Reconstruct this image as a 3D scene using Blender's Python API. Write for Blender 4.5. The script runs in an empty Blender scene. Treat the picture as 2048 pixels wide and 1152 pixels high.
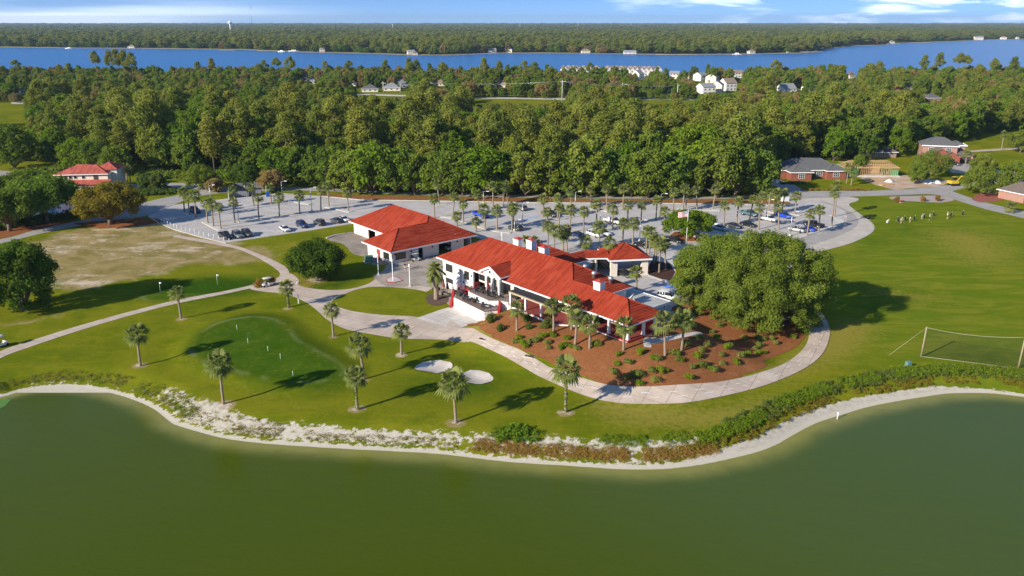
import bpy, math, random
import numpy as np
from mathutils import Vector, Matrix, noise as mnoise
from mathutils.geometry import delaunay_2d_cdt
random.seed(7)
RNG = np.random.default_rng(7)
SC = bpy.context.scene
COL = SC.collection
R = math.radians
# ------------------------------------------------------------------ camera
H, F, PITCH = 54.0, 1620.0, math.atan(534 / 1620)
CP, SP = math.cos(PITCH), math.sin(PITCH)
cam = bpy.data.objects.new('camera', bpy.data.cameras.new('camera'))
COL.objects.link(cam)
cam.location = (0, 0, H)
cam.rotation_euler = (math.pi / 2 - PITCH, 0, 0)
cam.data.sensor_width = 36
cam.data.lens = 36 * F / 2048
cam.data.clip_start = 1
cam.data.clip_end = 90000
SC.camera = cam


def P(px, py, z=0.0):
    """the world point at height z that the photograph shows at (px, py)"""
    a, b = (px - 1024) / F, (576 - py) / F
    dx, dy, dz = a, CP + b * SP, -SP + b * CP
    t = (z - H) / dz
    return Vector((dx * t, dy * t, z))


def proj(x, y, z):
    d = y * CP - (z - H) * SP
    u = y * SP + (z - H) * CP
    return 1024 + F * x / d, 576 - F * u / d, d


# ------------------------------------------------------------------ custom properties
def tag(o, label=None, cat=None, group=None, kind=None):
    if label: o['label'] = label
    if cat: o['category'] = cat
    if group: o['group'] = group
    if kind: o['kind'] = kind
    return o


def empty(name, loc, rz=0.0, label=None, cat=None, group=None):
    o = bpy.data.objects.new(name, None)
    COL.objects.link(o)
    o.location = loc
    o.rotation_euler = (0, 0, rz)
    o.empty_display_size = .3
    return tag(o, label, cat, group)


def link(name, me, parent=None, mats=None):
    o = bpy.data.objects.new(name, me)
    COL.objects.link(o)
    if parent is not None: o.parent = parent
    if mats:
        for m in (mats if isinstance(mats, (list, tuple)) else [mats]): me.materials.append(m)
    return o


def copy_tree(o, parent=None):
    c = o.copy()
    COL.objects.link(c)
    c.parent = parent
    for ch in list(o.children): copy_tree(ch, c)
    return c


def setmat(o, m, slot=0):
    """give one copy its own material while its mesh stays shared"""
    o.material_slots[slot].link = 'OBJECT'
    o.material_slots[slot].material = m


# ------------------------------------------------------------------ mesh builder
class MB:
    def __init__(s):
        s.v, s.f, s.m, s.sm = [], [], [], []

    def poly(s, pts, mi=0, smooth=False):
        n = len(s.v)
        s.v += [tuple(p) for p in pts]
        s.f.append(tuple(range(n, n + len(pts))))
        s.m.append(mi); s.sm.append(smooth)

    def box(s, c, d, rz=0.0, mi=0, taper=1.0):
        cx, cy, cz = c
        hx, hy, hz = d[0] / 2, d[1] / 2, d[2] / 2
        co, si = math.cos(rz), math.sin(rz)
        n = len(s.v)
        for k, (x, y, z) in enumerate([(-1, -1, -1), (1, -1, -1), (1, 1, -1), (-1, 1, -1), (-1, -1, 1), (1, -1, 1), (1, 1, 1), (-1, 1, 1)]):
            t = taper if z > 0 else 1
            X, Y = x * hx * t, y * hy * t
            s.v.append((cx + X * co - Y * si, cy + X * si + Y * co, cz + z * hz))
        for q in ((3, 2, 1, 0), (4, 5, 6, 7), (0, 1, 5, 4), (1, 2, 6, 5), (2, 3, 7, 6), (3, 0, 4, 7)):
            s.f.append(tuple(n + i for i in q)); s.m.append(mi); s.sm.append(False)
        return s

    def bbox(s, x0, x1, y0, y1, z0, z1, mi=0):
        return s.box(((x0 + x1) / 2, (y0 + y1) / 2, (z0 + z1) / 2), (x1 - x0, y1 - y0, z1 - z0), 0, mi)

    def rings(s, rings, mi=0, caps=True, smooth=True):
        n0 = len(s.v)
        k = len(rings[0])
        for r in rings: s.v += [tuple(p) for p in r]
        for i in range(len(rings) - 1):
            for j in range(k):
                a, b = n0 + i * k + j, n0 + i * k + (j + 1) % k
                s.f.append((a, b, b + k, a + k)); s.m.append(mi); s.sm.append(smooth)
        if caps:
            s.f.append(tuple(n0 + j for j in reversed(range(k)))); s.m.append(mi); s.sm.append(False)
            e = n0 + (len(rings) - 1) * k
            s.f.append(tuple(e + j for j in range(k))); s.m.append(mi); s.sm.append(False)
        return s

    def tube(s, pts, rad, n=8, mi=0, caps=True):
        pts = [Vector(p) for p in pts]
        if not isinstance(rad, (list, tuple)): rad = [rad] * len(pts)
        rs = []
        for i, p in enumerate(pts):
            t = (pts[min(i + 1, len(pts) - 1)] - pts[max(i - 1, 0)]).normalized()
            a = Vector((1, 0, 0)) if abs(t.x) < .8 else Vector((0, 1, 0))
            u = t.cross(a).normalized(); w = t.cross(u)
            rs.append([p + (u * math.cos(2 * math.pi * j / n) + w * math.sin(2 * math.pi * j / n)) * rad[i] for j in range(n)])
        return s.rings(rs, mi, caps)

    def lathe(s, prof, c=(0, 0, 0), n=16, mi=0):
        return s.rings([[(c[0] + r * math.cos(2 * math.pi * j / n), c[1] + r * math.sin(2 * math.pi * j / n), c[2] + z) for j in range(n)] for r, z in prof], mi)

    def prism(s, pts, z0, z1, mi=0, mtop=None):
        """vertical prism over a counter-clockwise outline"""
        n0, k = len(s.v), len(pts)
        s.v += [(p[0], p[1], z0) for p in pts] + [(p[0], p[1], z1) for p in pts]
        for j in range(k):
            a, b = n0 + j, n0 + (j + 1) % k
            s.f.append((a, b, b + k, a + k)); s.m.append(mi); s.sm.append(False)
        s.f.append(tuple(n0 + k + j for j in range(k))); s.m.append(mi if mtop is None else mtop); s.sm.append(False)
        s.f.append(tuple(n0 + j for j in reversed(range(k)))); s.m.append(mi); s.sm.append(False)
        return s

    def build(s, name, mats, parent=None, bevel=0):
        me = bpy.data.meshes.new(name)
        me.from_pydata(s.v, [], s.f)
        me.polygons.foreach_set('material_index', s.m)
        me.polygons.foreach_set('use_smooth', s.sm)
        me.update()
        o = link(name, me, parent, mats)
        if bevel:
            b = o.modifiers.new('bevel', 'BEVEL'); b.width = bevel; b.segments = 2; b.limit_method = 'ANGLE'
        return o


def mesh_np(name, V, Q, attrs=None, smooth=False, mi=None):
    """mesh from numpy vertices and an (n, k) face array"""
    me = bpy.data.meshes.new(name)
    V = np.asarray(V, dtype=np.float32); Q = np.asarray(Q, dtype=np.int32)
    n, k = Q.shape
    me.vertices.add(len(V)); me.vertices.foreach_set('co', V.ravel())
    me.loops.add(n * k); me.loops.foreach_set('vertex_index', Q.ravel())
    me.polygons.add(n); me.polygons.foreach_set('loop_start', np.arange(0, n * k, k, dtype=np.int32))
    if mi is not None: me.polygons.foreach_set('material_index', np.asarray(mi, dtype=np.int32))
    me.polygons.foreach_set('use_smooth', np.full(n, smooth))
    me.update(calc_edges=True)
    for nm, dom, arr in (attrs or []):
        a = me.attributes.new(nm, 'FLOAT', dom); a.data.foreach_set('value', np.asarray(arr, dtype=np.float32))
    return me


# ------------------------------------------------------------------ materials
class NT:
    """short-hand for a node tree"""
    def __init__(s, tree): s.t = tree

    def n(s, typ, **kw):
        nd = s.t.nodes.new('ShaderNode' + typ)
        for k, v in kw.items():
            if k in ('ins',):
                for i, val in v.items():
                    if hasattr(val, 'is_linked') or isinstance(val, bpy.types.NodeSocket): s.t.links.new(val, nd.inputs[i])
                    else: nd.inputs[i].default_value = val
            else: setattr(nd, k, v)
        return nd

    def math(s, op, a, b=0.0, clamp=False):
        return s.n('Math', operation=op, use_clamp=clamp, ins={0: a, 1: b}).outputs[0]

    def mix(s, f, a, b, blend='MIX'):
        nd = s.n('Mix', data_type='RGBA', blend_type=blend)
        for i, val in ((0, f), (6, a), (7, b)):
            if isinstance(val, bpy.types.NodeSocket): s.t.links.new(val, nd.inputs[i])
            else: nd.inputs[i].default_value = (*val, 1) if isinstance(val, tuple) and len(val) == 3 else val
        return nd.outputs[2]

    def noise(s, vec, scale, detail=4, rough=.55, dist=0):
        nd = s.n('TexNoise', ins={'Scale': scale, 'Detail': detail, 'Roughness': rough, 'Distortion': dist})
        s.t.links.new(vec, nd.inputs['Vector'])
        return nd.outputs[0]

    def ramp(s, f, lo, hi, a=0.0, b=1.0):
        nd = s.n('MapRange', clamp=True, interpolation_type='SMOOTHSTEP', ins={'From Min': lo, 'From Max': hi, 'To Min': a, 'To Max': b})
        s.t.links.new(f, nd.inputs[0])
        return nd.outputs[0]

    def attr(s, name): return s.n('Attribute', attribute_name=name).outputs['Fac']


def new_mat(name):
    m = bpy.data.materials.new(name)
    m.use_nodes = True
    m.node_tree.nodes.clear()
    t = NT(m.node_tree)
    out = t.n('OutputMaterial')
    return m, t, out


def finish(t, out, col, rough=.8, spec=.3, bump=None, bstr=.3, bdist=.05, metal=0.0, coat=0.0, alpha=None):
    b = t.n('BsdfPrincipled')
    for i, v in (('Base Color', col), ('Roughness', rough), ('Specular IOR Level', spec), ('Metallic', metal), ('Coat Weight', coat), ('Alpha', 1.0 if alpha is None else alpha)):
        if isinstance(v, bpy.types.NodeSocket): t.t.links.new(v, b.inputs[i])
        else: b.inputs[i].default_value = (*v, 1) if isinstance(v, tuple) and len(v) == 3 else v
    if bump is not None:
        bn = t.n('Bump', ins={'Strength': bstr, 'Distance': bdist, 'Height': bump})
        t.t.links.new(bn.outputs[0], b.inputs['Normal'])
    t.t.links.new(b.outputs[0], out.inputs[0])
    return b


MATS = {}


def mat(name, col, rough=.7, var=.12, scale=2.0, spec=.3, metal=0.0, bstr=.0, coat=0.0, dirt=None, obj=False):
    """one surface colour with two octaves of wear"""
    if name in MATS: return MATS[name]
    m, t, out = new_mat(name)
    pos = t.n('TexCoord').outputs['Object'] if obj else t.n('NewGeometry').outputs['Position']
    n1 = t.noise(pos, scale, 5, .6)
    n2 = t.noise(pos, scale * 9, 3, .6)
    s = t.math('ADD', t.math('MULTIPLY', n1, .6), t.math('MULTIPLY', n2, .4))
    f = t.ramp(s, .3, .7)
    lo = tuple(max(0, c * (1 - var)) for c in col); hi = tuple(min(1, c * (1 + var)) for c in col)
    c = t.mix(f, lo, hi)
    if dirt:
        d = t.ramp(t.noise(pos, scale * .35, 6, .65), .52, .72)
        c = t.mix(t.math('MULTIPLY', d, dirt[1]), c, dirt[0])
    finish(t, out, c, rough, spec, n2 if bstr else None, bstr, .02, metal, coat)
    MATS[name] = m
    return m


def smooth01(x): x = np.clip(x, 0, 1); return x * x * (3 - 2 * x)


def catmull(pts, per=6, closed=False):
    pts = [Vector((p[0], p[1])) for p in pts]
    n = len(pts); out = []
    rng = range(n if closed else n - 1)
    for i in rng:
        g = (lambda k: pts[k % n]) if closed else (lambda k: pts[min(max(k, 0), n - 1)])
        p0, p1, p2, p3 = g(i - 1), g(i), g(i + 1), g(i + 2)
        for j in range(per):
            t = j / per
            out.append(.5 * ((2 * p1) + (p2 - p0) * t + (2 * p0 - 5 * p1 + 4 * p2 - p3) * t * t + (3 * p1 - p0 - 3 * p2 + p3) * t ** 3))
    if not closed: out.append(pts[-1])
    return out


def inside_np(X, Y, poly):
    r = np.zeros(X.shape, bool)
    n = len(poly)
    for i in range(n):
        x1, y1 = poly[i][0], poly[i][1]; x2, y2 = poly[(i + 1) % n][0], poly[(i + 1) % n][1]
        c = ((y1 > Y) != (y2 > Y))
        if y1 != y2: r ^= c & (X < (x2 - x1) * (Y - y1) / (y2 - y1) + x1)
    return r


def dist_np(X, Y, poly, closed=True):
    d = np.full(X.shape, 1e9)
    n = len(poly)
    for i in range(n if closed else n - 1):
        ax, ay = poly[i][0], poly[i][1]; bx, by = poly[(i + 1) % n][0], poly[(i + 1) % n][1]
        vx, vy = bx - ax, by - ay
        L = vx * vx + vy * vy + 1e-9
        t = np.clip(((X - ax) * vx + (Y - ay) * vy) / L, 0, 1)
        d = np.minimum(d, (X - ax - t * vx) ** 2 + (Y - ay - t * vy) ** 2)
    return np.sqrt(d)


def resample(pts, step):
    out = [Vector(pts[0][:2])]
    for i in range(len(pts) - 1):
        a, b = Vector(pts[i][:2]), Vector(pts[i + 1][:2])
        n = max(1, int((b - a).length / step))
        out += [a.lerp(b, k / n) for k in range(1, n + 1)]
    return out
# ------------------------------------------------------------------ terrain
WZ = -1.2                                                          # level of the pond
SHORE_PX = [(-260, 860), (-120, 812), (0, 796), (40, 785), (90, 778), (150, 777), (200, 784), (250, 797), (300, 818), (335, 845), (350, 853), (400, 868), (450, 880), (520, 889), (600, 895), (700, 901), (800, 906), (880, 911), (940, 918), (1000, 925), (1060, 930), (1130, 934), (1200, 939), (1260, 942), (1330, 941), (1400, 933), (1460, 921), (1520, 906), (1560, 890), (1600, 867), (1640, 847), (1690, 831), (1740, 816), (1800, 804), (1850, 796), (1900, 789), (1960, 788), (2000, 790), (2060, 797), (2200, 812), (2330, 850)]
SHORE = catmull([P(x, y, WZ)[:2] for x, y in SHORE_PX], 5)
POND = [(-135, -90)] + [tuple(p) for p in SHORE] + [(135, -90)]
CA = R(-49.3)                                                       # the buildings stand on one grid
CLUB0 = (-15.62, 165.28)


def club_w(x, y, z=0.0):
    return Vector((CLUB0[0] + x * math.cos(CA) - y * math.sin(CA), CLUB0[1] + x * math.sin(CA) + y * math.cos(CA), z))


PAD = [tuple(club_w(*q)[:2]) for q in ((26, -2.6), (39.5, -3.2), (43.2, -.2), (53.5, -.2), (57.5, 1), (57.5, 13), (53, 10), (28, 9))]
BUNKERS_PX = [[(829, 738), (838, 729), (858, 723), (882, 722), (900, 726), (905, 734), (898, 742), (880, 747), (855, 745)], [(923, 756), (929, 746), (945, 741), (965, 743), (982, 751), (987, 759), (975, 767), (950, 769), (933, 765)]]
BUNKERS = [catmull([P(*q)[:2] for q in b], 5, True) for b in BUNKERS_PX]
GREEN_PX = [(388, 700), (405, 672), (445, 651), (497, 641), (545, 645), (572, 664), (592, 688), (630, 710), (672, 732), (684, 750), (655, 764), (590, 768), (525, 757), (460, 742), (408, 723)]
GREEN = catmull([P(*q)[:2] for q in GREEN_PX], 4, True)


def hN(X, Y):
    X = np.asarray(X, float); Y = np.asarray(Y, float)
    h = np.zeros(X.shape)
    near = (Y < 175) & (np.abs(X) < 190) & (Y > -120)
    if near.any():
        x, y = X[near], Y[near]
        d = dist_np(x, y, SHORE, False)
        w = inside_np(x, y, POND)
        hh = np.where(w, WZ - .04 - 1.6 * smooth01(d / 9), (WZ - .04) * (1 - smooth01((d + .4) / 7.5)))
        q = dist_np(x, y, PAD); q = np.where(inside_np(x, y, PAD), 0, q)
        lx = (x - CLUB0[0]) * math.cos(CA) + (y - CLUB0[1]) * math.sin(CA)
        ly = -(x - CLUB0[0]) * math.sin(CA) + (y - CLUB0[1]) * math.cos(CA)
        m = 3.25 * (1 - smooth01((q - .3) / 17)) * smooth01((lx - 22.5) / 6) * (1 - smooth01((ly - 12) / 9))
        hh = hh + m
        g = np.where(inside_np(x, y, GREEN), 1, 0) * 1.0
        dg = dist_np(x, y, GREEN)
        hh = hh + .55 * np.where(g > 0, 1, 1 - smooth01(dg / 5))
        for b in BUNKERS:
            db = dist_np(x, y, b); ib = inside_np(x, y, b)
            hh = hh + np.where(ib, -.28 * smooth01(db / 1.8), .10 * (1 - smooth01(db / 2.2)))
        h[near] = hh
    return h


def hz(x, y): return float(hN(np.array([x]), np.array([y]))[0])


def PT(px, py, dz=0.0):
    """where the ray through a pixel meets the ground"""
    z = 0.0
    for _ in range(14):
        p = P(px, py, z)
        z += (hz(p.x, p.y) - z) * .7
    p = P(px, py, z)
    return Vector((p.x, p.y, hz(p.x, p.y) + dz))


def axis(lo, hi, step, far, g):
    a = list(np.arange(lo, hi + .01, step))
    s = step; up = []; v = a[-1]
    while v < far[1]: s *= g; v += s; up.append(v)
    s = step; dn = []; v = a[0]
    while v > far[0]: s *= g; v -= s; dn.append(v)
    return np.array(dn[::-1] + a + up)


def grid_faces(nx, ny):
    i = np.arange(ny - 1)[:, None] * nx + np.arange(nx - 1)[None, :]
    i = i.ravel()
    return np.stack([i, i + 1, i + 1 + nx, i + nx], 1)


gx, gy = axis(-130, 130, .55, (-20000, 20000), 1.17), axis(78, 236, .55, (-300, 21000), 1.17)
GX, GY = np.meshgrid(gx, gy)
GZ = hN(GX, GY)
fx, fy = GX.ravel(), GY.ravel()


def soft(px, edge, closed=True, per=4):
    """weight 1 inside a traced patch of ground, fading over `edge` metres outside it"""
    poly = catmull([P(*q)[:2] for q in px], per, closed)
    r = np.zeros(fx.shape)
    xs = [p[0] for p in poly]; ys = [p[1] for p in poly]
    k = (fx > min(xs) - edge) & (fx < max(xs) + edge) & (fy > min(ys) - edge) & (fy < max(ys) + edge)
    d = dist_np(fx[k], fy[k], poly, closed)
    r[k] = np.where(inside_np(fx[k], fy[k], poly), np.minimum(1, .55 + .45 * d / edge), .55 * np.maximum(0, 1 - d / edge)) if closed else np.maximum(0, 1 - d / edge)
    return r


def blob(px, py, r, rx=None):
    p = P(px, py)
    return np.maximum(0, 1 - np.hypot((fx - p.x) / (rx or r), (fy - p.y) / r))


nearm = (fy < 160) & (np.abs(fx) < 180)
DS = np.full(fx.shape, 99.0)
DS[nearm] = dist_np(fx[nearm], fy[nearm], SHORE, False) * np.where(inside_np(fx[nearm], fy[nearm], POND), -1, 1)
# a smooth wet strip at the water, then weeds, then broken patches of white sand; their strength follows the shore
PXC = 1024 + F * fx / (fy * CP + H * SP)
PATCH = np.interp(PXC, [-300, 0, 200, 300, 360, 430, 520, 650, 800, 950, 1050, 1200, 1350, 1450, 1560, 1700, 1850, 1930, 2048, 2300], [.35, .40, .40, .5, .75, .88, .85, .78, .8, .6, .62, .7, .66, .55, .25, .1, .45, .3, .2, .2])
PWID = np.interp(PXC, [0, 300, 430, 520, 800, 1000, 1400, 1500, 2048], [5.5, 5.6, 7.8, 6.6, 6.2, 7.4, 7.6, 5.5, 4.5])
STRIP = np.interp(PXC, [1000, 1350, 1480, 1600, 1750, 1850, 1930, 2048], [1.7, 1.9, 3.4, 3.6, 3.2, 3.0, 2.2, 1.8])
A_sand = np.clip((STRIP - DS) / .9, 0, 1)
A_sand = np.maximum(A_sand, PATCH * np.clip((DS - .8) / 1.4, 0, 1) * np.clip((PWID - DS) / 2.6, 0, 1) * .95)
A_sand = np.where(DS <= 0, 1.0, A_sand) * (DS > -30)
A_bare = np.maximum.reduce([soft([(60, 492), (150, 462), (250, 448), (330, 450), (400, 472), (470, 490), (545, 512), (480, 520), (380, 530), (300, 548), (200, 566), (120, 575), (90, 530)], 7),
                            soft([(0, 640), (60, 632), (120, 628), (60, 650), (0, 652)], 5) * .6])
A_dry = np.maximum.reduce([soft([(1640, 660), (1690, 640), (1740, 655), (1700, 700), (1600, 745), (1550, 760), (1590, 720)], 6), soft([(1180, 800), (1420, 815), (1540, 790), (1480, 850), (1250, 850)], 5) * .85,
                           soft([(1700, 560), (1800, 575), (1900, 600), (1830, 610), (1720, 590)], 6) * .6, soft([(1850, 460), (1990, 470), (2040, 520), (1930, 530)], 9) * .7,
                           soft([(560, 540), (640, 565), (600, 590), (540, 580)], 3) * .7, blob(1290, 690, 5), soft([(900, 655), (960, 645), (1060, 690), (1170, 750), (1250, 780), (1100, 730), (980, 690)], 2.0),
                           soft([(1620, 690), (1600, 730), (1480, 775), (1560, 720)], 2) * .8, soft([(420, 760), (520, 790), (660, 830), (560, 800)], 4) * .6, soft([(640, 590), (740, 590), (800, 600), (740, 620)], 4) * .5, soft([(500, 495), (560, 487), (620, 480), (600, 500)], 5) * .6])
A_lush = np.maximum.reduce([soft([(385, 705), (405, 668), (455, 643), (505, 632), (550, 640), (590, 665), (640, 700), (690, 740), (690, 775), (600, 785), (500, 765), (420, 735)], 6) * .9,
                            soft(GREEN_PX, 1.2) * .8, soft([(290, 590), (330, 566), (420, 552), (520, 556), (540, 575), (450, 594), (340, 602)], 6) * .9, soft([(590, 570), (680, 560), (740, 535), (700, 570), (620, 585)], 4) * .8,
                            soft([(740, 770), (820, 745), (960, 720), (1040, 770), (1100, 800), (960, 810), (800, 800)], 7) * .6, soft([(1700, 450), (1850, 440), (1980, 470), (1820, 500), (1700, 520)], 9) * .35, soft([(1680, 560), (1830, 560), (1880, 600), (1760, 640), (1680, 620)], 8) * .4,
                            soft([(1850, 690), (2048, 700), (2048, 740), (1850, 720)], 6) * .4, soft([(480, 540), (560, 556), (540, 530), (470, 512)], 4) * .4])
A_range = soft([(1660, 400), (1760, 398), (1880, 404), (2100, 470), (2100, 760), (1850, 745), (1700, 700), (1660, 560)], 8)
A_weed = np.clip(1 - np.abs(DS - np.interp(PXC, [0, 300, 450, 900, 1000, 1200, 1400, 1500, 2048], [3.2, 3.4, 2.6, 2.4, 3.0, 3.0, 3.0, 3.4, 3.4])) / 1.5, 0, 1)
A_rust = A_weed * np.interp(PXC, [0, 200, 350, 560, 900, 1000, 1100, 1400, 1500, 1600], [.5, .6, .45, .2, .45, .9, 1, .9, .5, .25])
for px, py, r in ((362, 638, 1.3), (281, 731, 1.5), (577, 616, 1.3), (667, 673, 1.3), (447, 812, 2.0), (803, 710, 1.3), (726, 760, 1.3), (715, 818, 1.6), (912, 845, 1.8), (1131, 825, 1.6), (872, 601, 2.6), (632, 560, 3), (1030, 855, 1.2), (1000, 880, 1.5)):
    A_bare = np.maximum(A_bare, np.clip(blob(px, py, r * 1.2) * 1.6, 0, 1)); A_sand = np.maximum(A_sand, np.clip(blob(px, py, r * .8) * 1.2, 0, .55))
FGREEN = catmull([P(*q)[:2] for q in ((282, 586), (300, 573), (350, 564), (420, 560), (470, 563), (480, 572), (440, 583), (370, 594), (310, 600), (290, 595))], 4, True)
A_green = np.zeros(fx.shape); A_rim = np.zeros(fx.shape)
for g_ in (GREEN, FGREEN):
    k_ = nearm
    d_ = dist_np(fx[k_], fy[k_], g_) * np.where(inside_np(fx[k_], fy[k_], g_), 1, -1)
    A_green[k_] = np.maximum(A_green[k_], np.clip(.5 + d_ / 3.2, 0, 1)); A_rim[k_] = np.maximum(A_rim[k_], np.clip(1 - np.abs(d_ + .5) / .75, 0, 1))
# ragged outlines: the painted weights are broken up here by real-size noise on the sheet
gm = mesh_np('ground', np.stack([fx, fy, GZ.ravel()], 1), grid_faces(len(gx), len(gy)),
             [('sand', 'POINT', A_sand), ('bare', 'POINT', A_bare), ('dry', 'POINT', A_dry), ('lush', 'POINT', A_lush), ('weed', 'POINT', A_weed), ('rust', 'POINT', A_rust), ('green', 'POINT', A_green), ('rim', 'POINT', A_rim), ('wet', 'POINT', np.clip(1.5 - DS / 1.3, 0, 1) * (DS > -20)), ('fairway', 'POINT', A_range)], smooth=True)
m, t, out = new_mat('lawn and sand')
pos = t.n('NewGeometry').outputs['Position']
nb = t.noise(pos, .035, 5, .6); nm_ = t.noise(pos, .16, 5, .62, .6); nf = t.noise(pos, 1.1, 5, .7); ng = t.noise(pos, 7.0, 4, .7)
mp = t.n('Mapping', ins={'Scale': (.09, .30, 1), 'Rotation': (0, 0, R(24))}); t.t.links.new(pos, mp.inputs[0])
streak = t.noise(mp.outputs[0], 1.0, 6, .66, 1.1)
grass = t.mix(t.ramp(t.math('ADD', t.math('MULTIPLY', nb, .45), t.math('ADD', t.math('MULTIPLY', nm_, .35), t.math('MULTIPLY', nf, .2))), .41, .59), (.110, .142, .005), (.190, .190, .010))
grass = t.mix(t.math('MULTIPLY', t.ramp(streak, .48, .68), .45), grass, (.23, .205, .010))
fw = t.mix(t.ramp(streak, .36, .68), (.100, .160, .007), (.195, .205, .018))
grass = t.mix(t.math('MULTIPLY', t.attr('fairway'), .8), grass, fw)
grass = t.mix(t.ramp(t.math('ADD', t.attr('lush'), t.math('MULTIPLY', t.math('SUBTRACT', nm_, .5), .8)), .15, .85), grass, (.030, .078, .004))
grass = t.mix(t.ramp(t.math('ADD', t.attr('dry'), t.math('MULTIPLY', t.math('SUBTRACT', nf, .5), 1.5)), .25, .85), grass, (.255, .215, .035))
gt = t.mix(t.ramp(t.math('ADD', t.math('MULTIPLY', nm_, .7), t.math('MULTIPLY', nf, .3)), .38, .62), (.040, .092, .004), (.072, .118, .008))
gt = t.mix(t.math('MULTIPLY', t.ramp(t.noise(pos, .6, 4, .6, .5), .62, .72), .6), gt, (.11, .16, .035))
grass = t.mix(t.math('MULTIPLY', t.attr('green'), .9), grass, gt)
grass = t.mix(t.math('MULTIPLY', t.math('MULTIPLY', t.attr('rim'), t.ramp(nm_, .42, .6)), .75), grass, (.20, .21, .085))
grass = t.mix(t.math('MULTIPLY', t.ramp(ng, .35, .75), .30), grass, t.mix(.45, grass, (.03, .05, .008)))
grass = t.mix(t.math('MULTIPLY', t.ramp(nf, .54, .76), .55), grass, (.205, .190, .008))
gold = t.mix(t.ramp(nm_, .36, .64), (.20, .165, .045), (.33, .245, .105))
bare = t.mix(t.ramp(t.math('ADD', t.math('MULTIPLY', streak, .5), t.math('ADD', t.math('MULTIPLY', t.noise(pos, .075, 5, .6, .8), .55), t.math('MULTIPLY', nf, .25))), .66, .80), gold, (.56, .45, .33))
bare = t.mix(t.math('MULTIPLY', t.ramp(ng, .5, .7), .5), bare, (.17, .13, .05))
c = t.mix(t.ramp(t.math('ADD', t.attr('bare'), t.math('MULTIPLY', t.math('SUBTRACT', nm_, .5), .9)), .30, .62), grass, bare)
sandc = t.mix(t.ramp(nf, .35, .7), (.42, .37, .28), (.56, .505, .42))
sandc = t.mix(t.math('MULTIPLY', t.ramp(ng, .55, .8), .7), sandc, (.30, .25, .16))
sandc = t.mix(t.ramp(t.attr('wet'), .2, .8), sandc, (.52, .465, .36))
c = t.mix(t.math('MULTIPLY', t.ramp(t.math('ADD', t.attr('rust'), t.math('MULTIPLY', t.math('SUBTRACT', nf, .5), 1.3)), .35, .75), .85), c, t.mix(nm_, (.20, .12, .02), (.12, .13, .02)))
sw = t.math('ADD', t.attr('sand'), t.math('ADD', t.math('MULTIPLY', t.math('SUBTRACT', nf, .5), 1.7), t.math('MULTIPLY', t.math('SUBTRACT', nm_, .5), .7)))
sw = t.math('SUBTRACT', sw, t.math('MULTIPLY', t.attr('rust'), .35))
c = t.mix(t.ramp(sw, .42, .60), c, sandc)
gm.materials.append(m)
finish(t, out, c, .95, .0, t.math('ADD', nf, t.math('MULTIPLY', ng, .7)), .55, .12)
ground = tag(link('ground', gm), kind='structure')


def drape(name, outline, mats, off=.03, step=1.2, jit=0.0, attrs=None, kind='structure', jscale=.8, keep=False):
    """a sheet over the terrain inside a world outline"""
    pts = resample(list(outline) + [outline[0]], step)[:-1]
    if jit:
        pts = [p + Vector((mnoise.noise((p.x * jscale, p.y * jscale, 3)), mnoise.noise((p.x * jscale, p.y * jscale, 9)))) * jit for p in pts]
    n = len(pts)
    xs = [p.x for p in pts]; ys = [p.y for p in pts]
    X, Y = np.meshgrid(np.arange(min(xs), max(xs), step * 1.4), np.arange(min(ys), max(ys), step * 1.4))
    X, Y = X.ravel(), Y.ravel()
    k = inside_np(X, Y, pts)
    X, Y = X[k], Y[k]
    k = dist_np(X, Y, pts) > step * .6
    allp = pts + [Vector((a, b)) for a, b in zip(X[k], Y[k])]
    vs, es, fs, *_ = delaunay_2d_cdt(allp, [(i, (i + 1) % n) for i in range(n)], [], 1, 1e-5)
    V = np.array([(v.x, v.y) for v in vs])
    Z = hN(V[:, 0], V[:, 1]) + off
    F3 = np.array([f for f in fs if len(f) == 3])
    a = V[F3]; ar = (a[:, 1, 0] - a[:, 0, 0]) * (a[:, 2, 1] - a[:, 0, 1]) - (a[:, 2, 0] - a[:, 0, 0]) * (a[:, 1, 1] - a[:, 0, 1])
    F3[ar < 0] = F3[ar < 0][:, ::-1]
    me = mesh_np(name, np.column_stack([V, Z]), F3, attrs, smooth=True)
    return tag(link(name, me, None, mats), kind=kind)


def px_outline(px, per=5, closed=True, flat=True):
    f = P if flat else PT
    return catmull([f(*q)[:2] for q in px], per, closed)


def ribbon(left, right, per=6):
    a = catmull([P(*q)[:2] for q in left], per); b = catmull([P(*q)[:2] for q in right], per)
    return a + b[::-1]


# ------------------------------------------------------------------ water
def water_mat(name, deep, deep2, shallow, scale, bstr, rough=.08):
    m, t, out = new_mat(name)
    pos = t.n('NewGeometry').outputs['Position']
    big = t.noise(pos, .012, 3, .5, .5)
    c = t.mix(t.ramp(t.math('ADD', t.math('MULTIPLY', big, .25), t.attr('green')), .25, .95), deep, deep2)
    c = t.mix(t.ramp(t.math('ADD', t.attr('shallow'), t.math('MULTIPLY', t.math('SUBTRACT', t.noise(pos, .3, 4), .5), t.math('MULTIPLY', t.attr('shallow'), .8))), .1, 1.0), c, shallow)
    mp = t.n('Mapping', ins={'Scale': (1, 2.2, 1), 'Rotation': (0, 0, R(25))}); t.t.links.new(pos, mp.inputs[0])
    w = t.math('ADD', t.noise(mp.outputs[0], scale, 5, .6), t.math('MULTIPLY', t.noise(mp.outputs[0], scale * .18, 3, .5), 1.6))
    finish(t, out, c, rough, .10, w, bstr, .25)
    return m


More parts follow.
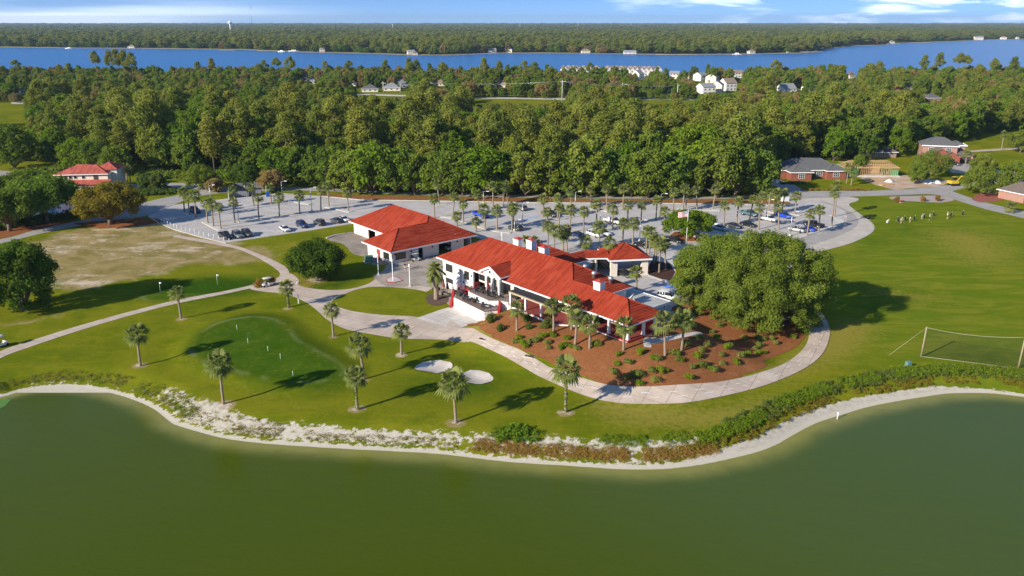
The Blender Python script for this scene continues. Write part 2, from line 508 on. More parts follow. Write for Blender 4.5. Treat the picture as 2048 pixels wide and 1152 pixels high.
wx, wy = np.meshgrid(np.arange(-136, 137, 1.2), np.arange(-60, 116, 1.2))
k = np.ones(wx.size, bool)
WD = dist_np(wx.ravel(), wy.ravel(), SHORE, False) * np.where(inside_np(wx.ravel(), wy.ravel(), POND), 1, -1)
shal = np.clip(1 - WD / np.interp(wx.ravel(), [-90, -40, 0, 60, 100], [3, 5.5, 5.5, 5.5, 4.5]), 0, 1) ** 1.6
# the water colour is yellower green to the near left, bluer green to the far right
grn = np.clip(.35 + wx.ravel() / 80 + (wy.ravel() - 85) / 90, 0, 1)
Q = grid_faces(wx.shape[1], wx.shape[0])
Q = Q[(WD[Q] > -2.5).any(1)]
wm = mesh_np('water', np.stack([wx.ravel(), wy.ravel(), np.full(wx.size, WZ)], 1), Q, [('shallow', 'POINT', shal), ('green', 'POINT', grn)], smooth=True)
wm.materials.append(water_mat('green pond water', (.057, .080, .0003), (.060, .090, .015), (.22, .21, .05), 1.5, .16))
tag(link('pond_water', wm), kind='structure')
FAR_SHORE = [P(x, y, .02)[:2] for x, y in [(-700, 88), (-100, 92), (0, 94), (150, 96), (300, 97), (480, 99), (600, 104), (700, 106), (830, 110), (900, 110), (1000, 106), (1100, 106), (1250, 108), (1330, 109), (1400, 109), (1500, 108), (1600, 106), (1645, 103), (1652, 98), (1700, 92), (1760, 90), (1800, 86), (1900, 83), (1960, 80), (2048, 78), (2700, 72)]]
mb = MB()
fs_ = [Vector(p) for p in FAR_SHORE]
nearY = 830
for i in range(len(fs_) - 1):
    a, b = fs_[i], fs_[i + 1]
    mb.poly([(a.x * nearY / a.y if abs(a.x) < 9999 else a.x, nearY, .05), (b.x * nearY / b.y, nearY, .05), (b.x, b.y, .05), (a.x, a.y, .05)])
river = mb.build('river_water', [water_mat('blue river water', (.030, .150, .38), (.030, .150, .38), (.1, .2, .3), .25, .12, .3)])
tag(river, kind='structure')
# ------------------------------------------------------------------ paths, roads, parking lot
def paving(name, col, col2, joint=None, rough=.9, stain=.5, ang=0.0):
    m, t, out = new_mat(name)
    pos = t.n('NewGeometry').outputs['Position']
    a = t.noise(pos, .25, 6, .65, .4); b = t.noise(pos, 3.5, 5, .7); g = t.noise(pos, 25, 2)
    c = t.mix(t.ramp(a, .35, .68), col, col2)
    c = t.mix(t.math('MULTIPLY', t.ramp(b, .5, .75), stain), c, tuple(x * .62 for x in col))
    c = t.mix(t.math('MULTIPLY', t.ramp(g, .4, .7), .25), c, tuple(min(1, x * 1.3) for x in col2))
    if joint:
        mp = t.n('Mapping', ins={'Rotation': (0, 0, ang)}); t.t.links.new(pos, mp.inputs[0])
        br = t.n('TexBrick', offset=0.0, ins={'Scale': 1.0, 'Brick Width': joint, 'Row Height': joint, 'Mortar Size': .035, 'Color1': (1, 1, 1, 1), 'Color2': (.88, .88, .88, 1), 'Mortar': (.45, .43, .4, 1)})
        t.t.links.new(mp.outputs[0], br.inputs[0])
        c = t.mix(1.0, c, br.outputs[0], 'MULTIPLY')
    finish(t, out, c, rough, .04, b, .2, .02)
    return m


M_path = paving('worn concrete path', (.46, .365, .285), (.57, .465, .37), 3.2, ang=.5)
M_conc = paving('pale concrete', (.50, .455, .40), (.60, .55, .49), 2.4, stain=.25, ang=.7)
M_apron = paving('grooved concrete', (.42, .37, .31), (.51, .45, .385), None, stain=.5)
M_asph = paving('grey asphalt', (.385, .355, .33), (.485, .45, .42), None, stain=.5)
M_road = paving('road asphalt', (.30, .275, .25), (.36, .335, .31), None, stain=.2)
M_plaza = paving('stained plaza concrete', (.30, .25, .20), (.43, .37, .31), 3.0, stain=.6, ang=.75)
M_dirt = paving('yard dirt', (.20, .165, .13), (.33, .28, .23), None, stain=.6)
M_kerb = paving('kerb concrete', (.45, .42, .37), (.55, .52, .47), None, stain=.2)
M_line = mat('worn white paint', (.62, .61, .58), .8, .15, 3)

path_l = [(-200, 830), (-60, 757), (0, 717), (60, 694), (150, 664), (250, 634), (350, 608), (440, 590), (500, 577), (545, 566)]
path_u = [(-200, 800), (-60, 738), (0, 703), (60, 682), (150, 654), (250, 626), (350, 601), (440, 584), (500, 571), (545, 558)]
drape('cart_path', ribbon(path_u, path_l), [M_path], .03)
drape('cart_path', ribbon([(352, 470), (400, 478), (440, 485), (480, 494), (520, 509), (550, 522), (572, 535), (580, 547), (575, 560), (545, 571)], [(345, 474), (400, 484), (436, 490), (476, 499), (510, 513), (535, 527), (555, 541), (560, 549), (553, 557), (520, 571)]), [M_path], .036)
# the broad junction, the plaza in front of the cart barn and the long curve round the mulch bed
drape('cart_path', px_outline([(520, 571), (553, 557), (580, 547), (598, 560), (600, 572), (650, 580), (700, 578), (740, 566), (765, 548), (815, 545), (872, 560), (850, 585), (800, 576), (745, 574), (705, 582), (680, 594), (662, 607), (690, 618), (760, 629), (830, 634), (880, 648), (940, 668), (940, 690), (880, 680), (800, 677), (740, 668), (690, 658), (655, 640), (635, 622), (610, 604), (570, 588), (530, 584), (500, 578)], 4), [M_path], .042)
curve_u = [(900, 640), (940, 667), (985, 692), (1040, 716), (1100, 743), (1160, 765), (1220, 781), (1290, 788), (1360, 785), (1430, 775), (1500, 757), (1550, 738), (1590, 714), (1612, 690), (1618, 665), (1612, 640), (1600, 618), (1585, 600), (1560, 580)]
curve_l = [(880, 676), (940, 690), (985, 710), (1040, 737), (1100, 765), (1160, 790), (1220, 806), (1290, 812), (1370, 810), (1440, 797), (1520, 775), (1580, 752), (1625, 727), (1650, 700), (1660, 665), (1652, 640), (1636, 618), (1615, 600), (1580, 576)]
drape('cart_path', ribbon(curve_u, curve_l), [M_path], .10)
mb = MB()
cu, cl = catmull([P(*q)[:2] for q in curve_u], 8), catmull([P(*q)[:2] for q in curve_l], 8)
for f_ in (.36, .62):
    L = resample([a.lerp(b, f_) for a, b in zip(cu, cl)], .45)
    L = L[int(len(L) * .10):int(len(L) * .86)]
    for i in range(0, len(L) - 2, 6):
        a, b = L[i], L[min(i + 2, len(L) - 1)]
        n = Vector((-(b - a).y, (b - a).x)).normalized() * .075
        mb.poly([(q.x, q.y, hz(q.x, q.y) + .13) for q in (a - n, b - n, b + n, a + n)])
tag(mb.build('path_markings', [M_line]), kind='structure')
drape('patio_slab', px_outline([(832, 637), (880, 620), (905, 613), (955, 640), (958, 646), (905, 660), (880, 650)], 1), [M_conc], .055)
drape('plaza', px_outline([(745, 552), (765, 543), (790, 520), (880, 512), (960, 480), (1010, 490), (1010, 600), (960, 640), (905, 615), (885, 600), (872, 590), (862, 575), (815, 572), (780, 575), (760, 566)], 2), [M_plaza], .054)

asph = [(296, 432), (312, 444), (350, 459), (400, 473), (452, 486), (520, 475.5), (620, 461), (704, 447.5), (770, 430), (957, 476), (985, 486), (1010, 492), (1060, 530), (1200, 620), (1340, 640), (1374, 602), (1390, 570), (1480, 545), (1565, 527), (1640, 503), (1640, 470), (1700, 442), (1690, 412), (1672, 402), (1600, 384), (1560, 392), (1585, 409.5), (1468, 408), (1280, 406), (1068, 405), (860, 401.5), (720, 399.5), (642, 392), (560, 386), (456, 397), (331, 412)]
drape('parking_lot', px_outline(asph, 1), [M_asph], .018, 2.2)
drape('driveway', px_outline([(1560, 545), (1640, 505), (1700, 487), (1740, 468), (1749, 455), (1741, 443), (1716, 425), (1698, 409), (1714, 402), (1716, 397), (1690, 393), (1600, 383), (1572, 391), (1640, 404), (1676, 420), (1690, 435), (1680, 450), (1640, 467), (1560, 490)], 4), [M_apron], .026, 1.6)
drape('driveway', px_outline([(1590, 478), (1640, 468), (1682, 451), (1694, 435), (1684, 419), (1640, 403), (1665, 408), (1702, 425), (1716, 440), (1710, 455), (1670, 475), (1600, 495)], 4), [M_road], .034, 1.6)
for L, Rr in (([(-150, 497), (0, 479), (88, 455), (189, 436), (250, 418), (300, 402), (370, 388), (430, 377)], [(-150, 512), (0, 487), (74, 469), (153, 453), (222, 441), (300, 430), (380, 397), (450, 385)]),
              ([(-200, 338), (0, 341), (60, 350), (130, 360), (236, 368), (370, 366), (430, 374), (560, 374), (700, 379), (860, 386), (1100, 391), (1400, 394), (1570, 388)], [(-200, 350), (0, 353), (60, 360), (130, 371), (236, 377), (370, 376), (430, 386), (560, 381), (700, 384), (860, 391), (1100, 396), (1400, 398), (1580, 394)]),
              ([(1560, 386), (1600, 383), (1680, 382), (1746, 381.5), (1816, 378), (1870, 373), (1917, 368), (2003, 361), (2200, 350)], [(1560, 398), (1620, 397), (1714, 393), (1776, 391), (1830, 389), (1890, 386), (1930, 376), (2003, 368), (2200, 357)]),
              ([(1870, 374), (1905, 383), (1968, 404), (2048, 423), (2250, 468)], [(1840, 388), (1875, 390), (1905, 398), (1970, 418), (2048, 437), (2250, 487)]),
              ([(1545, 356), (1580, 366), (1600, 376), (1620, 386)], [(1520, 362), (1555, 374), (1580, 388), (1590, 394)])):
    drape('road', ribbon(L, Rr, 4), [M_road], .03 + random.random() * .01, 2.5)
drape('yard', px_outline([(652, 476), (700, 464), (770, 468), (790, 500), (785, 524), (745, 530), (735, 515), (705, 508), (690, 490), (668, 483)], 2), [M_dirt], .024, 1.2, .5)


def mulch_mat(name, c1, c2, c3):
    m, t, out = new_mat(name)
    pos = t.n('NewGeometry').outputs['Position']
    mp = t.n('Mapping', ins={'Scale': (1, 2.4, 1), 'Rotation': (0, 0, .6)}); t.t.links.new(pos, mp.inputs[0])
    a = t.noise(pos, .3, 5, .65); b = t.noise(mp.outputs[0], 3.2, 5, .75, 1.2); g = t.noise(pos, 9, 3, .7)
    c = t.mix(t.ramp(b, .34, .66), c1, c2)
    c = t.mix(t.math('MULTIPLY', t.ramp(a, .5, .72), .5), c, c3)
    c = t.mix(t.math('MULTIPLY', t.ramp(g, .55, .75), .45), c, tuple(x * .4 for x in c1))
    finish(t, out, c, .95, .0, t.math('ADD', b, g), .8, .15)
    return m


M_mulch = mulch_mat('pine straw', (.20, .072, .026), (.37, .150, .058), (.40, .185, .08))
bed = [(935, 652), (957, 644), (968, 637), (1000, 628), (1060, 625), (1160, 640), (1290, 650), (1392, 640), (1345, 622), (1350, 612), (1395, 598), (1450, 580), (1560, 585), (1598, 620), (1610, 645), (1612, 668), (1600, 688), (1570, 706), (1530, 722), (1530, 735), (1470, 757), (1400, 772), (1330, 784), (1240, 780), (1165, 752), (1080, 715), (1000, 682)]
drape('mulch_bed', px_outline(bed, 4, flat=False), [M_mulch], .05, .9, .6)
drape('pine_straw', px_outline([(640, 388), (760, 391), (900, 394), (1100, 397), (1300, 399), (1480, 400), (1560, 402), (1580, 408), (1468, 407), (1280, 405), (1068, 404), (860, 400.5), (720, 398.5), (642, 391)], 2), [mulch_mat('dry pine straw', (.20, .085, .03), (.33, .16, .07), (.25, .19, .07))], .04, 2.0, .8)
drape('pine_straw', px_outline([(150, 447), (222, 441), (300, 436), (330, 444), (270, 452), (200, 457)], 2), [M_mulch], .035, 1.5, .8)
drape('pine_straw', px_outline([(0, 455), (80, 448), (150, 440), (190, 432), (90, 455), (0, 478)], 2), [M_mulch], .035, 1.5, .8)
M_bunk = paving('bunker sand', (.45, .39, .33), (.56, .50, .44), None, stain=.25)
for b in BUNKERS: drape('bunker_sand', b, [M_bunk], .09, .45, .08)
drape('lawn', px_outline([(662, 605), (690, 589), (740, 577), (800, 576), (852, 584), (880, 600), (858, 616), (830, 628), (780, 631), (720, 625), (685, 617)], 4), [gm.materials[0]], .05, 1.0)
# ------------------------------------------------------------------ light
SUN_EL, SUN_AZ = R(25), math.atan2(-.79, -.61)
w = bpy.data.worlds.new('World'); SC.world = w; w.use_nodes = True
t = NT(w.node_tree); w.node_tree.nodes.clear()
out = t.n('OutputWorld')
inc = t.n('TexCoord').outputs['Generated']
sep = t.n('SeparateXYZ'); t.t.links.new(inc, sep.inputs[0])
zz = t.math('ADD', t.math('MULTIPLY', t.math('MAXIMUM', sep.outputs[2], 0), 5.0), .16)
zz = t.math('MINIMUM', zz, t.math('ADD', t.math('MAXIMUM', sep.outputs[2], 0), .38))
cmb = t.n('CombineXYZ'); t.t.links.new(sep.outputs[0], cmb.inputs[0]); t.t.links.new(sep.outputs[1], cmb.inputs[1]); t.t.links.new(zz, cmb.inputs[2])
nv = t.n('VectorMath', operation='NORMALIZE'); t.t.links.new(cmb.outputs[0], nv.inputs[0])
sky = t.n('TexSky', sky_type='NISHITA', sun_disc=False, sun_elevation=SUN_EL, sun_rotation=SUN_AZ % (2 * math.pi), altitude=50, air_density=1.0, dust_density=.1, ozone_density=6.0)
t.t.links.new(nv.outputs[0], sky.inputs[0])
# a few thin clouds low over the horizon
mp = t.n('Mapping', ins={'Scale': (9, 9, 62), 'Location': (3.1, 0, 0)}); t.t.links.new(inc, mp.inputs[0])
cl = t.ramp(t.noise(mp.outputs[0], 1.0, 7, .58, .35), .47, .72)
rightw = t.ramp(sep.outputs[0], .0, .45)
cl = t.math('MULTIPLY', cl, t.math('MULTIPLY', rightw, t.ramp(sep.outputs[2], .22, .06)))
mp2 = t.n('Mapping', ins={'Scale': (2.0, 2.0, 40), 'Location': (0.4, 0, 1)}); t.t.links.new(inc, mp2.inputs[0])
veil = t.math('MULTIPLY', t.math('MULTIPLY', t.ramp(t.noise(mp2.outputs[0], 1.0, 4, .5), .35, .7), t.ramp(sep.outputs[0], -.12, -.5)), t.ramp(sep.outputs[2], .03, .003))
cl = t.math('MAXIMUM', cl, t.math('MULTIPLY', veil, .75))
c = t.mix(cl, sky.outputs[0], (11.5, 12.0, 12.6))
bg = t.n('Background', ins={'Strength': .145}); t.t.links.new(c, bg.inputs[0])
t.t.links.new(bg.outputs[0], out.inputs[0])
sun = bpy.data.objects.new('sun', bpy.data.lights.new('sun', 'SUN')); COL.objects.link(sun)
sun.data.energy = 5.0; sun.data.angle = R(.5); sun.data.color = (1, .92, .78)
sd = Vector((math.sin(SUN_AZ) * math.cos(SUN_EL), math.cos(SUN_AZ) * math.cos(SUN_EL), math.sin(SUN_EL)))
sun.rotation_euler = sd.to_track_quat('Z', 'Y').to_euler()
sun.location = (-60, -40, 120)
SC.view_settings.view_transform = 'Standard'; SC.view_settings.look = 'None'
SC.view_settings.exposure = .6; SC.view_settings.gamma = 1
SC.cycles.max_bounces = 6; SC.cycles.diffuse_bounces = 4; SC.cycles.glossy_bounces = 2; SC.cycles.transmission_bounces = 2; SC.cycles.transparent_max_bounces = 6
SC.cycles.use_denoising = True
# ------------------------------------------------------------------ foliage
def leaf_mat(name, ca, cb, trans=.42, hue=.45):
    m, t, out = new_mat(name)
    oi = t.n('ObjectInfo').outputs['Random']
    tint = t.attr('tint')
    c = t.mix(tint, ca, cb)
    c = t.mix(t.math('MULTIPLY', t.math('FRACT', t.math('MULTIPLY', oi, 7.31)), hue), c, tuple(x * .55 for x in ca))
    c = t.mix(t.math('MULTIPLY', t.math('FRACT', t.math('MULTIPLY', oi, 3.77)), hue * .8), c, (cb[0] * 1.5, cb[1] * 1.12, cb[2] * 1.1))
    d = t.n('BsdfDiffuse'); t.t.links.new(c, d.inputs[0])
    tr = t.n('BsdfTranslucent'); t.t.links.new(c, tr.inputs[0])
    mx = t.n('MixShader', ins={0: trans}); t.t.links.new(d.outputs[0], mx.inputs[1]); t.t.links.new(tr.outputs[0], mx.inputs[2])
    t.t.links.new(mx.outputs[0], out.inputs[0])
    return m


L_pine = leaf_mat('pine needles', (.115, .160, .024), (.300, .345, .058))
L_oak = leaf_mat('oak leaves', (.072, .150, .018), (.225, .320, .042))
L_live = leaf_mat('live oak leaves', (.085, .155, .014), (.285, .355, .055))
L_bright = leaf_mat('spring leaves', (.085, .180, .012), (.215, .335, .028))
L_brown = leaf_mat('budding twigs', (0.206, 0.169, 0.060), (0.390, 0.331, 0.115))
L_mag = leaf_mat('glossy leaves', (.020, .058, .007), (.085, .150, .018), .2)
L_gold = leaf_mat('golden leaves', (0.144, 0.137, 0.018), (0.351, 0.304, 0.040))
L_palm = leaf_mat('palm fronds', (.085, .125, .030), (.275, .300, .085), .3, .15)
L_shrub = leaf_mat('shrub leaves', (.115, .175, .028), (.300, .345, .080))
L_rust = leaf_mat('bronze leaves', (.23, .150, .032), (.40, .285, .075))
L_dark = leaf_mat('dark shrub leaves', (0.060, 0.111, 0.020), (0.169, 0.230, 0.048))
L_vine = leaf_mat('vine leaves', (0.106, 0.195, 0.012), (0.247, 0.351, 0.025))
M_bark = mat('grey brown bark', (.16, .125, .095), .95, .35, 3)
M_pbark = mat('pine bark', (.17, .115, .08), .95, .35, 3)
M_ptrunk = mat('palm trunk', (.26, .20, .145), .95, .3, 4)


def leaves(rng, C, Rr, N, size, out=.75, squash=1.0, upbias=.25, asp=1.6):
    """quads facing roughly outward on a set of lobes: C (k,3) centres, Rr (k,) radii"""
    C = np.asarray(C, float); Rr = np.asarray(Rr, float)
    p = Rr ** 2 / (Rr ** 2).sum()
    i = rng.choice(len(C), N, p=p)
    d = rng.normal(size=(N, 3)); d[:, 2] += upbias; d /= np.linalg.norm(d, axis=1)[:, None]
    rr = Rr[i] * (1 - .45 * rng.random(N) ** 2) * (1 + .19 * rng.normal(size=N))
    pos = C[i] + d * rr[:, None] * np.array([1, 1, squash])
    nrm = d * out + rng.normal(size=(N, 3)) * (1 - out) * 1.1
    nrm[:, 2] += .18
    nrm /= np.linalg.norm(nrm, axis=1)[:, None]
    a = rng.normal(size=(N, 3)); u = np.cross(nrm, a); u /= np.linalg.norm(u, axis=1)[:, None]
    v = np.cross(nrm, u)
    s = size * rng.uniform(.6, 1.35, N)[:, None]
    u, v = u * s, v * s / asp
    bend = nrm * s * .25
    V = np.stack([pos - u - bend, pos - v * .9 + bend * .4, pos + u - bend, pos + v * .9 + bend * .4], 1).reshape(-1, 3)
    Q = np.arange(N * 4).reshape(-1, 4)
    lob = rng.random(len(C))
    tint = np.clip(.45 * lob[i] + .45 * rng.random(N) + .1, 0, 1)
    return V, Q, tint


def crown_mesh(name, parts, m):
    V = np.concatenate([p[0] for p in parts]); o = 0; Qs = []
    for p in parts: Qs.append(p[1] + o); o += len(p[0])
    me = mesh_np(name, V, np.concatenate(Qs), [('tint', 'FACE', np.concatenate([p[2] for p in parts]))])
    me.materials.append(m)
    return me


def trunk_mesh(name, segs, m):
    mb = MB()
    for pts, rad in segs: mb.tube(pts, rad, 7)
    me = bpy.data.meshes.new(name); me.from_pydata(mb.v, [], mb.f); me.polygons.foreach_set('use_smooth', mb.sm); me.update()
    me.materials.append(m)
    return me


def broadleaf(seed, Rx, Ht, base, nl, N, size, m, lean=0.0, lob=(.22, .36), flat=.8, low=.18):
    """domed crown of many lobes with gaps; returns trunk and crown meshes"""
    rng = np.random.default_rng(seed)
    C, Rr = [], []
    hh = (Ht - base) / 2
    cz = base + hh * .9
    for k in range(nl):
        th = 2.399963 * k + rng.normal() * .35
        u = (k + .5) / nl
        zc = 1 - u * (1 + low)
        rad = math.sqrt(max(0, 1 - min(1, zc) ** 2.2)) if zc > 0 else 1 - .28 * zc * zc
        f = rng.uniform(.60, .90)
        r = rng.uniform(*lob) * Rx * (1.0 if zc > -.1 else .8)
        C.append((math.cos(th) * rad * Rx * f * rng.uniform(.8, 1.16), math.sin(th) * rad * Rx * f * rng.uniform(.8, 1.16), max(base + .4, cz + zc * hh * .84 + rng.normal() * hh * .07)))
        Rr.append(r)
    C.append((0, 0, cz)); Rr.append(Rx * .45)
    p1 = leaves(rng, C, Rr, N, size, .72, flat)
    segs = [([(0, 0, -.3), (lean * .3, 0, base * .6), (lean, 0, base + hh * .5)], [Rx * .075, Rx * .055, Rx * .035])]
    for k in range(0, nl, max(1, nl // 9)):
        c = C[k]
        segs.append(([(lean * .4, 0, base * .75), (c[0] * .5, c[1] * .5, base + (c[2] - base) * .55), c], [Rx * .04, Rx * .025, Rx * .01]))
    return trunk_mesh('trunk', segs, M_bark), crown_mesh('crown', [p1], m)


def pine(seed, Ht, Rx, N, size, m, frac=.5):
    """tall pine: bare lower trunk, uneven clumps up the stem, rounded open top"""
    rng = np.random.default_rng(seed)
    C, Rr = [], []
    z0 = Ht * (1 - frac)
    n = 11
    segs = [([(0, 0, -.3), (rng.normal() * .2, rng.normal() * .2, Ht * .5), (rng.normal() * .4, 0, Ht * .96)], [.27, .20, .07])]
    for k in range(n):
        u = (k + rng.random() * .6) / n
        z = z0 + (Ht - z0) * u
        prof = math.sin(math.pi * min(1, .22 + u * .86)) ** .7
        th = 2.4 * k + rng.normal() * .5
        r = Rx * prof * rng.uniform(.4, .95)
        c = (math.cos(th) * r, math.sin(th) * r, z)
        C.append(c); Rr.append(Rx * rng.uniform(.34, .56))
        if k % 2 == 0: segs.append(([(0, 0, z - 1.0), c], [.08, .03]))
    C.append((0, 0, Ht - Rx * .25)); Rr.append(Rx * .45)
    p1 = leaves(rng, C, Rr, N, size, .74, .74, .35, 1.5)
    return trunk_mesh('trunk', segs, M_pbark), crown_mesh('crown', [p1], m)


def tall_leafy(seed, Ht, Rx, N, size, m):
    """narrow forest-edge tree hung with foliage down to the ground"""
    rng = np.random.default_rng(seed)
    C, Rr = [], []
    for k in range(20):
        u = k / 19
        z = Ht * (.12 + .8 * u); th = 2.4 * k
        r = Rx * (.75 - .35 * u) * rng.uniform(.5, 1)
        C.append((math.cos(th) * r, math.sin(th) * r, z)); Rr.append(Rx * rng.uniform(.28, .46))
    p1 = leaves(rng, C, Rr, N, size, .7, 1.1, .1)
    return trunk_mesh('trunk', [([(0, 0, -.3), (0, 0, Ht * .85)], [.25, .08])], M_bark), crown_mesh('crown', [p1], m)


def palm_crown(seed, n, L, droop=1.0, feather=False):
    rng = np.random.default_rng(seed)
    V, Q, T = [], [], []
    for k in range(n):
        az = 2.39996 * k + rng.normal() * .15
        u = (k + .5) / n
        el = R(78 - 125 * u * droop + rng.normal() * 8)
        d = np.array([math.cos(az) * math.cos(el), math.sin(az) * math.cos(el), math.sin(el)])
        side = np.array([-math.sin(az), math.cos(az), 0])
        tn = .25 + .7 * rng.random() * (1 - .45 * u)
        l = L * rng.uniform(.85, 1.12)
        if feather:
            pts = []
            for j in range(9):
                s = j / 8
                pts.append(d * l * s + np.array([0, 0, -.45 * l * s * s]))
            for j in range(1, 9):
                for sg in (-1, 1):
                    a = pts[j - 1]; b = pts[j]
                    w = l * .22 * (1 - .6 * abs(j / 8 - .45)) * sg
                    tip = side * w + (b - a) * 1.2 + np.array([0, 0, -abs(w) * .35])
                    i = len(V); V += [a, b, b + tip, a + tip * .95]; Q.append((i, i + 1, i + 2, i + 3)); T.append(tn)
            continue
        stem = d * l * .48 + np.array([0, 0, -.04 * l])
        i = len(V); w_ = side * .025
        V += [w_ * 2, -w_ * 2, stem - w_, stem + w_]; Q.append((i, i + 1, i + 2, i + 3)); T.append(tn * .7)
        fl = l * .60
        nb = 9
        for j in range(nb):
            a = R(-80 + 160 * j / (nb - 1))
            bd = d * math.cos(a) + side * math.sin(a)
            up = np.cross(side, d)
            bd = bd + up * (.18 * abs(math.sin(a)))
            bd /= np.linalg.norm(bd)
            bl = fl * (1 - .25 * abs(math.sin(a)))
            pr = np.cross(bd, up); pr /= np.linalg.norm(pr) + 1e-9
            m1 = stem + bd * bl * .6
            tip = stem + bd * bl + np.array([0, 0, -.34 * bl])
            w1 = pr * bl * .115
            i = len(V)
            V += [stem, m1 - w1, tip, m1 + w1]; Q.append((i, i + 1, i + 2, i + 3)); T.append(min(1, tn + rng.normal() * .08))
    me = mesh_np('crown', np.array(V), np.array(Q), [('tint', 'FACE', np.array(T))])
    me.materials.append(L_palm)
    return me


def palm_trunk(ht, r=.17, seed=0, fat=False):
    rng = random.Random(seed)
    mb = MB(); pts = []; rad = []
    bx, by = rng.uniform(-.25, .25), rng.uniform(-.25, .25)
    for j in range(9):
        s = j / 8
        pts.append((bx * s * s, by * s * s, -.3 + (ht + .3) * s))
        rr = r * (1.25 - .3 * s) * (1 + .06 * (j % 2))
        if s > .74: rr *= 1.35
        if fat and s > .6: rr *= 1.6
        rad.append(rr)
    mb.tube(pts, rad, 9)
    me = bpy.data.meshes.new('trunk'); me.from_pydata(mb.v, [], mb.f); me.polygons.foreach_set('use_smooth', mb.sm); me.update()
    me.materials.append(M_ptrunk)
    return me, pts[-1]


PALM_C = [palm_crown(50 + k, 30, 1.75) for k in range(4)]
PALM_T = [palm_trunk(5.0, .17, k) for k in range(4)]


def put_palm(x, y, ht, label, group, crown=1.0, k=None, name='palm_tree', z=None, vine=False):
    """a sabal palm: ht is the height of the crown's heart above its foot"""
    k = random.randrange(4) if k is None else k
    rz = random.uniform(0, 6.28)
    tilt = (random.gauss(0, .035), random.gauss(0, .035))
    o = empty(name, (x, y, hz(x, y) if z is None else z), rz, label, 'palm tree', group)
    o.rotation_euler = (tilt[0], tilt[1], rz)
    tm, top = PALM_T[k]
    tr = link('trunk', tm, o); tr.scale = (1, 1, ht / 5.0)
    c = link('crown', PALM_C[(k + random.randrange(4)) % 4], o); c.location = (top[0], top[1], ht); c.scale = [crown * random.uniform(.92, 1.08)] * 3
    c.rotation_euler = (random.uniform(-.08, .08), random.uniform(-.08, .08), random.uniform(0, 6.28))
    if vine:
        rng = np.random.default_rng(int(abs(x * 10)))
        zc = np.linspace(.3, ht * .8, 9)
        lv = link('vine', crown_mesh('vine', [leaves(rng, np.stack([zc * 0, zc * 0, zc], 1), np.full(9, .32), 260, .16, .6)], L_vine), o)
    return o


ORD = ['first', 'second', 'third', 'fourth', 'fifth', 'sixth', 'seventh', 'eighth', 'ninth', 'tenth', 'eleventh', 'twelfth', 'thirteenth', 'fourteenth', 'fifteenth', 'sixteenth', 'seventeenth', 'eighteenth', 'nineteenth', 'twentieth']


def palm_by_px(px, py, ptop, label, group, **kw):
    g = PT(px, py)
    ht = 5.0
    for z in np.arange(1.0, 14, .1):
        if proj(g.x, g.y, g.z + z)[1] <= ptop: ht = z; break
    cr = kw.pop('crown', 1.0)
    return put_palm(g.x, g.y, max(1.2, ht - 1.15 * cr), label, group, crown=cr, z=g.z, **kw)


# the palms out on the lawn, each by what stands near it
LG = 'palms on the lawn by the pond'
for px, py, tp, lab, cr, vine in (
        (362, 637, 573, 'palm standing alone below the narrow cart path, beyond the putting green', 1.05, False),
        (281, 732, 653, 'leaning palm at the left end of the putting green', 1.25, False),
        (577, 615, 563, 'small palm with leafy vine on its trunk at the path junction', 1.05, True),
        (667, 673, 606, 'slim palm on the lawn edge beside the wide concrete path', 1.0, False),
        (447, 808, 706, 'tallest lawn palm, rooted in bare white sand above the pond', 1.35, False),
        (803, 709, 645, 'palm on the lawn just below the path, behind the two bunkers', 1.05, False),
        (728, 758, 672, 'palm with a full crown at the right end of the putting green', 1.35, False),
        (715, 819, 734, 'palm with a vine wrapped trunk in a round sand ring', 1.2, True),
        (912, 845, 745, 'palm with drooping fronds in front of the smaller bunker', 1.4, False),
        (1131, 824, 720, 'palm with its trunk thick with green vine beside the curving path', 1.35, True)):
    palm_by_px(px, py, tp, lab, LG, crown=cr, vine=vine)
BG = 'palms in the pine straw bed'
for px, py, tp, lab, cr in (
        (1034, 662, 607, 'palm at the left end of the pine straw bed by the red stairs', .95),
        (1107, 665, 596, 'palm touching the low white wall of the red tiled porch', 1.2),
        (1143, 660, 592, 'tall palm close to the porch whose shadow falls on the roof', 1.25),
        (1150, 691, 623, 'palm in front of the porch corner, between two other palms', 1.05),
        (1179, 698, 633, 'palm with an upright trunk in front of the dark porch opening', 1.1),
        (1247, 701, 632, 'palm in front of the end of the red roof by the corner column', 1.25),
        (1330, 711, 628, 'thick crowned palm standing at the end of the concrete walk', 1.35),
        (1363, 702, 622, 'palm beyond the concrete walk, its crown merging with its neighbour', 1.2),
        (1361, 628, 580, 'shaggy palm with a stout trunk in front of the white suv', 1.2)):
    palm_by_px(px, py, tp, lab, BG, crown=cr)
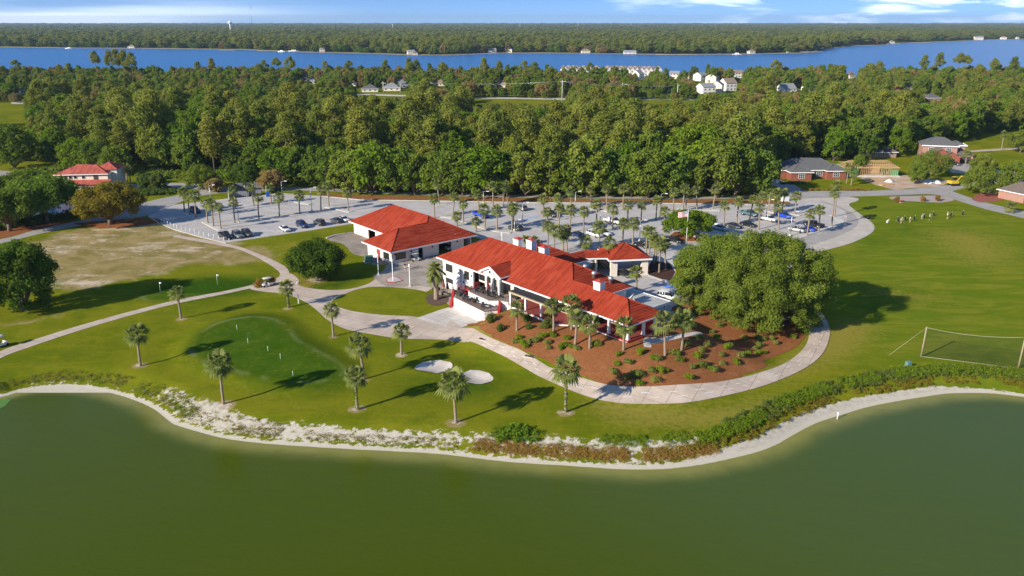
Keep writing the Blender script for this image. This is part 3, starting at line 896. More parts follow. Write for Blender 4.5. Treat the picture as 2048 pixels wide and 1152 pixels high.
# parking lot palms: bases traced row by row
ROWS = {
    'the short leftmost island': [(369, 425), (380, 430), (392, 436)],
    'the left end of the front island': [(416, 447), (427, 453), (442, 459)],
    'the long front island at left': [(470, 447), (518, 439), (559, 434), (600, 428), (642, 422), (658, 413.5), (697, 422)],
    'the rear island at left': [(471, 417), (508, 412), (543, 409)],
    'the island line behind the cart barn roof': [(869, 436), (906, 437), (914, 452), (927, 445), (952, 464), (970, 456), (994, 461), (1024, 462), (1027, 453)],
    'the rear kerb by the pine straw': [(879, 410), (986, 413), (1007, 412), (1015, 406), (1182, 415.5), (1213, 417.5), (1245, 417), (1346, 426), (1366, 417), (1371, 420.5), (1394, 420), (1426, 417)],
    'the middle row behind the clubhouse': [(958, 424), (1086, 433), (1115, 437), (1142, 420), (1193, 453), (1225, 457), (1255, 451), (1282, 446.5), (1312, 439)],
    'the near row behind the chimneys': [(1094, 461), (1117, 460), (1140, 465), (1167, 470), (1199, 496), (1245, 487), (1265, 490), (1328, 465)],
    'the row at the right end': [(1447, 454), (1473, 449), (1499, 443), (1517, 459), (1557, 459)],
    'the far right road island': [(1522, 434), (1537, 421), (1548, 430), (1564, 424), (1590, 429)],
    'the curved kerb where the driveway turns': [(1614, 472), (1637, 464), (1663, 453), (1669, 434)],
}
for row, pts in ROWS.items():
    for i, (px, py) in enumerate(pts):
        ht = random.uniform(5.2, 6.6)
        if (px, py) in ((914, 452), (952, 464)): ht = 3.0
        if row.startswith('the curved') and i >= 2: ht = 9.5
        if row.startswith('the rear kerb'): ht = random.uniform(5.4, 6.6)
        g = P(px, py)
        put_palm(g.x, g.y, ht, '%s palm from the left on %s' % (ORD[i], row), 'palms on the parking lot islands', crown=random.uniform(.95, 1.2))
for px, py, ht, lab in ((1095, 492, 5.2, 'palm with a pale trunk beside the second chimney from the left'), (1108, 511, 6.4, 'palm rising out of the roof line near the third chimney'),
                        (1126, 501, 4.0, 'short palm in the trio behind the dark red roof slope'), (1134, 503, 5.4, 'straight palm at the right of the trio behind the roof'),
                        (1171, 500, 2.2, 'low bushy palm beyond the covered walkway roof'), (1217, 537, 6.3, 'windswept palm in front of the drive through canopy'),
                        (1273, 583, 4.4, 'palm standing alone on the dark service drive'), (1292, 508, 5.6, 'leftmost palm of the cluster beside the canopy'),
                        (1298, 511, 5.8, 'second palm of the cluster beside the canopy'), (1307, 528, 5.6, 'middle palm of the cluster, nearest the canopy corner'),
                        (1312, 525, 5.2, 'palm half hidden behind the tallest of the cluster'), (1318, 546, 7.0, 'tallest front palm of the cluster on the dark mulch'),
                        (1331, 540, 6.4, 'rightmost palm of the cluster, next to the big oak')):
    g = P(px, py)
    put_palm(g.x, g.y, ht, lab, 'palms around the clubhouse entrance', crown=1.1)
for px, py, ht, lab in ((240, 362, 5, 'palm behind the red roofed pool house, left of a pair'), (255, 366, 5.5, 'palm behind the pool house beside the hedge'), (262, 372, 6, 'taller palm at the corner of the pool house yard'),
                        (1693, 367, 5.5, 'palm on the lawn of the grey roofed brick house'), (1702, 371, 4.8, 'palm beside the house frame under construction'), (1930, 333, 5.2, 'palm by the driveway of the two storey brick house'),
                        (2003, 300, 7, 'palm at the lawn edge beyond the two storey house'), (2020, 425, 2.0, 'small palm on the corner lawn by the red brick walk')):
    g = P(px, py)
    put_palm(g.x, g.y, ht, lab, 'palms in the house yards', crown=1.15)
# low feather palms
FEA = palm_crown(91, 26, 2.0, .9, True); DATE = palm_crown(92, 46, 2.6, 1.0, True)
for px, py, ht, sc, lab in ((1052, 485, .9, 1.0, 'low feathery palm beside the leftmost chimney'), (1069, 487, .9, 1.0, 'low feathery palm between the two rear chimneys'), (1194, 536, 1.2, 1.0, 'spiky low palm in the entrance court')):
    g = P(px, py)
    o = empty('palm_tree', g, random.random() * 6, lab, 'palm tree')
    tm, tp_ = palm_trunk(ht, .2, 3); link('trunk', tm, o); c = link('crown', FEA, o); c.location = (0, 0, ht); c.scale = (sc,) * 3
g = P(873, 599)
o = empty('date_palm', g, 1.2, 'thick trunked date palm with upright feather fronds left of the clubhouse', 'palm tree')
tm, tp_ = palm_trunk(6.4, .42, 5, True); link('trunk', tm, o); c = link('crown', DATE, o); c.location = (tp_[0], tp_[1], 6.6); c.scale = (.8, .8, 1)
rng = np.random.default_rng(3)
link('frond_stubs', crown_mesh('frond_stubs', [leaves(rng, [(tp_[0], tp_[1], 5.5), (tp_[0], tp_[1], 4.8), (tp_[0], tp_[1], 4.2)], [.8, .75, .6], 260, .3, .5)], L_rust), o)


# ------------------------------------------------------------------ the single big trees
def single(name, px, py, meshes, label, cat='tree', rz=0, sc=1.0, group=None):
    g = PT(px, py)
    o = empty(name, g, rz, label, cat, group)
    link('trunk', meshes[0], o); link('crown', meshes[1], o)
    o.scale = (sc, sc, sc)
    return o


single('live_oak', 1442, 622, broadleaf(11, 10.2, 15.8, .2, 150, 62000, .19, L_live, 0, (.085, .17), .85, .85), 'left half of the huge live oak pair beside the clubhouse drive', 'tree')
single('live_oak', 1530, 652, broadleaf(12, 12.2, 18.8, .2, 190, 84000, .19, L_live, 0, (.075, .16), .85, .9), 'right half of the huge live oak pair, over the curving path', 'tree')
single('magnolia_tree', 634, 557, broadleaf(13, 6.6, 8.3, 1.0, 90, 26000, .21, L_mag, 0, (.17, .25), .85, .85), 'dense round dark green tree on the lawn near the cart barn', 'tree')
single('oak_tree', 48, 620, broadleaf(14, 7.4, 14.0, .2, 75, 20000, .26, L_oak, 0, (.15, .24), .95, .85), 'tall dark tree at the left edge beside the sandy ground', 'tree')
single('oak_tree', 221, 449, broadleaf(15, 10.2, 11.5, 2.0, 55, 18000, .30, L_gold, 0, (.14, .23), .75, .5), 'golden olive tree with a wide crown between the road and the scrub', 'tree')
single('oak_tree', 1376, 478, broadleaf(16, 6.6, 7.6, 1.6, 50, 11000, .26, L_bright, 0, (.16, .24), .8, .7), 'bright green round tree standing on a parking island', 'tree')
for px, py, sc, lab in ((20, 462, 1.0, 'dark spreading oak at the left edge beside the road'), (95, 445, 1.1, 'dark spreading oak in front of the swimming pool'), (-60, 440, 1.2, 'dark oak partly outside the left edge of the photo'), (60, 408, .9, 'dark oak left of the red roofed pool house')):
    single('oak_tree', px, py, broadleaf(int(px) + 300, 9.0, 11.5, 2.6, 50, 11000, .36, L_oak, 0, (.17, .26), .8, .35), lab, 'tree', px, sc, 'dark oaks along the left road')
for px, py, seed, Rx, Ht, ml, lab in ((1962, 388, 31, 6.5, 9, L_live, 'small leafed tree on the corner lawn where the road forks'), (2028, 385, 32, 6, 11, L_oak, 'dark tree beyond the corner lawn at the right edge'), (1860, 352, 33, 7, 9, L_live, 'leafy tree between the unfinished house and the brick gable'), (1835, 368, 34, 3.4, 8, L_oak, 'slim dark tree by the road in front of the gable house'),
                                      (1716, 350, 35, 2.8, 8, L_oak, 'narrow green tree in front of the house frame'), (1588, 352, 36, 2.6, 3.6, L_dark, 'small round tree at the corner of the grey roofed house'),
                                      (1965, 345, 37, 5, 7, L_live, 'tree beside the two storey brick house drive'), (405, 379, 38, 5.5, 8, L_oak, 'dark tree standing on the verge where the left road bends'), (318, 382, 39, 3.2, 6, L_dark, 'round dark tree in the hedge beyond the pool house'),
                                      (292, 380, 40, 3.0, 5.4, L_dark, 'smaller round tree in the hedge left of its twin'), (490, 376, 41, 5, 8, L_oak, 'dark tree behind the waste enclosure'), (545, 380, 42, 5, 7, L_brown, 'brownish tree behind the blue portable toilet'), (2040, 305, 43, 6, 10, L_live, 'tall tree on the far lawn at the right edge'), (430, 384, 44, 3.2, 4.5, L_brown, 'sparse shrub like tree left of the waste enclosure')):
    single('oak_tree', px, py, broadleaf(seed, Rx, Ht, Ht * .08, 40, 6000, .28, ml, 0, (.18, .28), .85, .75), lab, 'tree', seed)
# the houses scattered among the trees: pixel of the front, size, roof, wall
FARH = [
        (740, 184, 17, 11, 3, 3.5, .15, 2, 'M_cream', True, 'dark roofed house left of the pale house by the far road'), (783, 182, 18, 11, 3, 4, .1, 3, 'M_cream', True, 'grey hipped house beside a white gable by the far road'), (808, 176, 12, 10, 5, 3.5, .5, 3, 'M_white', False, 'white gabled house behind the grey hipped one'),
        (700, 172, 16, 10, 3, 3.5, -.2, 1, 'M_cream', True, 'tan roofed house deep among the trees left of centre'), (604, 162, 12, 9, 3.5, 4.5, .2, 0, 'M_brick', True, 'reddish roofed house peeking from the trees'), (622, 168, 13, 9, 3, 3, .2, 3, 'M_cream', True, 'pale roofed house right of the reddish one'),
        (1002, 176, 17, 11, 3, 4, -.1, 1, 'M_cream', True, 'tan roofed house above the end of the far road'), (881, 172, 12, 9, 3, 3.5, .1, 1, 'M_cream', True, 'small tan roof between brown trees'),
        (1418, 190, 15, 10, 7.5, 3, .35, 3, 'M_white', False, 'large white house at the left of the bright cluster'), (1445, 186, 15, 9, 8, 3.5, 1.2, 3, 'M_white', False, 'white house with an orange brick front in the cluster'), (1462, 182, 14, 10, 8, 4, .4, 1, 'M_white', False, 'tall white gabled house right of the cluster'), (1435, 166, 13, 10, 7, 3, 1.0, 1, 'M_white', False, 'white house at the back of the cluster'),
        (1408, 162, 12, 10, 6.5, 3, .6, 3, 'M_white', False, 'white gabled house behind, left of the cluster'), (1385, 160, 12, 9, 6, 3, .4, 0, 'M_cream', False, 'cream house half behind trees near the cluster'), (1348, 158, 12, 9, 6, 3, -.3, 3, 'M_white', False, 'pale house left of the cream one'), (1283, 158, 11, 9, 6, 4, .8, 3, 'M_white', False, 'small white gables alone among dark trees'),
        (1332, 188, 13, 9, 4, 3.5, .3, 0, 'M_cream', True, 'brown roofed house below the utility pole'), (1478, 156, 12, 9, 6, 3, .2, 1, 'M_white', False, 'white house at the right rear of the cluster'), (1580, 184, 16, 11, 3, 4.5, .3, 3, 'M_white', False, 'light grey roofed house in the right hand woods'), (1625, 182, 12, 9, 3, 4, .3, 3, 'M_white', False, 'second grey roof right of the first in the woods'),
        (1868, 204, 13, 9, 3.4, 3, .1, 2, 'M_brick', True, 'brick house with a white gable in the right woods'), (1905, 176, 13, 9, 3.5, 4, -.4, 3, 'M_cream', True, 'pale roofed house among trees at the far right'), (1818, 180, 10, 8, 3, 3, .3, 0, 'M_cream', True, 'brown roof just visible at the right'), (45, 188, 13, 9, 3.5, 3.5, .2, 0, 'M_cream', True, 'brownish house by the fairway at the left edge'), (1705, 158, 9, 8, 4, 4, .3, 0, 'M_cream', True, 'small tan roof near the river at the right')]
# ------------------------------------------------------------------ the wood behind the parking lot
def remat(me, m):
    c = me.copy(); c.materials.clear(); c.materials.append(m); return c


VAR = []                                                            # (kind, trunk mesh, crown mesh, radius, height)
for k, (Ht, Rx, fr) in enumerate(((18, 4.9, .62), (20.5, 4.5, .52), (15.5, 5.2, .66), (18.5, 5.4, .48), (20, 4.4, .6))):
    t_, c_ = pine(100 + k, Ht, Rx, 2600, .40, L_pine, fr)
    VAR.append(('pine', t_, c_, Rx, Ht))
for k in range(2):
    t_, c_ = tall_leafy(120 + k, 15 + k, 3.3, 1700, .5, L_oak); VAR.append(('oak', t_, c_, 3.3, 15 + k))
OAKM = []
for k, (Rx, Ht) in enumerate(((6.0, 13), (5.2, 14.5), (6.6, 12), (4.8, 13))):
    t_, c_ = broadleaf(130 + k, Rx, Ht, .8, 52, 3600, .42, L_oak, 0, (.16, .28), .85, .75)
    OAKM.append((t_, c_, Rx, Ht)); VAR.append(('oak', t_, c_, Rx, Ht))
for k in range(3): VAR.append(('bright', OAKM[k][0], remat(OAKM[k][1], L_bright), OAKM[k][2], OAKM[k][3]))
for k in range(2): VAR.append(('brown', OAKM[k + 1][0], remat(OAKM[k + 1][1], L_brown), OAKM[k + 1][2], OAKM[k + 1][3]))
for k in range(2): VAR.append(('live', OAKM[k][0], remat(OAKM[k][1], L_live), OAKM[k][2], OAKM[k][3]))
KIDX = {}
for i, v in enumerate(VAR): KIDX.setdefault(v[0], []).append(i)

EDGE = [P(*q)[:2] for q in ((-500, 345), (-100, 330), (0, 325), (70, 330), (100, 322), (200, 333), (300, 345), (400, 352), (480, 358), (560, 352), (660, 357), (760, 360), (860, 361), (1000, 364), (1200, 366), (1350, 366), (1480, 366), (1520, 355), (1535, 340), (1600, 326), (1700, 322), (1780, 318), (1830, 300), (1900, 285), (1960, 277), (2048, 268), (2400, 245))]
WOOD = [tuple(p) for p in EDGE] + [(760, 815), (-760, 815)]
KEEP = [(-120, 46, 206, 264, 600), (712, 812, 166, 192, 690), (948, 1130, 192, 205, 605), (1262, 1388, 195, 204, 590), (1392, 1482, 150, 182, 760), (1556, 1604, 166, 181, 690), (1852, 1888, 184, 200, 620),
        (1124, 1202, 133, 139, 800), (1213, 1322, 131, 140, 800), (1888, 2010, 296, 325, 345), (1930, 2100, 290, 330, 330), (1762, 1805, 306, 326, 330)]
KEEP += [(f_[0] - 7, f_[0] + 8, f_[1] - (10 if f_[4] < 5 else 14), f_[1] - 4, P(f_[0], f_[1]).y - 4) for f_ in FARH]


def blocked(x, y, h, r):
    a, b, d = proj(x, y, h)
    w_ = F * r / d * .8
    _, gb, _ = proj(x, y, 0)
    for x0, x1, t0, t1, Yt in KEEP:
        if y < Yt and a + w_ > x0 and a - w_ < x1 and b < t1 and gb > t0: return True
    return False


pts = []
rng = np.random.default_rng(5)
y = 225.0
while y < 812:
    sp = 7.7 + max(0, y - 300) * .0065
    for x in np.arange(-.74 * y - 30, .74 * y + 30, sp):
        pts.append((x + rng.normal() * sp * .28, y + rng.normal() * sp * .28, sp))
    y += sp * .92
pts = np.array(pts)
ins = inside_np(pts[:, 0], pts[:, 1], WOOD)
pts = pts[ins]
TREES = []
for x, y, sp in pts:
    n1 = mnoise.noise((x * .014, y * .010, 1.7)); n2 = mnoise.noise((x * .03, y * .02, 8.1)); q = rng.random()
    pxc, pyb, _ = proj(x, y, 14)
    far = y > 430
    if far:
        kind = 'brown' if q < .20 + .3 * n2 else 'live' if q < .46 else 'oak' if q < .80 else 'bright' if q < .86 + .25 * n1 else 'pine' if y < 560 or q > .95 else 'live'
    else:
        kind = 'bright' if (n1 > .18 and q < .7) or q < .06 else 'live' if q < .20 else 'brown' if q < .225 else 'oak' if q < .46 + .5 * n2 else 'pine'
    if 270 < pxc < 620 and 190 < pyb < 262 and n2 > -.25 and q < .7: kind = 'bright'
    if 1600 < pxc < 2048 and 205 < pyb < 300 and q < .45: kind = 'bright' if q < .12 else 'oak'
    vi = KIDX[kind][rng.integers(len(KIDX[kind]))]
    _, tm, cm, Rx, Ht = VAR[vi]
    s = rng.choice([.66, .8, .92, 1.0, 1.1, 1.25]) * rng.uniform(.92, 1.08)
    if far: s *= .86
    if y > 560: s *= .90
    if y > 690: s = rng.uniform(.82, 1.05)
    if y < 250: s *= .85
    tries = 0
    while blocked(x, y, Ht * s, Rx * s) and tries < 4: s *= .62; tries += 1
    if tries == 4 or Ht * s < 3.2: continue
    TREES.append((y, x, vi, s, rng.random() * 6.28))
# bigger live oaks along the wood's front edge
FRONT = []
for k, (px, py, sc, kind) in enumerate(((668, 382, 1.2, 'oak'), (700, 386, 1.25, 'live'), (745, 387, 1.35, 'bright'), (790, 388, 1.3, 'oak'), (830, 390, 1.1, 'oak'), (885, 390, 1.2, 'oak'), (925, 391, 1.2, 'oak'), (966, 392, 1.45, 'bright'), (1010, 388, 1.2, 'oak'), (1050, 393, 1.2, 'live'), (1095, 393, 1.35, 'live'), (1135, 392, 1.2, 'oak'), (1175, 395, 1.4, 'live'), (1215, 392, 1.2, 'oak'), (1262, 394, 1.1, 'oak'), (1296, 396, 1.3, 'oak'), (1340, 397, 1.35, 'oak'),
                                         (1432, 396, 1.5, 'live'), (1470, 393, 1.35, 'live'), (1510, 388, 1.2, 'oak'), (1385, 372, 1.8, 'bright'), (1410, 380, 1.5, 'bright'), (640, 372, 1.1, 'oak'), (235, 352, .9, 'oak'), (160, 340, 1.1, 'bright'), (195, 346, 1.0, 'oak'), (500, 362, .9, 'oak'), (560, 366, 1.1, 'bright'), (600, 368, 1.1, 'oak'), (30, 338, 1.4, 'oak'), (120, 333, 1.0, 'oak'), (1535, 330, 1.3, 'oak'))):
    g = P(px, py)
    vi = KIDX[kind][2 % len(KIDX[kind])] if kind == 'bright' else KIDX[kind][-1 - (k % 2)]
    FRONT.append((g.y, g.x, vi, sc, k * 1.3))
TREES = [t_ for t_ in TREES if all((t_[0] - f[0]) ** 2 + (t_[1] - f[1]) ** 2 > 30 for f in FRONT)]
TREES.sort()
TREES = FRONT + TREES
NAMES = {'pine': ('pine_tree', 'olive green pine standing in the wood behind the parking lot', 'pines in the wood'),
         'oak': ('oak_tree', 'dark green leafy tree standing in the wood behind the parking lot', 'dark leafy trees in the wood'),
         'bright': ('oak_tree', 'bright spring green tree standing in the wood behind the parking lot', 'spring green trees in the wood'),
         'live': ('oak_tree', 'greyish green small leafed oak at the wood behind the parking lot', 'grey green oaks in the wood'),
         'brown': ('oak_tree', 'brownish budding tree standing in the wood behind the parking lot', 'budding trees in the wood')}
cnt = {'pine_tree': 0, 'oak_tree': 0}
proto = {}
rest = []
for (y, x, vi, s, rz) in TREES:
    kind, tm, cm, Rx, Ht = VAR[vi]
    nm, lab, grp = NAMES[kind]
    px = proj(x, y, 8)[0]
    if cnt[nm] < (285 if nm == 'pine_tree' else 225) and -60 < px < 2110:
        cnt[nm] += 1
        o = empty(nm, (x, y, 0), rz, lab, 'tree', grp)
        link('trunk', tm, o); c = link('crown', cm, o)
        o.scale = (s, s, s * random.uniform(.92, 1.08))
        proto.setdefault(vi, c)
    else:
        rest.append((x, y, vi, s, s, rz))
for vi in range(len(VAR)):
    if vi not in proto:                                             # every variety stands at least once on its own
        x, y, _, s, _, rz = next(r_ for r_ in rest if r_[2] == vi)
        kind, tm, cm, Rx, Ht = VAR[vi]
        nm, lab, grp = NAMES[kind]
        o = empty(nm, (x, y, 0), rz, lab, 'tree', grp); o.scale = (s, s, s)
        link('trunk', tm, o); proto[vi] = link('crown', cm, o)


def scatter(name, recs, label):
    """one mass of trees: points carrying kind, size and turn, each drawn as one of the crowns"""
    A = np.array(recs)
    me = bpy.data.meshes.new(name)
    me.vertices.add(len(A)); me.vertices.foreach_set('co', np.column_stack([A[:, 0], A[:, 1], A[:, 0] * 0 - .2]).astype(np.float32).ravel())
    a = me.attributes.new('variety', 'INT', 'POINT'); a.data.foreach_set('value', A[:, 2].astype(np.int32))
    a = me.attributes.new('size', 'FLOAT_VECTOR', 'POINT'); a.data.foreach_set('vector', np.column_stack([A[:, 3], A[:, 3], A[:, 4]]).astype(np.float32).ravel())
    a = me.attributes.new('turn', 'FLOAT_VECTOR', 'POINT'); a.data.foreach_set('vector', np.column_stack([A[:, 0] * 0, A[:, 0] * 0, A[:, 5]]).astype(np.float32).ravel())
    o = link(name, me)
    g = bpy.data.node_groups.new(name, 'GeometryNodeTree')
    g.interface.new_socket('Geometry', in_out='INPUT', socket_type='NodeSocketGeometry'); g.interface.new_socket('Geometry', in_out='OUTPUT', socket_type='NodeSocketGeometry')
    gi = g.nodes.new('NodeGroupInput'); go = g.nodes.new('NodeGroupOutput'); jo = g.nodes.new('GeometryNodeJoinGeometry')

    def na(nm, ty):
        n = g.nodes.new('GeometryNodeInputNamedAttribute'); n.data_type = ty; n.inputs[0].default_value = nm
        return [s for s in n.outputs if s.enabled and s.name == 'Attribute'][0]
    iv, sz, tu = na('variety', 'INT'), na('size', 'FLOAT_VECTOR'), na('turn', 'FLOAT_VECTOR')
    for vi in sorted(set(int(v) for v in A[:, 2])):
        oi = g.nodes.new('GeometryNodeObjectInfo'); oi.transform_space = 'ORIGINAL'; oi.inputs['Object'].default_value = proto[vi]; oi.inputs['As Instance'].default_value = True
        cmp = g.nodes.new('FunctionNodeCompare'); cmp.data_type = 'INT'; cmp.operation = 'EQUAL'
        ci = [s for s in cmp.inputs if s.enabled]
        g.links.new(iv, ci[0]); ci[1].default_value = vi
        ip = g.nodes.new('GeometryNodeInstanceOnPoints')
        g.links.new(gi.outputs[0], ip.inputs['Points']); g.links.new(cmp.outputs[0], ip.inputs['Selection'])
        g.links.new(oi.outputs['Geometry'], ip.inputs['Instance']); g.links.new(tu, ip.inputs['Rotation']); g.links.new(sz, ip.inputs['Scale'])
        g.links.new(ip.outputs[0], jo.inputs[0])
    g.links.new(jo.outputs[0], go.inputs[0])
    o.modifiers.new('trees', 'NODES').node_group = g
    return tag(o, label, 'wood', None, 'stuff')


scatter('woods', rest, 'mixed green wood filling the land as far as the river')
far = []
shx = [proj(p[0], p[1], 0)[0] for p in FAR_SHORE]; shy = [proj(p[0], p[1], 0)[1] for p in FAR_SHORE]
y = 1400.0
while y < 15000:
    sp = max(9.5, .0085 * y)
    for x in np.arange(-.72 * y, .72 * y, sp):
        X, Y = x + rng.normal() * sp * .3, y + rng.normal() * sp * .3
        a, b, _ = proj(X, Y, 0)
        if b < np.interp(a, shx, shy) - 1.0:
            q = rng.random() + .35 * mnoise.noise((X * .004, Y * .0022, 3.3))
            kind = 'brown' if q < .10 else 'live' if q < .24 else 'oak' if q < .46 else 'bright' if q < .49 else 'pine'
            vi = KIDX[kind][rng.integers(len(KIDX[kind]))]
            sxy = max(1.0, sp / 8.2) * rng.uniform(.85, 1.15)
            sz = rng.uniform(.75, 1.15) * (1.0 + .10 * mnoise.noise((X * .003, Y * .003, 1)) * 3) * (1.25 if b > np.interp(a, shx, shy) - 3 and rng.random() < .5 else 1.0)
            far.append((X, Y, vi, sxy, sz, rng.random() * 6.28))
    y += sp
scatter('far_woods', far, 'distant forest beyond the river reaching to the horizon')
LONE = []
for k in range(3):
    t_, c_ = pine(320 + k, 24, 4.6, 1500, .5, L_pine, .26 + .06 * k); LONE.append((t_, c_, 4.6, 24))
# the tall lone pines that stand up against the river
for px, tp, s_ in ((190, 104, 1.0), (218, 104, 1.0), (233, 102, 1.05), (248, 103, 1.0), (262, 107, .9), (552, 117, .9), (580, 114, 1.0), (770, 122, .8), (818, 118, 1.0), (832, 120, .9), (884, 126, .7), (968, 118, 1.0), (998, 124, .8), (1180, 126, .7), (1850, 112, 1.1), (1880, 108, 1.4), (1920, 108, 1.5), (1935, 112, 1.2), (1990, 118, 1.2), (2030, 116, 1.3)):
    Y = rng.uniform(700, 790)
    x = (px - 1024) / F * (Y * CP + (H - 20) * SP)
    ztop = next(z for z in np.arange(5, 45, .25) if proj(x, Y, z)[1] <= tp)
    tm, cm, Rx, Ht = LONE[int(px) % 3]
    o = empty('pine_tree', (x, Y, 0), px, 'tall dark pine standing out above the wood against the river', 'tree', 'tall pines along the river')
    link('trunk', tm, o); link('crown', cm, o)
    k = ztop / Ht; o.scale = (k * .9, k * .9, k)
# undergrowth along the front of the wood and in the reedy patch
def bush_mass(name, poly_px, n, size, hgt, m, label, r=.9, seed=1, kind='stuff', flat=True):
    rng = np.random.default_rng(seed)
    poly = [(P if flat else PT)(*q)[:2] for q in poly_px]
    xs = [p[0] for p in poly]; ys = [p[1] for p in poly]
    X = rng.uniform(min(xs), max(xs), n * 6); Y = rng.uniform(min(ys), max(ys), n * 6)
    k = inside_np(X, Y, poly); X, Y = X[k][:n], Y[k][:n]
    Z = hN(X, Y)
    hh = hgt * rng.uniform(.5, 1.2, len(X))
    C = np.stack([X, Y, Z + hh * .45], 1)
    Rr = np.maximum(.25, r * rng.uniform(.6, 1.2, len(X)))
    p1 = leaves(rng, C, Rr, int(len(X) * 34), size, .65, np.clip(hgt / (2 * r), .4, 1.3))
    me = crown_mesh(name, [p1], m)
    return tag(link(name, me), label, 'undergrowth', None, kind)


bush_mass('undergrowth', [(380, 349), (400, 346), (470, 345), (540, 352), (540, 366), (470, 362), (400, 360)], 260, .5, 1.8, L_bright, 'bright reedy green patch at the foot of the wood', 1.5, 3)
bush_mass('undergrowth', [(60, 338), (200, 340), (380, 352), (560, 362), (700, 375), (700, 380), (560, 368), (380, 360), (200, 348), (60, 346)], 330, .5, 2.2, L_oak, 'dark undergrowth along the front edge of the wood', 1.6, 4)
bush_mass('undergrowth', [(700, 374), (1000, 380), (1400, 384), (1400, 389), (1000, 386), (700, 380)], 200, .5, 2.2, L_oak, 'shaded undergrowth below the oaks behind the parking lot', 1.6, 5)
# bushes, weeds and tall grass on the pond's banks
def bank(name, px_line, d0, d1, n, size, h0, m, label, r, seed, per=40, gate=-.3):
    """plants scattered between two distances from the water's edge"""
    rng = np.random.default_rng(seed)
    lo = np.array([P(q, 900, WZ).x for q in px_line])
    xs = [p.x for p in SHORE]
    C, Rr = [], []
    a0, a1 = px_line
    seg = [p for p in SHORE if a0 <= proj(p.x, p.y, WZ)[0] <= a1]
    seg = resample(seg, .25)
    for _ in range(n):
        i = rng.integers(0, len(seg) - 1)
        p, q = seg[i], seg[i + 1]
        tdir = (q - p).normalized(); nrm = Vector((-tdir.y, tdir.x))
        u = (proj(p.x, p.y, WZ)[0] - a0) / (a1 - a0)
        if mnoise.noise((p.x * .22, p.y * .22, seed)) < gate: continue
        d = rng.uniform(d0(u) if callable(d0) else d0, d1(u) if callable(d1) else d1)
        c = p + nrm * d
        z = hz(c.x, c.y); h = h0 * rng.uniform(.5, 1.25)
        C.append((c.x, c.y, z + h * .35)); Rr.append(r * rng.uniform(.6, 1.3))
    p1 = leaves(rng, C, Rr, len(C) * per, size, .35, max(.35, h0 / (2 * r)), 1.2, 3.2)
    return tag(link(name, crown_mesh(name, [p1], m)), label, 'bank plants', None, 'stuff')


bank('bank_shrubs', (1430, 2250), lambda u: 3.8 + 1.2 * min(1, u * 2), lambda u: 5.6 + 2.0 * min(1, u * 2), 1500, .17, .9, L_vine, 'thick green shrubs on the bank above the sandy beach', .48, 1)
bank('bank_shrubs', (1500, 2250), 4.2, 7.4, 620, .17, .8, L_shrub, 'duller green shrubs mixed into the bank at the right', .45, 2)
bank('weeds', (1400, 2250), 2.6, 4.4, 420, .15, .5, L_gold, 'dry stalks along the foot of the shrubs', .35, 9)
bank('weeds', (940, 1470), 1.9, 4.2, 900, .13, .26, L_rust, 'rusty low weeds along the bank', .55, 3, 16)
bank('weeds', (960, 1430), 4.6, 7.0, 420, .14, .4, L_vine, 'green weeds above the rusty strip', .5, 4, 16)
bank('weeds', (-200, 360), 2.0, 4.4, 560, .13, .20, L_shrub, 'low green weeds along the left shore', .5, 5, 12)
bank('weeds', (-200, 560), 1.8, 4.8, 340, .13, .22, L_gold, 'yellowish weeds scattered on the shore sand', .5, 6, 12)
bank('weeds', (440, 1000), 1.8, 3.4, 300, .12, .22, L_gold, 'thin weeds on the white sand', .45, 7, 12)
bush_mass('weeds', [(1000, 862), (1040, 852), (1085, 872), (1090, 885), (1040, 888), (990, 885)], 60, .2, .8, L_bright, 'bright green tuft of weeds by the washed out hole', .5, 8, 'stuff', False)
# ------------------------------------------------------------------ building materials
def roof_mat(name, c1, c2, c3):
    m, t, out = new_mat(name)
    pos = t.n('TexCoord').outputs['Object']
    uvw = t.n('NewGeometry').outputs['Position']
    a = t.noise(pos, .22, 5, .65, .5); b = t.noise(pos, 1.6, 5, .7)
    mp = t.n('Mapping', ins={'Scale': (2.2, .22, .22)}); t.t.links.new(pos, mp.inputs[0])
    st = t.noise(mp.outputs[0], 1.0, 5, .65, .4)
    c = t.mix(t.ramp(a, .35, .68), c1, c2)
    c = t.mix(t.math('MULTIPLY', t.ramp(st, .44, .62), .8), c, c3)
    c = t.mix(t.math('MULTIPLY', t.ramp(b, .56, .78), .35), c, c3)
    wv = t.n('TexWave', wave_type='BANDS', bands_direction='X', ins={'Scale': 1.6, 'Distortion': .4}); t.t.links.new(pos, wv.inputs[0])
    finish(t, out, c, .85, .06, wv.outputs[1], .35, .04)
    return m


M_roof = roof_mat('red painted roof tiles', (.30, .042, .018), (.36, .060, .029), (.20, .022, .010))
M_roof2 = roof_mat('faded red tiles', (.42, .10, .07), (.50, .14, .10), (.30, .07, .05))
M_white = mat('white stucco', (.80, .77, .72), .85, .06, 1.2, dirt=((.62, .57, .50), .35))
M_cream = mat('cream stucco', (.70, .62, .53), .85, .08, 1.2, dirt=((.5, .42, .35), .35))
M_trim = mat('white trim', (.80, .79, .77), .6, .05, 3)
M_soffit = mat('soffit board', (.42, .36, .30), .8, .1, 2)
M_redtrim = mat('red fascia paint', (.36, .05, .035), .6, .12, 2)
M_redfloor = mat('red tile floor', (.24, .050, .042), .6, .22, .9, dirt=((.15, .04, .035), .5))
M_redstep = mat('red painted steps', (.40, .028, .024), .6, .12, 1.5)
M_deck = mat('terrace pavers', (.26, .20, .165), .85, .2, 1.1)
M_frame = mat('dark window frame', (.06, .05, .045), .5, .1, 3)
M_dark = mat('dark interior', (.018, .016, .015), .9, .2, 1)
M_cloth = mat('dark shade cloth', (.030, .027, .026), .9, .25, .8)
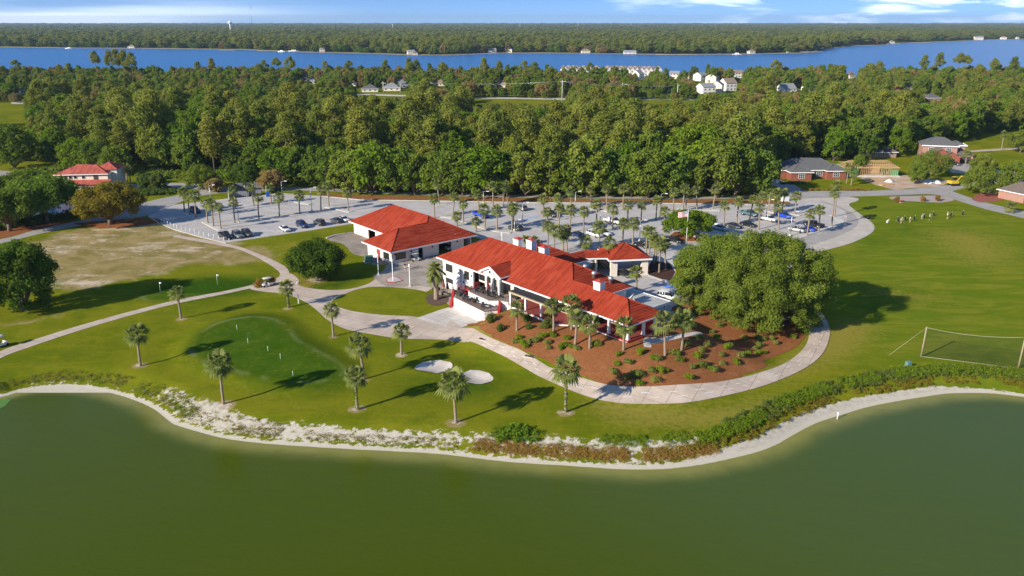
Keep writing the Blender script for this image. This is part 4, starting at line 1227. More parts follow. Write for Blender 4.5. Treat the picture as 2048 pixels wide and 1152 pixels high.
M_wood = mat('pale timber', (.42, .33, .22), .8, .2, 2)
M_iron = mat('black iron', (.02, .02, .02), .45, .1, 4)
M_steel = mat('galvanised steel', (.50, .51, .52), .4, .12, 2, metal=.7)
M_brick = mat('red brick', (.24, .078, .05), .9, .3, 6)
M_brickp = mat('pinkish brick', (.36, .20, .155), .9, .35, 5)
M_shingle = mat('grey shingles', (.115, .113, .112), .9, .28, 2.2)
M_shinglet = mat('brown shingles', (.15, .115, .095), .9, .28, 2.2)
M_flat = mat('flat roof membrane', (.40, .39, .37), .85, .18, .5, dirt=((.22, .22, .23), .5))


def glass_mat(name, col, rough=.08):
    m, t, out = new_mat(name)
    finish(t, out, col, rough, .7, None, 0, 0, 0, .3)
    return m


M_glass = glass_mat('window glass', (.022, .026, .028))
M_glassb = glass_mat('bluish window glass', (.05, .065, .075))


def clip_z(poly, z, keep_above):
    out = []
    n = len(poly)
    for i in range(n):
        a, b = poly[i], poly[(i + 1) % n]
        da, db = (a[2] - z), (b[2] - z)
        if not keep_above: da, db = -da, -db
        if da >= 0: out.append(a)
        if (da > 0) != (db > 0) and abs(da - db) > 1e-9:
            t = da / (da - db)
            if 0 < t < 1: out.append(tuple(a[k] + (b[k] - a[k]) * t for k in range(3)))
    return out


def tiled(mb, poly, rise=.30, lift=.05, mi=0):
    """a roof slope laid in overlapping courses; the lower edge of each course stands proud"""
    P3 = [Vector(p) for p in poly]
    nrm = (P3[1] - P3[0]).cross(P3[2] - P3[0]).normalized()
    if nrm.z < 0: nrm = -nrm
    z0, z1 = min(p.z for p in P3), max(p.z for p in P3)
    n = max(1, round((z1 - z0) / rise))
    for i in range(n):
        a, b = z0 + (z1 - z0) * i / n, z0 + (z1 - z0) * (i + 1) / n
        c = clip_z(clip_z([tuple(p) for p in P3], a, True), b, False)
        if len(c) < 3: continue
        top = [Vector(p) + nrm * lift * (1 - .8 * (p[2] - a) / (b - a)) for p in c]
        nn = Vector((0, 0, 0))
        for k in range(len(top)): nn += top[k].cross(top[(k + 1) % len(top)])
        if nn.z < 0: top.reverse(); c.reverse()
        mb.poly(top, mi)
        for k in range(len(c)):
            p, q = Vector(c[k]), Vector(c[(k + 1) % len(c)])
            if abs(p.z - a) < 1e-5 and abs(q.z - a) < 1e-5 and (p - q).length > 1e-4:
                mb.poly([p - nrm * .05, q - nrm * .05, top[(k + 1) % len(c)], top[k]], mi)


def ridge_caps(mb, lines, r=.14, mi=0):
    for a, b in lines: mb.tube([a, b], r, 6, mi)


def hip(mb, x0, x1, y0, y1, ze, s, mi=0, rise=.3, axis=None):
    """plain hip roof over a rectangle"""
    W, D = x1 - x0, y1 - y0
    if W >= D:
        h = D / 2; zr = ze + h * s; a, b = (x0 + h, y0 + h, zr), (x1 - h, y0 + h, zr)
    else:
        h = W / 2; zr = ze + h * s; a, b = (x0 + h, y0 + h, zr), (x0 + h, y1 - h, zr)
    c = [(x0, y0, ze), (x1, y0, ze), (x1, y1, ze), (x0, y1, ze)]
    if W >= D: fs = [[c[0], c[1], b, a], [c[1], c[2], b], [c[2], c[3], a, b], [c[3], c[0], a]]; hl = [(c[0], a), (c[3], a), (c[1], b), (c[2], b), (a, b)]
    else: fs = [[c[0], c[1], a], [c[1], c[2], b, a], [c[2], c[3], b], [c[3], c[0], a, b]]; hl = [(c[0], a), (c[1], a), (c[2], b), (c[3], b), (a, b)]
    for f in fs: tiled(mb, f, rise, .05, mi)
    ridge_caps(mb, hl, .13, mi)
    return zr


def fascia(mb, loop, ze, mi=0, h=.26, th=.10, closed=True):
    """gutter board round an eave line (points counter-clockwise), standing outside the tiles"""
    n = len(loop)
    for i in range(n if closed else n - 1):
        a, b = Vector((*loop[i], 0)), Vector((*loop[(i + 1) % n], 0))
        d = (b - a).normalized(); nr = Vector((d.y, -d.x, 0))
        c = (a + b) / 2 + nr * (th / 2)
        mb.box((c.x, c.y, ze - h / 2 + .07), ((b - a).length + (.2 if closed else 0), th, h), math.atan2(d.y, d.x), mi)


def window(parent, x, y, z, w, h, rz=0.0, nx=3, ny=2, fm=None, gm_=None, name='window', depth=.10):
    """a glazed window in a wall facing local -y (before turning by rz): frame bars and one pane part"""
    f = MB()
    co, si = math.cos(rz), math.sin(rz)

    def at(u, d, zz): return (x + u * co - d * si, y + u * si + d * co, zz)
    b = .07
    for u in (-w / 2, w / 2): f.box(at(u, -.02, z + h / 2), (b, depth, h + b), rz)
    for zz in (z, z + h): f.box(at(0, -.025, zz), (w - b, depth, b), rz)
    for i in range(1, nx): f.box(at(-w / 2 + w * i / nx, -.015, z + h / 2), (.05, depth * .8, h - b), rz)
    for j in range(1, ny): f.box(at(0, -.012, z + h * j / ny), (w - b, depth * .7, .045), rz)
    o = f.build(name, [fm or M_frame], parent)
    g = MB(); g.box(at(0, .01, z + h / 2), (w - .02, .05, h - .02), rz)
    g.build('pane', [gm_ or M_glass], o)
    return o


def railing(parent, pts, h=1.0, m=None, gap=.35, name='railing'):
    mb = MB()
    P3 = [Vector(p) for p in pts]
    for a, b in zip(P3[:-1], P3[1:]):
        mb.tube([a + Vector((0, 0, h)), b + Vector((0, 0, h))], .03, 5)
        mb.tube([a + Vector((0, 0, .12)), b + Vector((0, 0, .12))], .02, 4)
        n = max(1, int((b - a).length / gap))
        for i in range(n + 1):
            p = a.lerp(b, i / n); mb.tube([p, p + Vector((0, 0, h))], .03 if i in (0, n) else .014, 4)
    return mb.build(name, [m or M_iron], parent)


# ------------------------------------------------------------------ the clubhouse
club = empty('clubhouse', club_w(0, 0), CA, 'large white clubhouse with a long red tiled roof above the pine straw bed', 'building')
ZE, S = 6.5, .555
YF, YB, YM = -.45, 15.55, 7.55
XL, XM, XR = 0.0, 40.6, 54.0
YW = 8.75; YWM = (YF + YW) / 2
zr1 = ZE + (YM - YF) * S; zr2 = ZE + (YWM - YF) * S
h1, h2 = YM - YF, YWM - YF
mb = MB()
A_, B_ = (XL + h1, YM, zr1), (XM - h1, YM, zr1)
J = (XM - h2, YWM, zr2)
E_ = (XR - h2, YWM, zr2)
xs = XM - (YW - YF)                                                 # where the low back slope dives under the main hip
front = [(XL, YF, ZE), (XR, YF, ZE), E_, J, B_, A_]
# the front slope is laid as two pieces that share one plane
tiled(mb, [(XL, YF, ZE), (XM, YF, ZE), J, B_, A_], .30)
tiled(mb, [(XM, YF, ZE), (XR, YF, ZE), E_, J], .30)
tiled(mb, [(XM, YW, ZE), (XM, YB, ZE), B_, J], .30, .07)
tiled(mb, [(XM, YB, ZE), (XL, YB, ZE), A_, B_], .30)
tiled(mb, [(XL, YB, ZE), (XL, YF, ZE), A_], .30)
tiled(mb, [(XR, YF, ZE), (XR, YW, ZE), E_], .30, .07)
tiled(mb, [(XR, YW, ZE), (XM, YW, ZE), J, E_], .30)
ridge_caps(mb, [(A_, B_), ((XL, YF, ZE), A_), ((XL, YB, ZE), A_), (B_, J), ((XM, YB, ZE), B_), (J, E_), (E_, (XR, YF, ZE)), (E_, (XR, YW, ZE))], .15)
roof = mb.build('roof', [M_roof], club)
mb = MB(); fascia(mb, [(XL, YF), (XR, YF), (XR, YW), (XM, YW), (XM, YB), (XL, YB)], ZE)
mb.build('gutter', [M_trim], roof)
mb = MB()
mb.poly([(x, y, ZE - .16) for x, y in ((XL, YF), (XL, YB), (XM, YB), (XM, YW), (XR, YW), (XR, YF))])
mb.build('soffit', [M_soffit], roof)
# chimneys: white shaft and red hipped cap
for i, (x, y, zt) in enumerate(((15.2, 9.2, 12.0), (17.0, 11.2, 11.8), (23.6, 8.6, 12.1), (42.4, 4.5, 10.5))):
    c = MB(); c.box((x, y, zt - 1.9), (1.6, 1.4, 3.4)); c.box((x, y, zt - .16), (1.78, 1.58, .14))
    co = c.build('chimney', [M_trim], roof)
    c = MB(); a, b = .88, .78
    q = [(x - a, y - b, zt - .08), (x + a, y - b, zt - .08), (x + a, y + b, zt - .08), (x - a, y + b, zt - .08)]
    for k in range(4): c.poly([q[k], q[(k + 1) % 4], (x, y, zt + .38)])
    c.poly(q[::-1])
    c.build('chimney_cap', [M_redtrim], co)
for x, y, z in ((36.6, 9.2, 8.8), (38.6, 11.6, 7.8), (31.0, 12.6, 8.2)):
    v = MB(); v.lathe([(.32, -.3), (.32, .5), (.5, .55), (.5, 1.0), (.3, 1.15), (.05, 1.2)], (x, y, z), 12); v.build('roof_vent', [M_steel], roof)
d = MB(); d.lathe([(.05, -.1), (.5, .02), (.85, .22), (.8, .24), (.45, .08), (.0, .02)], (0, 0, 0), 16); d.tube([(0, 0, -.8), (0, 0, 0)], .05, 6)
o = d.build('satellite_dish', [M_trim], None)
o.parent = club; o.location = (44.2, 11.3, 6.3); o.rotation_euler = (R(55), 0, R(-70))
# walls
def wall_parts():
    w1 = MB()
    z0 = -.4
    # left, two storey part; windows sit proud of it
    w1.bbox(.6, 11.0, .7, 1.1, z0, ZE - .18)
    w1.bbox(.6, 1.0, 1.1, 14.6, z0, ZE - .18)
    w1.bbox(1.0, 40.0, 14.2, 14.6, z0, ZE - .18)
    w1.bbox(39.6, 40.0, 9.0, 14.2, z0, ZE - .18)
    w1.build('wall', [M_white], club)
    w2 = MB()
    w2.bbox(11.0, 16.5, 2.2, 2.5, 3.3, ZE - .18); w2.bbox(22.5, 26.0, .9, 1.2, 3.3, ZE - .18)
    w2.bbox(26.0, 44.0, 1.6, 1.9, 3.3, ZE - .18); w2.bbox(44.0, 48.0, 4.4, 4.7, 3.3, ZE - .18)
    w2.bbox(48.0, 48.3, 4.4, 8.4, 3.3, ZE - .18); w2.bbox(40.0, 53.4, 8.15, 8.4, 2.9, ZE - .18)
    w2.bbox(16.2, 22.6, 2.1, 2.4, 3.3, 7.6)
    w2.build('wall', [M_cream], club)


wall_parts()
window(club, 2.85, .68, 3.72, 2.3, 1.6, 0, 3, 2)
window(club, 2.85, .68, 1.25, 2.4, .95, 0, 3, 1)
window(club, 8.9, .68, 3.45, 1.5, 1.75, 0, 2, 2)
window(club, 9.0, .68, .9, 1.6, 1.2, 0, 2, 1)
window(club, 13.4, 2.18, 3.75, 4.3, 2.2, 0, 4, 2)
window(club, 24.3, .88, 3.7, 1.4, 2.3, 0, 2, 3)
for x in (27.6, 30.0, 33.4, 35.8): window(club, x, 1.58, 3.75, 2.0, 2.0, 0, 4, 1)
for x in (39.6, 42.2): window(club, x, 1.58, 3.8, 2.2, 2.0, 0, 4, 1)
window(club, 46.0, 4.38, 3.75, 3.2, 2.1, 0, 4, 1)
mb = MB(); mb.tube([(6.9, .66, -.2), (6.9, .66, 6.25)], .07, 6); mb.tube([(38.7, 1.5, 3.5), (38.7, 1.5, 6.3)], .06, 6)
mb.build('downpipe', [M_frame], club)
for x, z in ((1.1, 2.7), (7.9, 2.6), (10.6, 4.6), (10.7, 2.3)):
    l = MB(); l.box((x, .6, z), (.22, .2, .34)); l.lathe([(.06, 0), (.12, .1), (.04, .16)], (x, .52, z + .1), 8); l.build('wall_lamp', [M_iron], club)
# gabled porch over the garden entrance
gz, gs, gx0, gx1, gm0 = 7.35, .49, 15.75, 22.25, 19.0
ga = gz + (gm0 - gx0) * gs
yg = -1.45
mb = MB()


def main_y(z): return YF + (z - ZE) / S


tiled(mb, [(gx0, yg, gz), (gx0, main_y(gz), gz), (gm0, main_y(ga), ga), (gm0, yg, ga)][::-1], .22, .05)
tiled(mb, [(gx1, yg, gz), (gx1, main_y(gz), gz), (gm0, main_y(ga), ga), (gm0, yg, ga)], .22, .05)
ridge_caps(mb, [((gm0, yg, ga), (gm0, main_y(ga), ga))], .12)
grf = mb.build('porch_roof', [M_roof], club)
mb = MB()
for x in (gx0, gx1):
    a, b = Vector((x, yg - .03, gz - .12)), Vector((gm0, yg - .03, ga - .12))
    for k in (0,):
        dirv = (b - a); n = Vector((-dirv.z, 0, dirv.x)).normalized() * .17
        if n.z < 0: n = -n
        q = [a - n, b - n, b + n, a + n]
        f = [p + Vector((0, -.12, 0)) for p in q]
        mb.poly(f if x == gx0 else f[::-1]); mb.poly(q[::-1] if x == gx0 else q)
        for i in range(4): mb.poly([q[i], q[(i + 1) % 4], f[(i + 1) % 4], f[i]])
mb.bbox(gx1 - .02, gx1 + .1, yg, main_y(gz) - .1, gz - .2, gz + .04)
mb.bbox(gx0 - .1, gx0 + .02, yg, main_y(gz) - .1, gz - .2, gz + .04)
mb.build('bargeboard', [M_trim], grf)
# white front with three posts, two tall arched openings and round vents
mb = MB()
yp = -1.0
for x in (17.45, 19.25, 21.35): mb.bbox(x - .22, x + .22, yp - .2, yp + .2, 3.3, 7.2)
n = 14
pl = lambda x: gz - .22 + (gm0 - gx0 - abs(x - gm0)) * gs
for (c, r) in ((18.35, .68), (20.3, .83)):
    top = 6.4
    prev = None
    for k in range(n + 1):
        x = c - r + 2 * r * k / n
        za = top + math.sqrt(max(0, r * r - (x - c) ** 2)) * .55
        if prev:
            x0, z0 = prev
            mb.poly([(x0, yp - .12, z0), (x, yp - .12, za), (x, yp - .12, pl(x)), (x0, yp - .12, pl(x0))])
            mb.poly([(x0, yp + .12, z0), (x0, yp + .12, pl(x0)), (x, yp + .12, pl(x)), (x, yp + .12, za)])
            mb.poly([(x0, yp - .12, z0), (x0, yp + .12, z0), (x, yp + .12, za), (x, yp - .12, za)])
        prev = (x, za)
for x0, x1 in ((16.6, 17.68), (19.02, 19.48), (21.12, 21.9)):
    if x0 > 16.7 and x1 < 21.5:
        mb.bbox(x0, x1, yp - .125, yp + .125, 6.9, min(pl(x0), pl(x1)))
    else:
        mb.poly([(x0, yp - .12, 6.9), (x1, yp - .12, 6.9), (x1, yp - .12, pl(x1)), (x0, yp - .12, pl(x0))])
gfr = mb.build('porch_front', [M_white], club)
for x in (18.65, 20.0):
    v = MB(); v.lathe([(.30, 0), (.30, .08), (.22, .10), (.20, .02)], (0, 0, 0), 16); o = v.build('round_vent', [M_frame], gfr); o.location = (x, yp - .14, 7.75 if x > 19 else 7.7); o.rotation_euler = (R(90), 0, 0)
window(club, 18.35, .2, 3.65, 1.4, 2.9, 0, 2, 3); window(club, 20.3, .2, 3.65, 1.7, 2.9, 0, 2, 3)
# terraces, stairs and ramp
mb = MB()
up = [(14.9, 2.2), (14.9, -3.6), (15.9, -4.1), (22.3, -4.5), (23.6, -3.0), (26.0, -2.2), (26.0, 1.8)]
mb.prism(up, -.3, 3.42, 0)
terr = mb.build('upper_terrace_wall', [M_white], club)
mb = MB(); mb.prism([(15.15, 2.2), (15.15, -3.45), (16.0, -3.88), (22.2, -4.27), (23.4, -2.85), (25.8, -2.0), (25.8, 1.7)], 3.40, 3.55, 0)
mb.build('terrace_floor', [M_deck], terr)
low = [(10.6, -3.2), (13.7, -6.3), (24.2, -7.1), (25.3, -4.6), (23.6, -3.1), (22.3, -4.6), (15.9, -4.2), (14.6, -3.3)]
mb = MB(); mb.prism(low, -.3, 2.25, 0)
lw = mb.build('lower_terrace_wall', [M_white], club)
mb = MB(); mb.prism([(10.9, -3.25), (13.8, -6.08), (24.05, -6.86), (25.05, -4.62), (23.7, -3.4), (22.35, -4.75), (15.9, -4.35), (14.6, -3.5)], 2.22, 2.36, 0)
mb.build('terrace_floor', [M_deck], lw)
mb = MB()
for k in range(8):                                                  # risers of the long shallow terrace steps
    a = k / 8
    mb.box((14.3 + .25 * k + 3.6, -4.55 - .26 * k, 2.39), (7.4, .05, .06), R(-4))
mb.build('step_edges', [mat('brown step nosing', (.13, .085, .065), .8, .15, 2)], lw)
# left stair and curved ramp in red
mb = MB()
for k in range(10):
    z = 2.25 * (1 - k / 10)
    mb.box((9.95 + .29 * k * .9, -3.55 - .27 * k, z / 2 - .15), (1.9, .42, z + .3), R(-45))
ls = mb.build('steps', [M_redstep], club)
mb = MB()
ramp = [(10.3, -3.0), (11.6, -2.1), (12.9, -1.4), (14.0, -.9), (15.0, -.4)]
for i in range(len(ramp) - 1):
    (x0, y0), (x1, y1) = ramp[i], ramp[i + 1]
    z0, z1 = 2.25 + 1.2 * i / 4, 2.25 + 1.2 * (i + 1) / 4
    d = Vector((x1 - x0, y1 - y0)).normalized(); nn = Vector((-d.y, d.x)) * .65
    q = [(x0 + nn.x, y0 + nn.y), (x0 - nn.x, y0 - nn.y), (x1 - nn.x, y1 - nn.y), (x1 + nn.x, y1 + nn.y)]
    mb.poly([(q[0][0], q[0][1], z0), (q[1][0], q[1][1], z0), (q[2][0], q[2][1], z1), (q[3][0], q[3][1], z1)], 0)
    mb.poly([(q[1][0], q[1][1], -.3), (q[2][0], q[2][1], -.3), (q[2][0], q[2][1], z1), (q[1][0], q[1][1], z0)], 0)
    mb.poly([(q[0][0], q[0][1], z0), (q[3][0], q[3][1], z1), (q[3][0], q[3][1], -.3), (q[0][0], q[0][1], -.3)], 0)
mb.build('ramp', [M_redstep], club)
railing(club, [(10.0, -2.3, 2.3), (11.3, -1.4, 2.6), (12.6, -.7, 2.9), (14.0, -.1, 3.3)], 1.0, M_redtrim)
railing(club, [(10.8, -3.5, 2.3), (12.0, -2.7, 2.6), (13.2, -2.0, 2.9), (14.9, -1.2, 3.4)], 1.0, M_redtrim)
# right stair: upper flight in red, landing, flight down to the path
mb = MB()
for k in range(8):
    z = 3.45 - .17 * k
    mb.box((24.2 + .30 * k * .8, -3.3 - .24 * k, z / 2 - .1), (1.7, .40, z + .2), R(-40))
mb.build('steps', [M_redstep], club)
mb = MB(); mb.prism([(25.6, -4.4), (26.1, -5.7), (28.3, -5.4), (27.4, -3.7)], -.3, 2.0); mb.build('stair_landing', [M_white], club)
mb = MB(); mb.prism([(25.65, -4.45), (26.1, -5.6), (28.15, -5.35), (27.3, -3.8)], 2.005, 2.05); mb.build('landing_floor', [M_redfloor], club)
mb = MB()
for k in range(10):
    z = 2.0 - .19 * k
    mb.box((25.8 - .30 * k, -5.75 - .10 * k, z / 2 - .15), (.36, 1.3, z + .3), R(20))
mb.build('steps', [M_redstep], club)
railing(club, [(25.6, -6.5, 2.0), (23.0, -7.5, .2)], .9)
railing(club, [(15.2, -3.6, 3.5), (15.95, -4.0, 3.5), (22.25, -4.4, 3.5), (23.5, -2.95, 3.5)], .95)
railing(club, [(11.0, -3.4, 2.3), (13.75, -6.2, 2.3), (24.1, -6.98, 2.3), (25.1, -4.7, 2.3)], .95)
# the red tiled porch with its white base
por = [(25.9, 1.7), (25.9, -2.9), (26.4, -3.25), (39.6, -3.8), (43.3, -.35), (53.3, -.1), (53.4, 8.2), (48.2, 8.2), (48.2, 4.5), (44.0, 4.5), (44.0, 1.7)]
mb = MB(); mb.prism(por, .5, 3.5); mb.build('porch_base', [M_white], club)
mb = MB(); mb.prism([(25.95, 1.7), (26.0, -2.75), (26.45, -3.05), (39.5, -3.6), (43.2, -.2), (53.45, .05), (53.55, 8.25), (48.3, 8.1), (48.3, 4.5), (44.05, 4.4), (44.05, 1.6)], 3.48, 3.6); mb.build('porch_floor', [M_redfloor], club)
mb = MB(); mb.bbox(43.3, 53.6, -.2, -.02, 3.4, 3.63); mb.bbox(53.46, 53.62, -.02, 4.0, 3.4, 3.63); mb.build('porch_edge', [M_redstep], club)
for x, y in ((44.6, .15), (48.9, .25), (53.0, .45), (53.1, 4.2), (40.2, .2)):
    mb = MB(); mb.box((x, y, 4.95), (.42, .42, 2.75)); mb.box((x, y, 3.7), (.54, .54, .2)); mb.box((x, y, 6.25), (.52, .52, .16)); mb.build('column', [M_white], club)
mb = MB(); mb.bbox(49.5, 53.3, 6.2, 6.4, 3.6, 6.3); mb.build('red_door_wall', [M_redstep], club)
mb = MB()
for k in range(5): mb.box((53.0, 6.6 + .32 * k, 4.9), (.12, .26, 2.5), R(12 * (k % 2)))
mb.build('curtain', [M_trim], club)
# pergola with shade cloth
pg = MB()
for x in (26.9, 31.1, 35.3): pg.box((x, -2.85, 4.75), (.3, .3, 2.3)); pg.box((x, -2.85, 5.75), (.46, .46, .12))
pgo = pg.build('pergola_post', [M_trim], club)
pg = MB(); pg.bbox(26.5, 37.0, -3.02, -2.72, 5.85, 6.1); pg.bbox(26.5, 37.0, -.75, -.55, 5.95, 6.15); pg.build('pergola_beam', [M_wood], club)
pg = MB()
for k in range(26): pg.bbox(26.6 + .4 * k, 26.66 + .4 * k, -2.7, -.76, 6.0, 6.09)
pg.build('pergola_slats', [M_wood], club)
pg = MB(); pg.bbox(26.45, 37.0, -2.75, -.5, 6.16, 6.20); pg.build('shade_cloth', [M_cloth], club)
# flat roofs at the back right
mb = MB(); mb.bbox(34.5, 54.0, 8.95, 10.7, 4.9, 5.12); mb.bbox(37.2, 47.4, 10.705, 18.4, 4.55, 4.8); fl = mb.build('flat_roof', [M_flat], club)
mb = MB(); mb.bbox(37.1, 47.5, 18.405, 18.5, 4.4, 4.88); mb.bbox(47.405, 47.5, 10.71, 18.4, 4.4, 4.88); mb.bbox(54.005, 54.1, 8.95, 10.7, 4.8, 5.2); mb.bbox(47.6, 54.1, 10.705, 10.8, 4.8, 5.2); mb.build('roof_edge', [M_trim], fl)
mb = MB(); mb.bbox(40.2, 44.5, 10.9, 15.5, -.2, 4.5); mb.build('wall', [M_cream], club)
for x, y in ((46.9, 17.6), (40.0, 17.6), (53.2, 9.8), (50.0, 10.2)):
    mb = MB(); mb.box((x, y, 2.3), (.3, .3, 4.9)); mb.build('column', [M_trim], club)
# entry block behind the main roof and the covered walk
mb = MB(); hip(mb, 3.0, 18.0, 11.5, 27.0, 4.6, .48); rb = mb.build('rear_roof', [M_roof], club)
mb = MB(); fascia(mb, [(3, 16), (3, 27), (18, 27), (18, 16)][::-1], 4.6, closed=False); mb.build('gutter', [M_trim], rb)
mb = MB(); mb.bbox(4, 17, 14.8, 26, -.2, 4.5); mb.build('wall', [M_cream], club)
PA = R(59)
pc = Vector((18.1, 38.6)); hs = 4.85


def pv(a, b, z=0): return (pc.x + a * math.cos(PA) - b * math.sin(PA), pc.y + a * math.sin(PA) + b * math.cos(PA), z)


mb = MB()
ze3, apex = 3.9, 6.5
c4 = [pv(-hs, -hs, ze3), pv(hs, -hs, ze3), pv(hs, hs, ze3), pv(-hs, hs, ze3)]
for k in range(4): tiled(mb, [c4[k], c4[(k + 1) % 4], pv(0, 0, apex)], .3)
ridge_caps(mb, [(c4[k], pv(0, 0, apex)) for k in range(4)], .12)
cr = mb.build('canopy_roof', [M_roof], club)
mb = MB(); fascia(mb, [c[:2] for c in c4], ze3, 0, .34); mb.build('gutter', [M_trim], cr)
for a in (-1, 1):
    for b in (-1, 1):
        mb = MB(); q = pv(a * (hs - 1.3), b * (hs - 1.1)); mb.box((q[0], q[1], 1.75), (1.5, .9, 3.9), PA); mb.build('canopy_pier', [M_cream], club)
mb = MB()
wk = [(14.9, 24.5), (15.0, 29.2), (18.0, 33.2), (14.8, 36.0), (11.0, 32.0), (10.5, 26.0)]
rdg = [(12.8, 26.5, 5.1), (13.0, 30.6, 5.1), (16.2, 34.8, 5.1)]
tiled(mb, [(15.2, 25.5, ze3), (15.2, 29.2, ze3), rdg[1], rdg[0]], .3); tiled(mb, [(15.2, 29.2, ze3), (18.6, 33.6, ze3), rdg[2], rdg[1]], .3)
tiled(mb, [(10.2, 26, ze3), (10.6, 32, ze3), rdg[1], rdg[0]][::-1], .3); tiled(mb, [(10.6, 32, ze3), (13.8, 36.2, ze3), rdg[2], rdg[1]][::-1], .3)
wr = mb.build('walkway_roof', [M_roof], club)
mb = MB(); fascia(mb, [(15.2, 25.5), (15.2, 29.2), (18.6, 33.6)], ze3, closed=False); mb.build('gutter', [M_trim], wr)
for q in ((14.8, 26.2), (14.8, 28.8), (16.4, 31.2)):
    mb = MB(); mb.box((q[0], q[1], 1.85), (.4, .4, 3.8)); mb.build('column', [M_cream], club)

# ------------------------------------------------------------------ the cart barn
BA = R(-49.9)
b0 = P(697.6, 442.5, 3.2)
barn = empty('cart_barn', (b0.x, b0.y, 0), BA, 'single storey white cart barn with a red hipped roof and open bays', 'building')


def bl(px, py, z):
    p = P(px, py, z); dx, dy = p.x - b0.x, p.y - b0.y
    return dx * math.cos(BA) + dy * math.sin(BA), -dx * math.sin(BA) + dy * math.cos(BA)


LX = 33.8; WY = 17.2; ZB = 3.2; SB = .545
wy0, wx0 = -8.1, 20.8
mb = MB()
hm = WY / 2; hw = (LX - wx0) / 2
zm = ZB + hm * SB; zw = ZB + hw * SB
RA, RB = (hm, hm, zm), (LX - hm, hm, zm)
# main block with the wing's lower ridge running into it; both share the slope that faces +x
JW = (LX - hw, hw, zw)                                              # on the main hip line
tiled(mb, [(LX, 0, ZB), (LX, WY, ZB), RB, JW], .3)
tiled(mb, [(LX, wy0, ZB), (LX, 0, ZB), JW, (LX - hw, wy0 + hw, zw)], .3)
tiled(mb, [(0, 0, ZB), (wx0, 0, ZB), (LX - hw, hw, zw), RB, RA], .3)
tiled(mb, [(wx0, 0, ZB), (wx0, wy0, ZB), (LX - hw, wy0 + hw, zw), JW], .3, .05)
tiled(mb, [(wx0, wy0, ZB), (LX, wy0, ZB), (LX - hw, wy0 + hw, zw)], .3)
tiled(mb, [(LX, WY, ZB), (0, WY, ZB), RA, RB], .3); tiled(mb, [(0, WY, ZB), (0, 0, ZB), RA], .3)
ridge_caps(mb, [(RA, RB), (RB, JW), (JW, (LX - hw, wy0 + hw, zw)), ((LX - hw, wy0 + hw, zw), (LX, wy0, ZB)), ((LX - hw, wy0 + hw, zw), (wx0, wy0, ZB)), (RB, (LX, WY, ZB)), (RA, (0, 0, ZB)), (RA, (0, WY, ZB))], .14)
br = mb.build('roof', [M_roof], barn)
lp = [(0, 0), (wx0, 0), (wx0, wy0), (LX, wy0), (LX, WY), (0, WY)]
mb = MB(); fascia(mb, lp, ZB, 0, .3); mb.build('gutter', [M_trim], br)
mb = MB(); mb.poly([(x, y, ZB - .18) for x, y in lp[::-1]]); mb.build('soffit', [M_redtrim], br)
mb = MB()
T = ZB - .2


def run(x0, y0, x1, y1, holes):
    """a wall along one local axis with door openings (start, end) left out"""
    L = abs(x1 - x0) + abs(y1 - y0); s = 0.0
    for a, b in sorted(holes) + [(L, L)]:
        if a > s:
            f0, f1 = s / L, a / L
            xa, xb = sorted((x0 + (x1 - x0) * f0, x0 + (x1 - x0) * f1)); ya, yb = sorted((y0 + (y1 - y0) * f0, y0 + (y1 - y0) * f1))
            if x0 == x1: mb.bbox(xa - .15, xa + .15, ya, yb, -.1, T)
            else: mb.bbox(xa, xb, ya - .15, ya + .15, -.1, T)
        s = b


run(1, 1, wx0 + .8, 1, [(7.5, 11.0)])
run(wx0 + 1, .8, wx0 + 1, wy0 + 1, [])
run(wx0 + 1.2, wy0 + 1, LX - 1.4, wy0 + 1, [(4.2, 5.6)])
run(LX - 1.2, wy0 + .85, LX - 1.2, WY - 1, [(7.5, 8.8), (13.4, 17.2), (21.0, 23.6)])
run(1, 1.2, 1, WY - 1, []); run(1, WY - 1, LX - 1.4, WY - 1, [])
mb.build('wall', [M_cream], barn)
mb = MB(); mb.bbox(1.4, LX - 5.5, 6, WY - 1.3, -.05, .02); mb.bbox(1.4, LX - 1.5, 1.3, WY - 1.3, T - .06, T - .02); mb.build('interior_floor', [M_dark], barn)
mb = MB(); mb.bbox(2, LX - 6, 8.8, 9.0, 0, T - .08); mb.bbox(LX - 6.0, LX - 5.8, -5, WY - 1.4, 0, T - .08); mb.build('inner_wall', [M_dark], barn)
mb = MB(); mb.bbox(wx0 + 5.4, wx0 + 6.6, wy0 + .80, wy0 + .84, 0, 2.3); mb.build('door', [M_redtrim], barn)
window(barn, LX - 3.3, wy0 + .82, .9, 2.4, 1.5, 0, 2, 1)
window(barn, LX - 1.02, wy0 + 3.3, .9, 2.8, 1.5, R(90), 3, 1)
mb = MB(); mb.bbox(LX - 1.0, LX - .93, wy0 + 6.6, wy0 + 7.9, .2, 2.3); mb.build('door', [M_trim], barn)
mb = MB()
for y in (-2.0, 4.0, 11.5, 16.0, -6.5): mb.box((LX - .95, y + .2, 2.3), (.2, .28, .36))
mb.build('wall_lamp', [M_iron], barn)
# ------------------------------------------------------------------ parking islands and markings
def strip(px_pts, w, name='parking_island', h=.16, m=None, closed=False):
    pts = [Vector(P(*q)[:2]) for q in px_pts]
    L, Rr = [], []
    for i, p in enumerate(pts):
        d = (pts[min(i + 1, len(pts) - 1)] - pts[max(i - 1, 0)]).normalized(); n = Vector((-d.y, d.x)) * w / 2
        L.append(p + n); Rr.append(p - n)
    mb = MB()
    for i in range(len(pts) - 1):
        mb.prism([Rr[i], Rr[i + 1], L[i + 1], L[i]], -.05, h)
    return tag(mb.build(name, [m or M_kerb]), kind='structure')


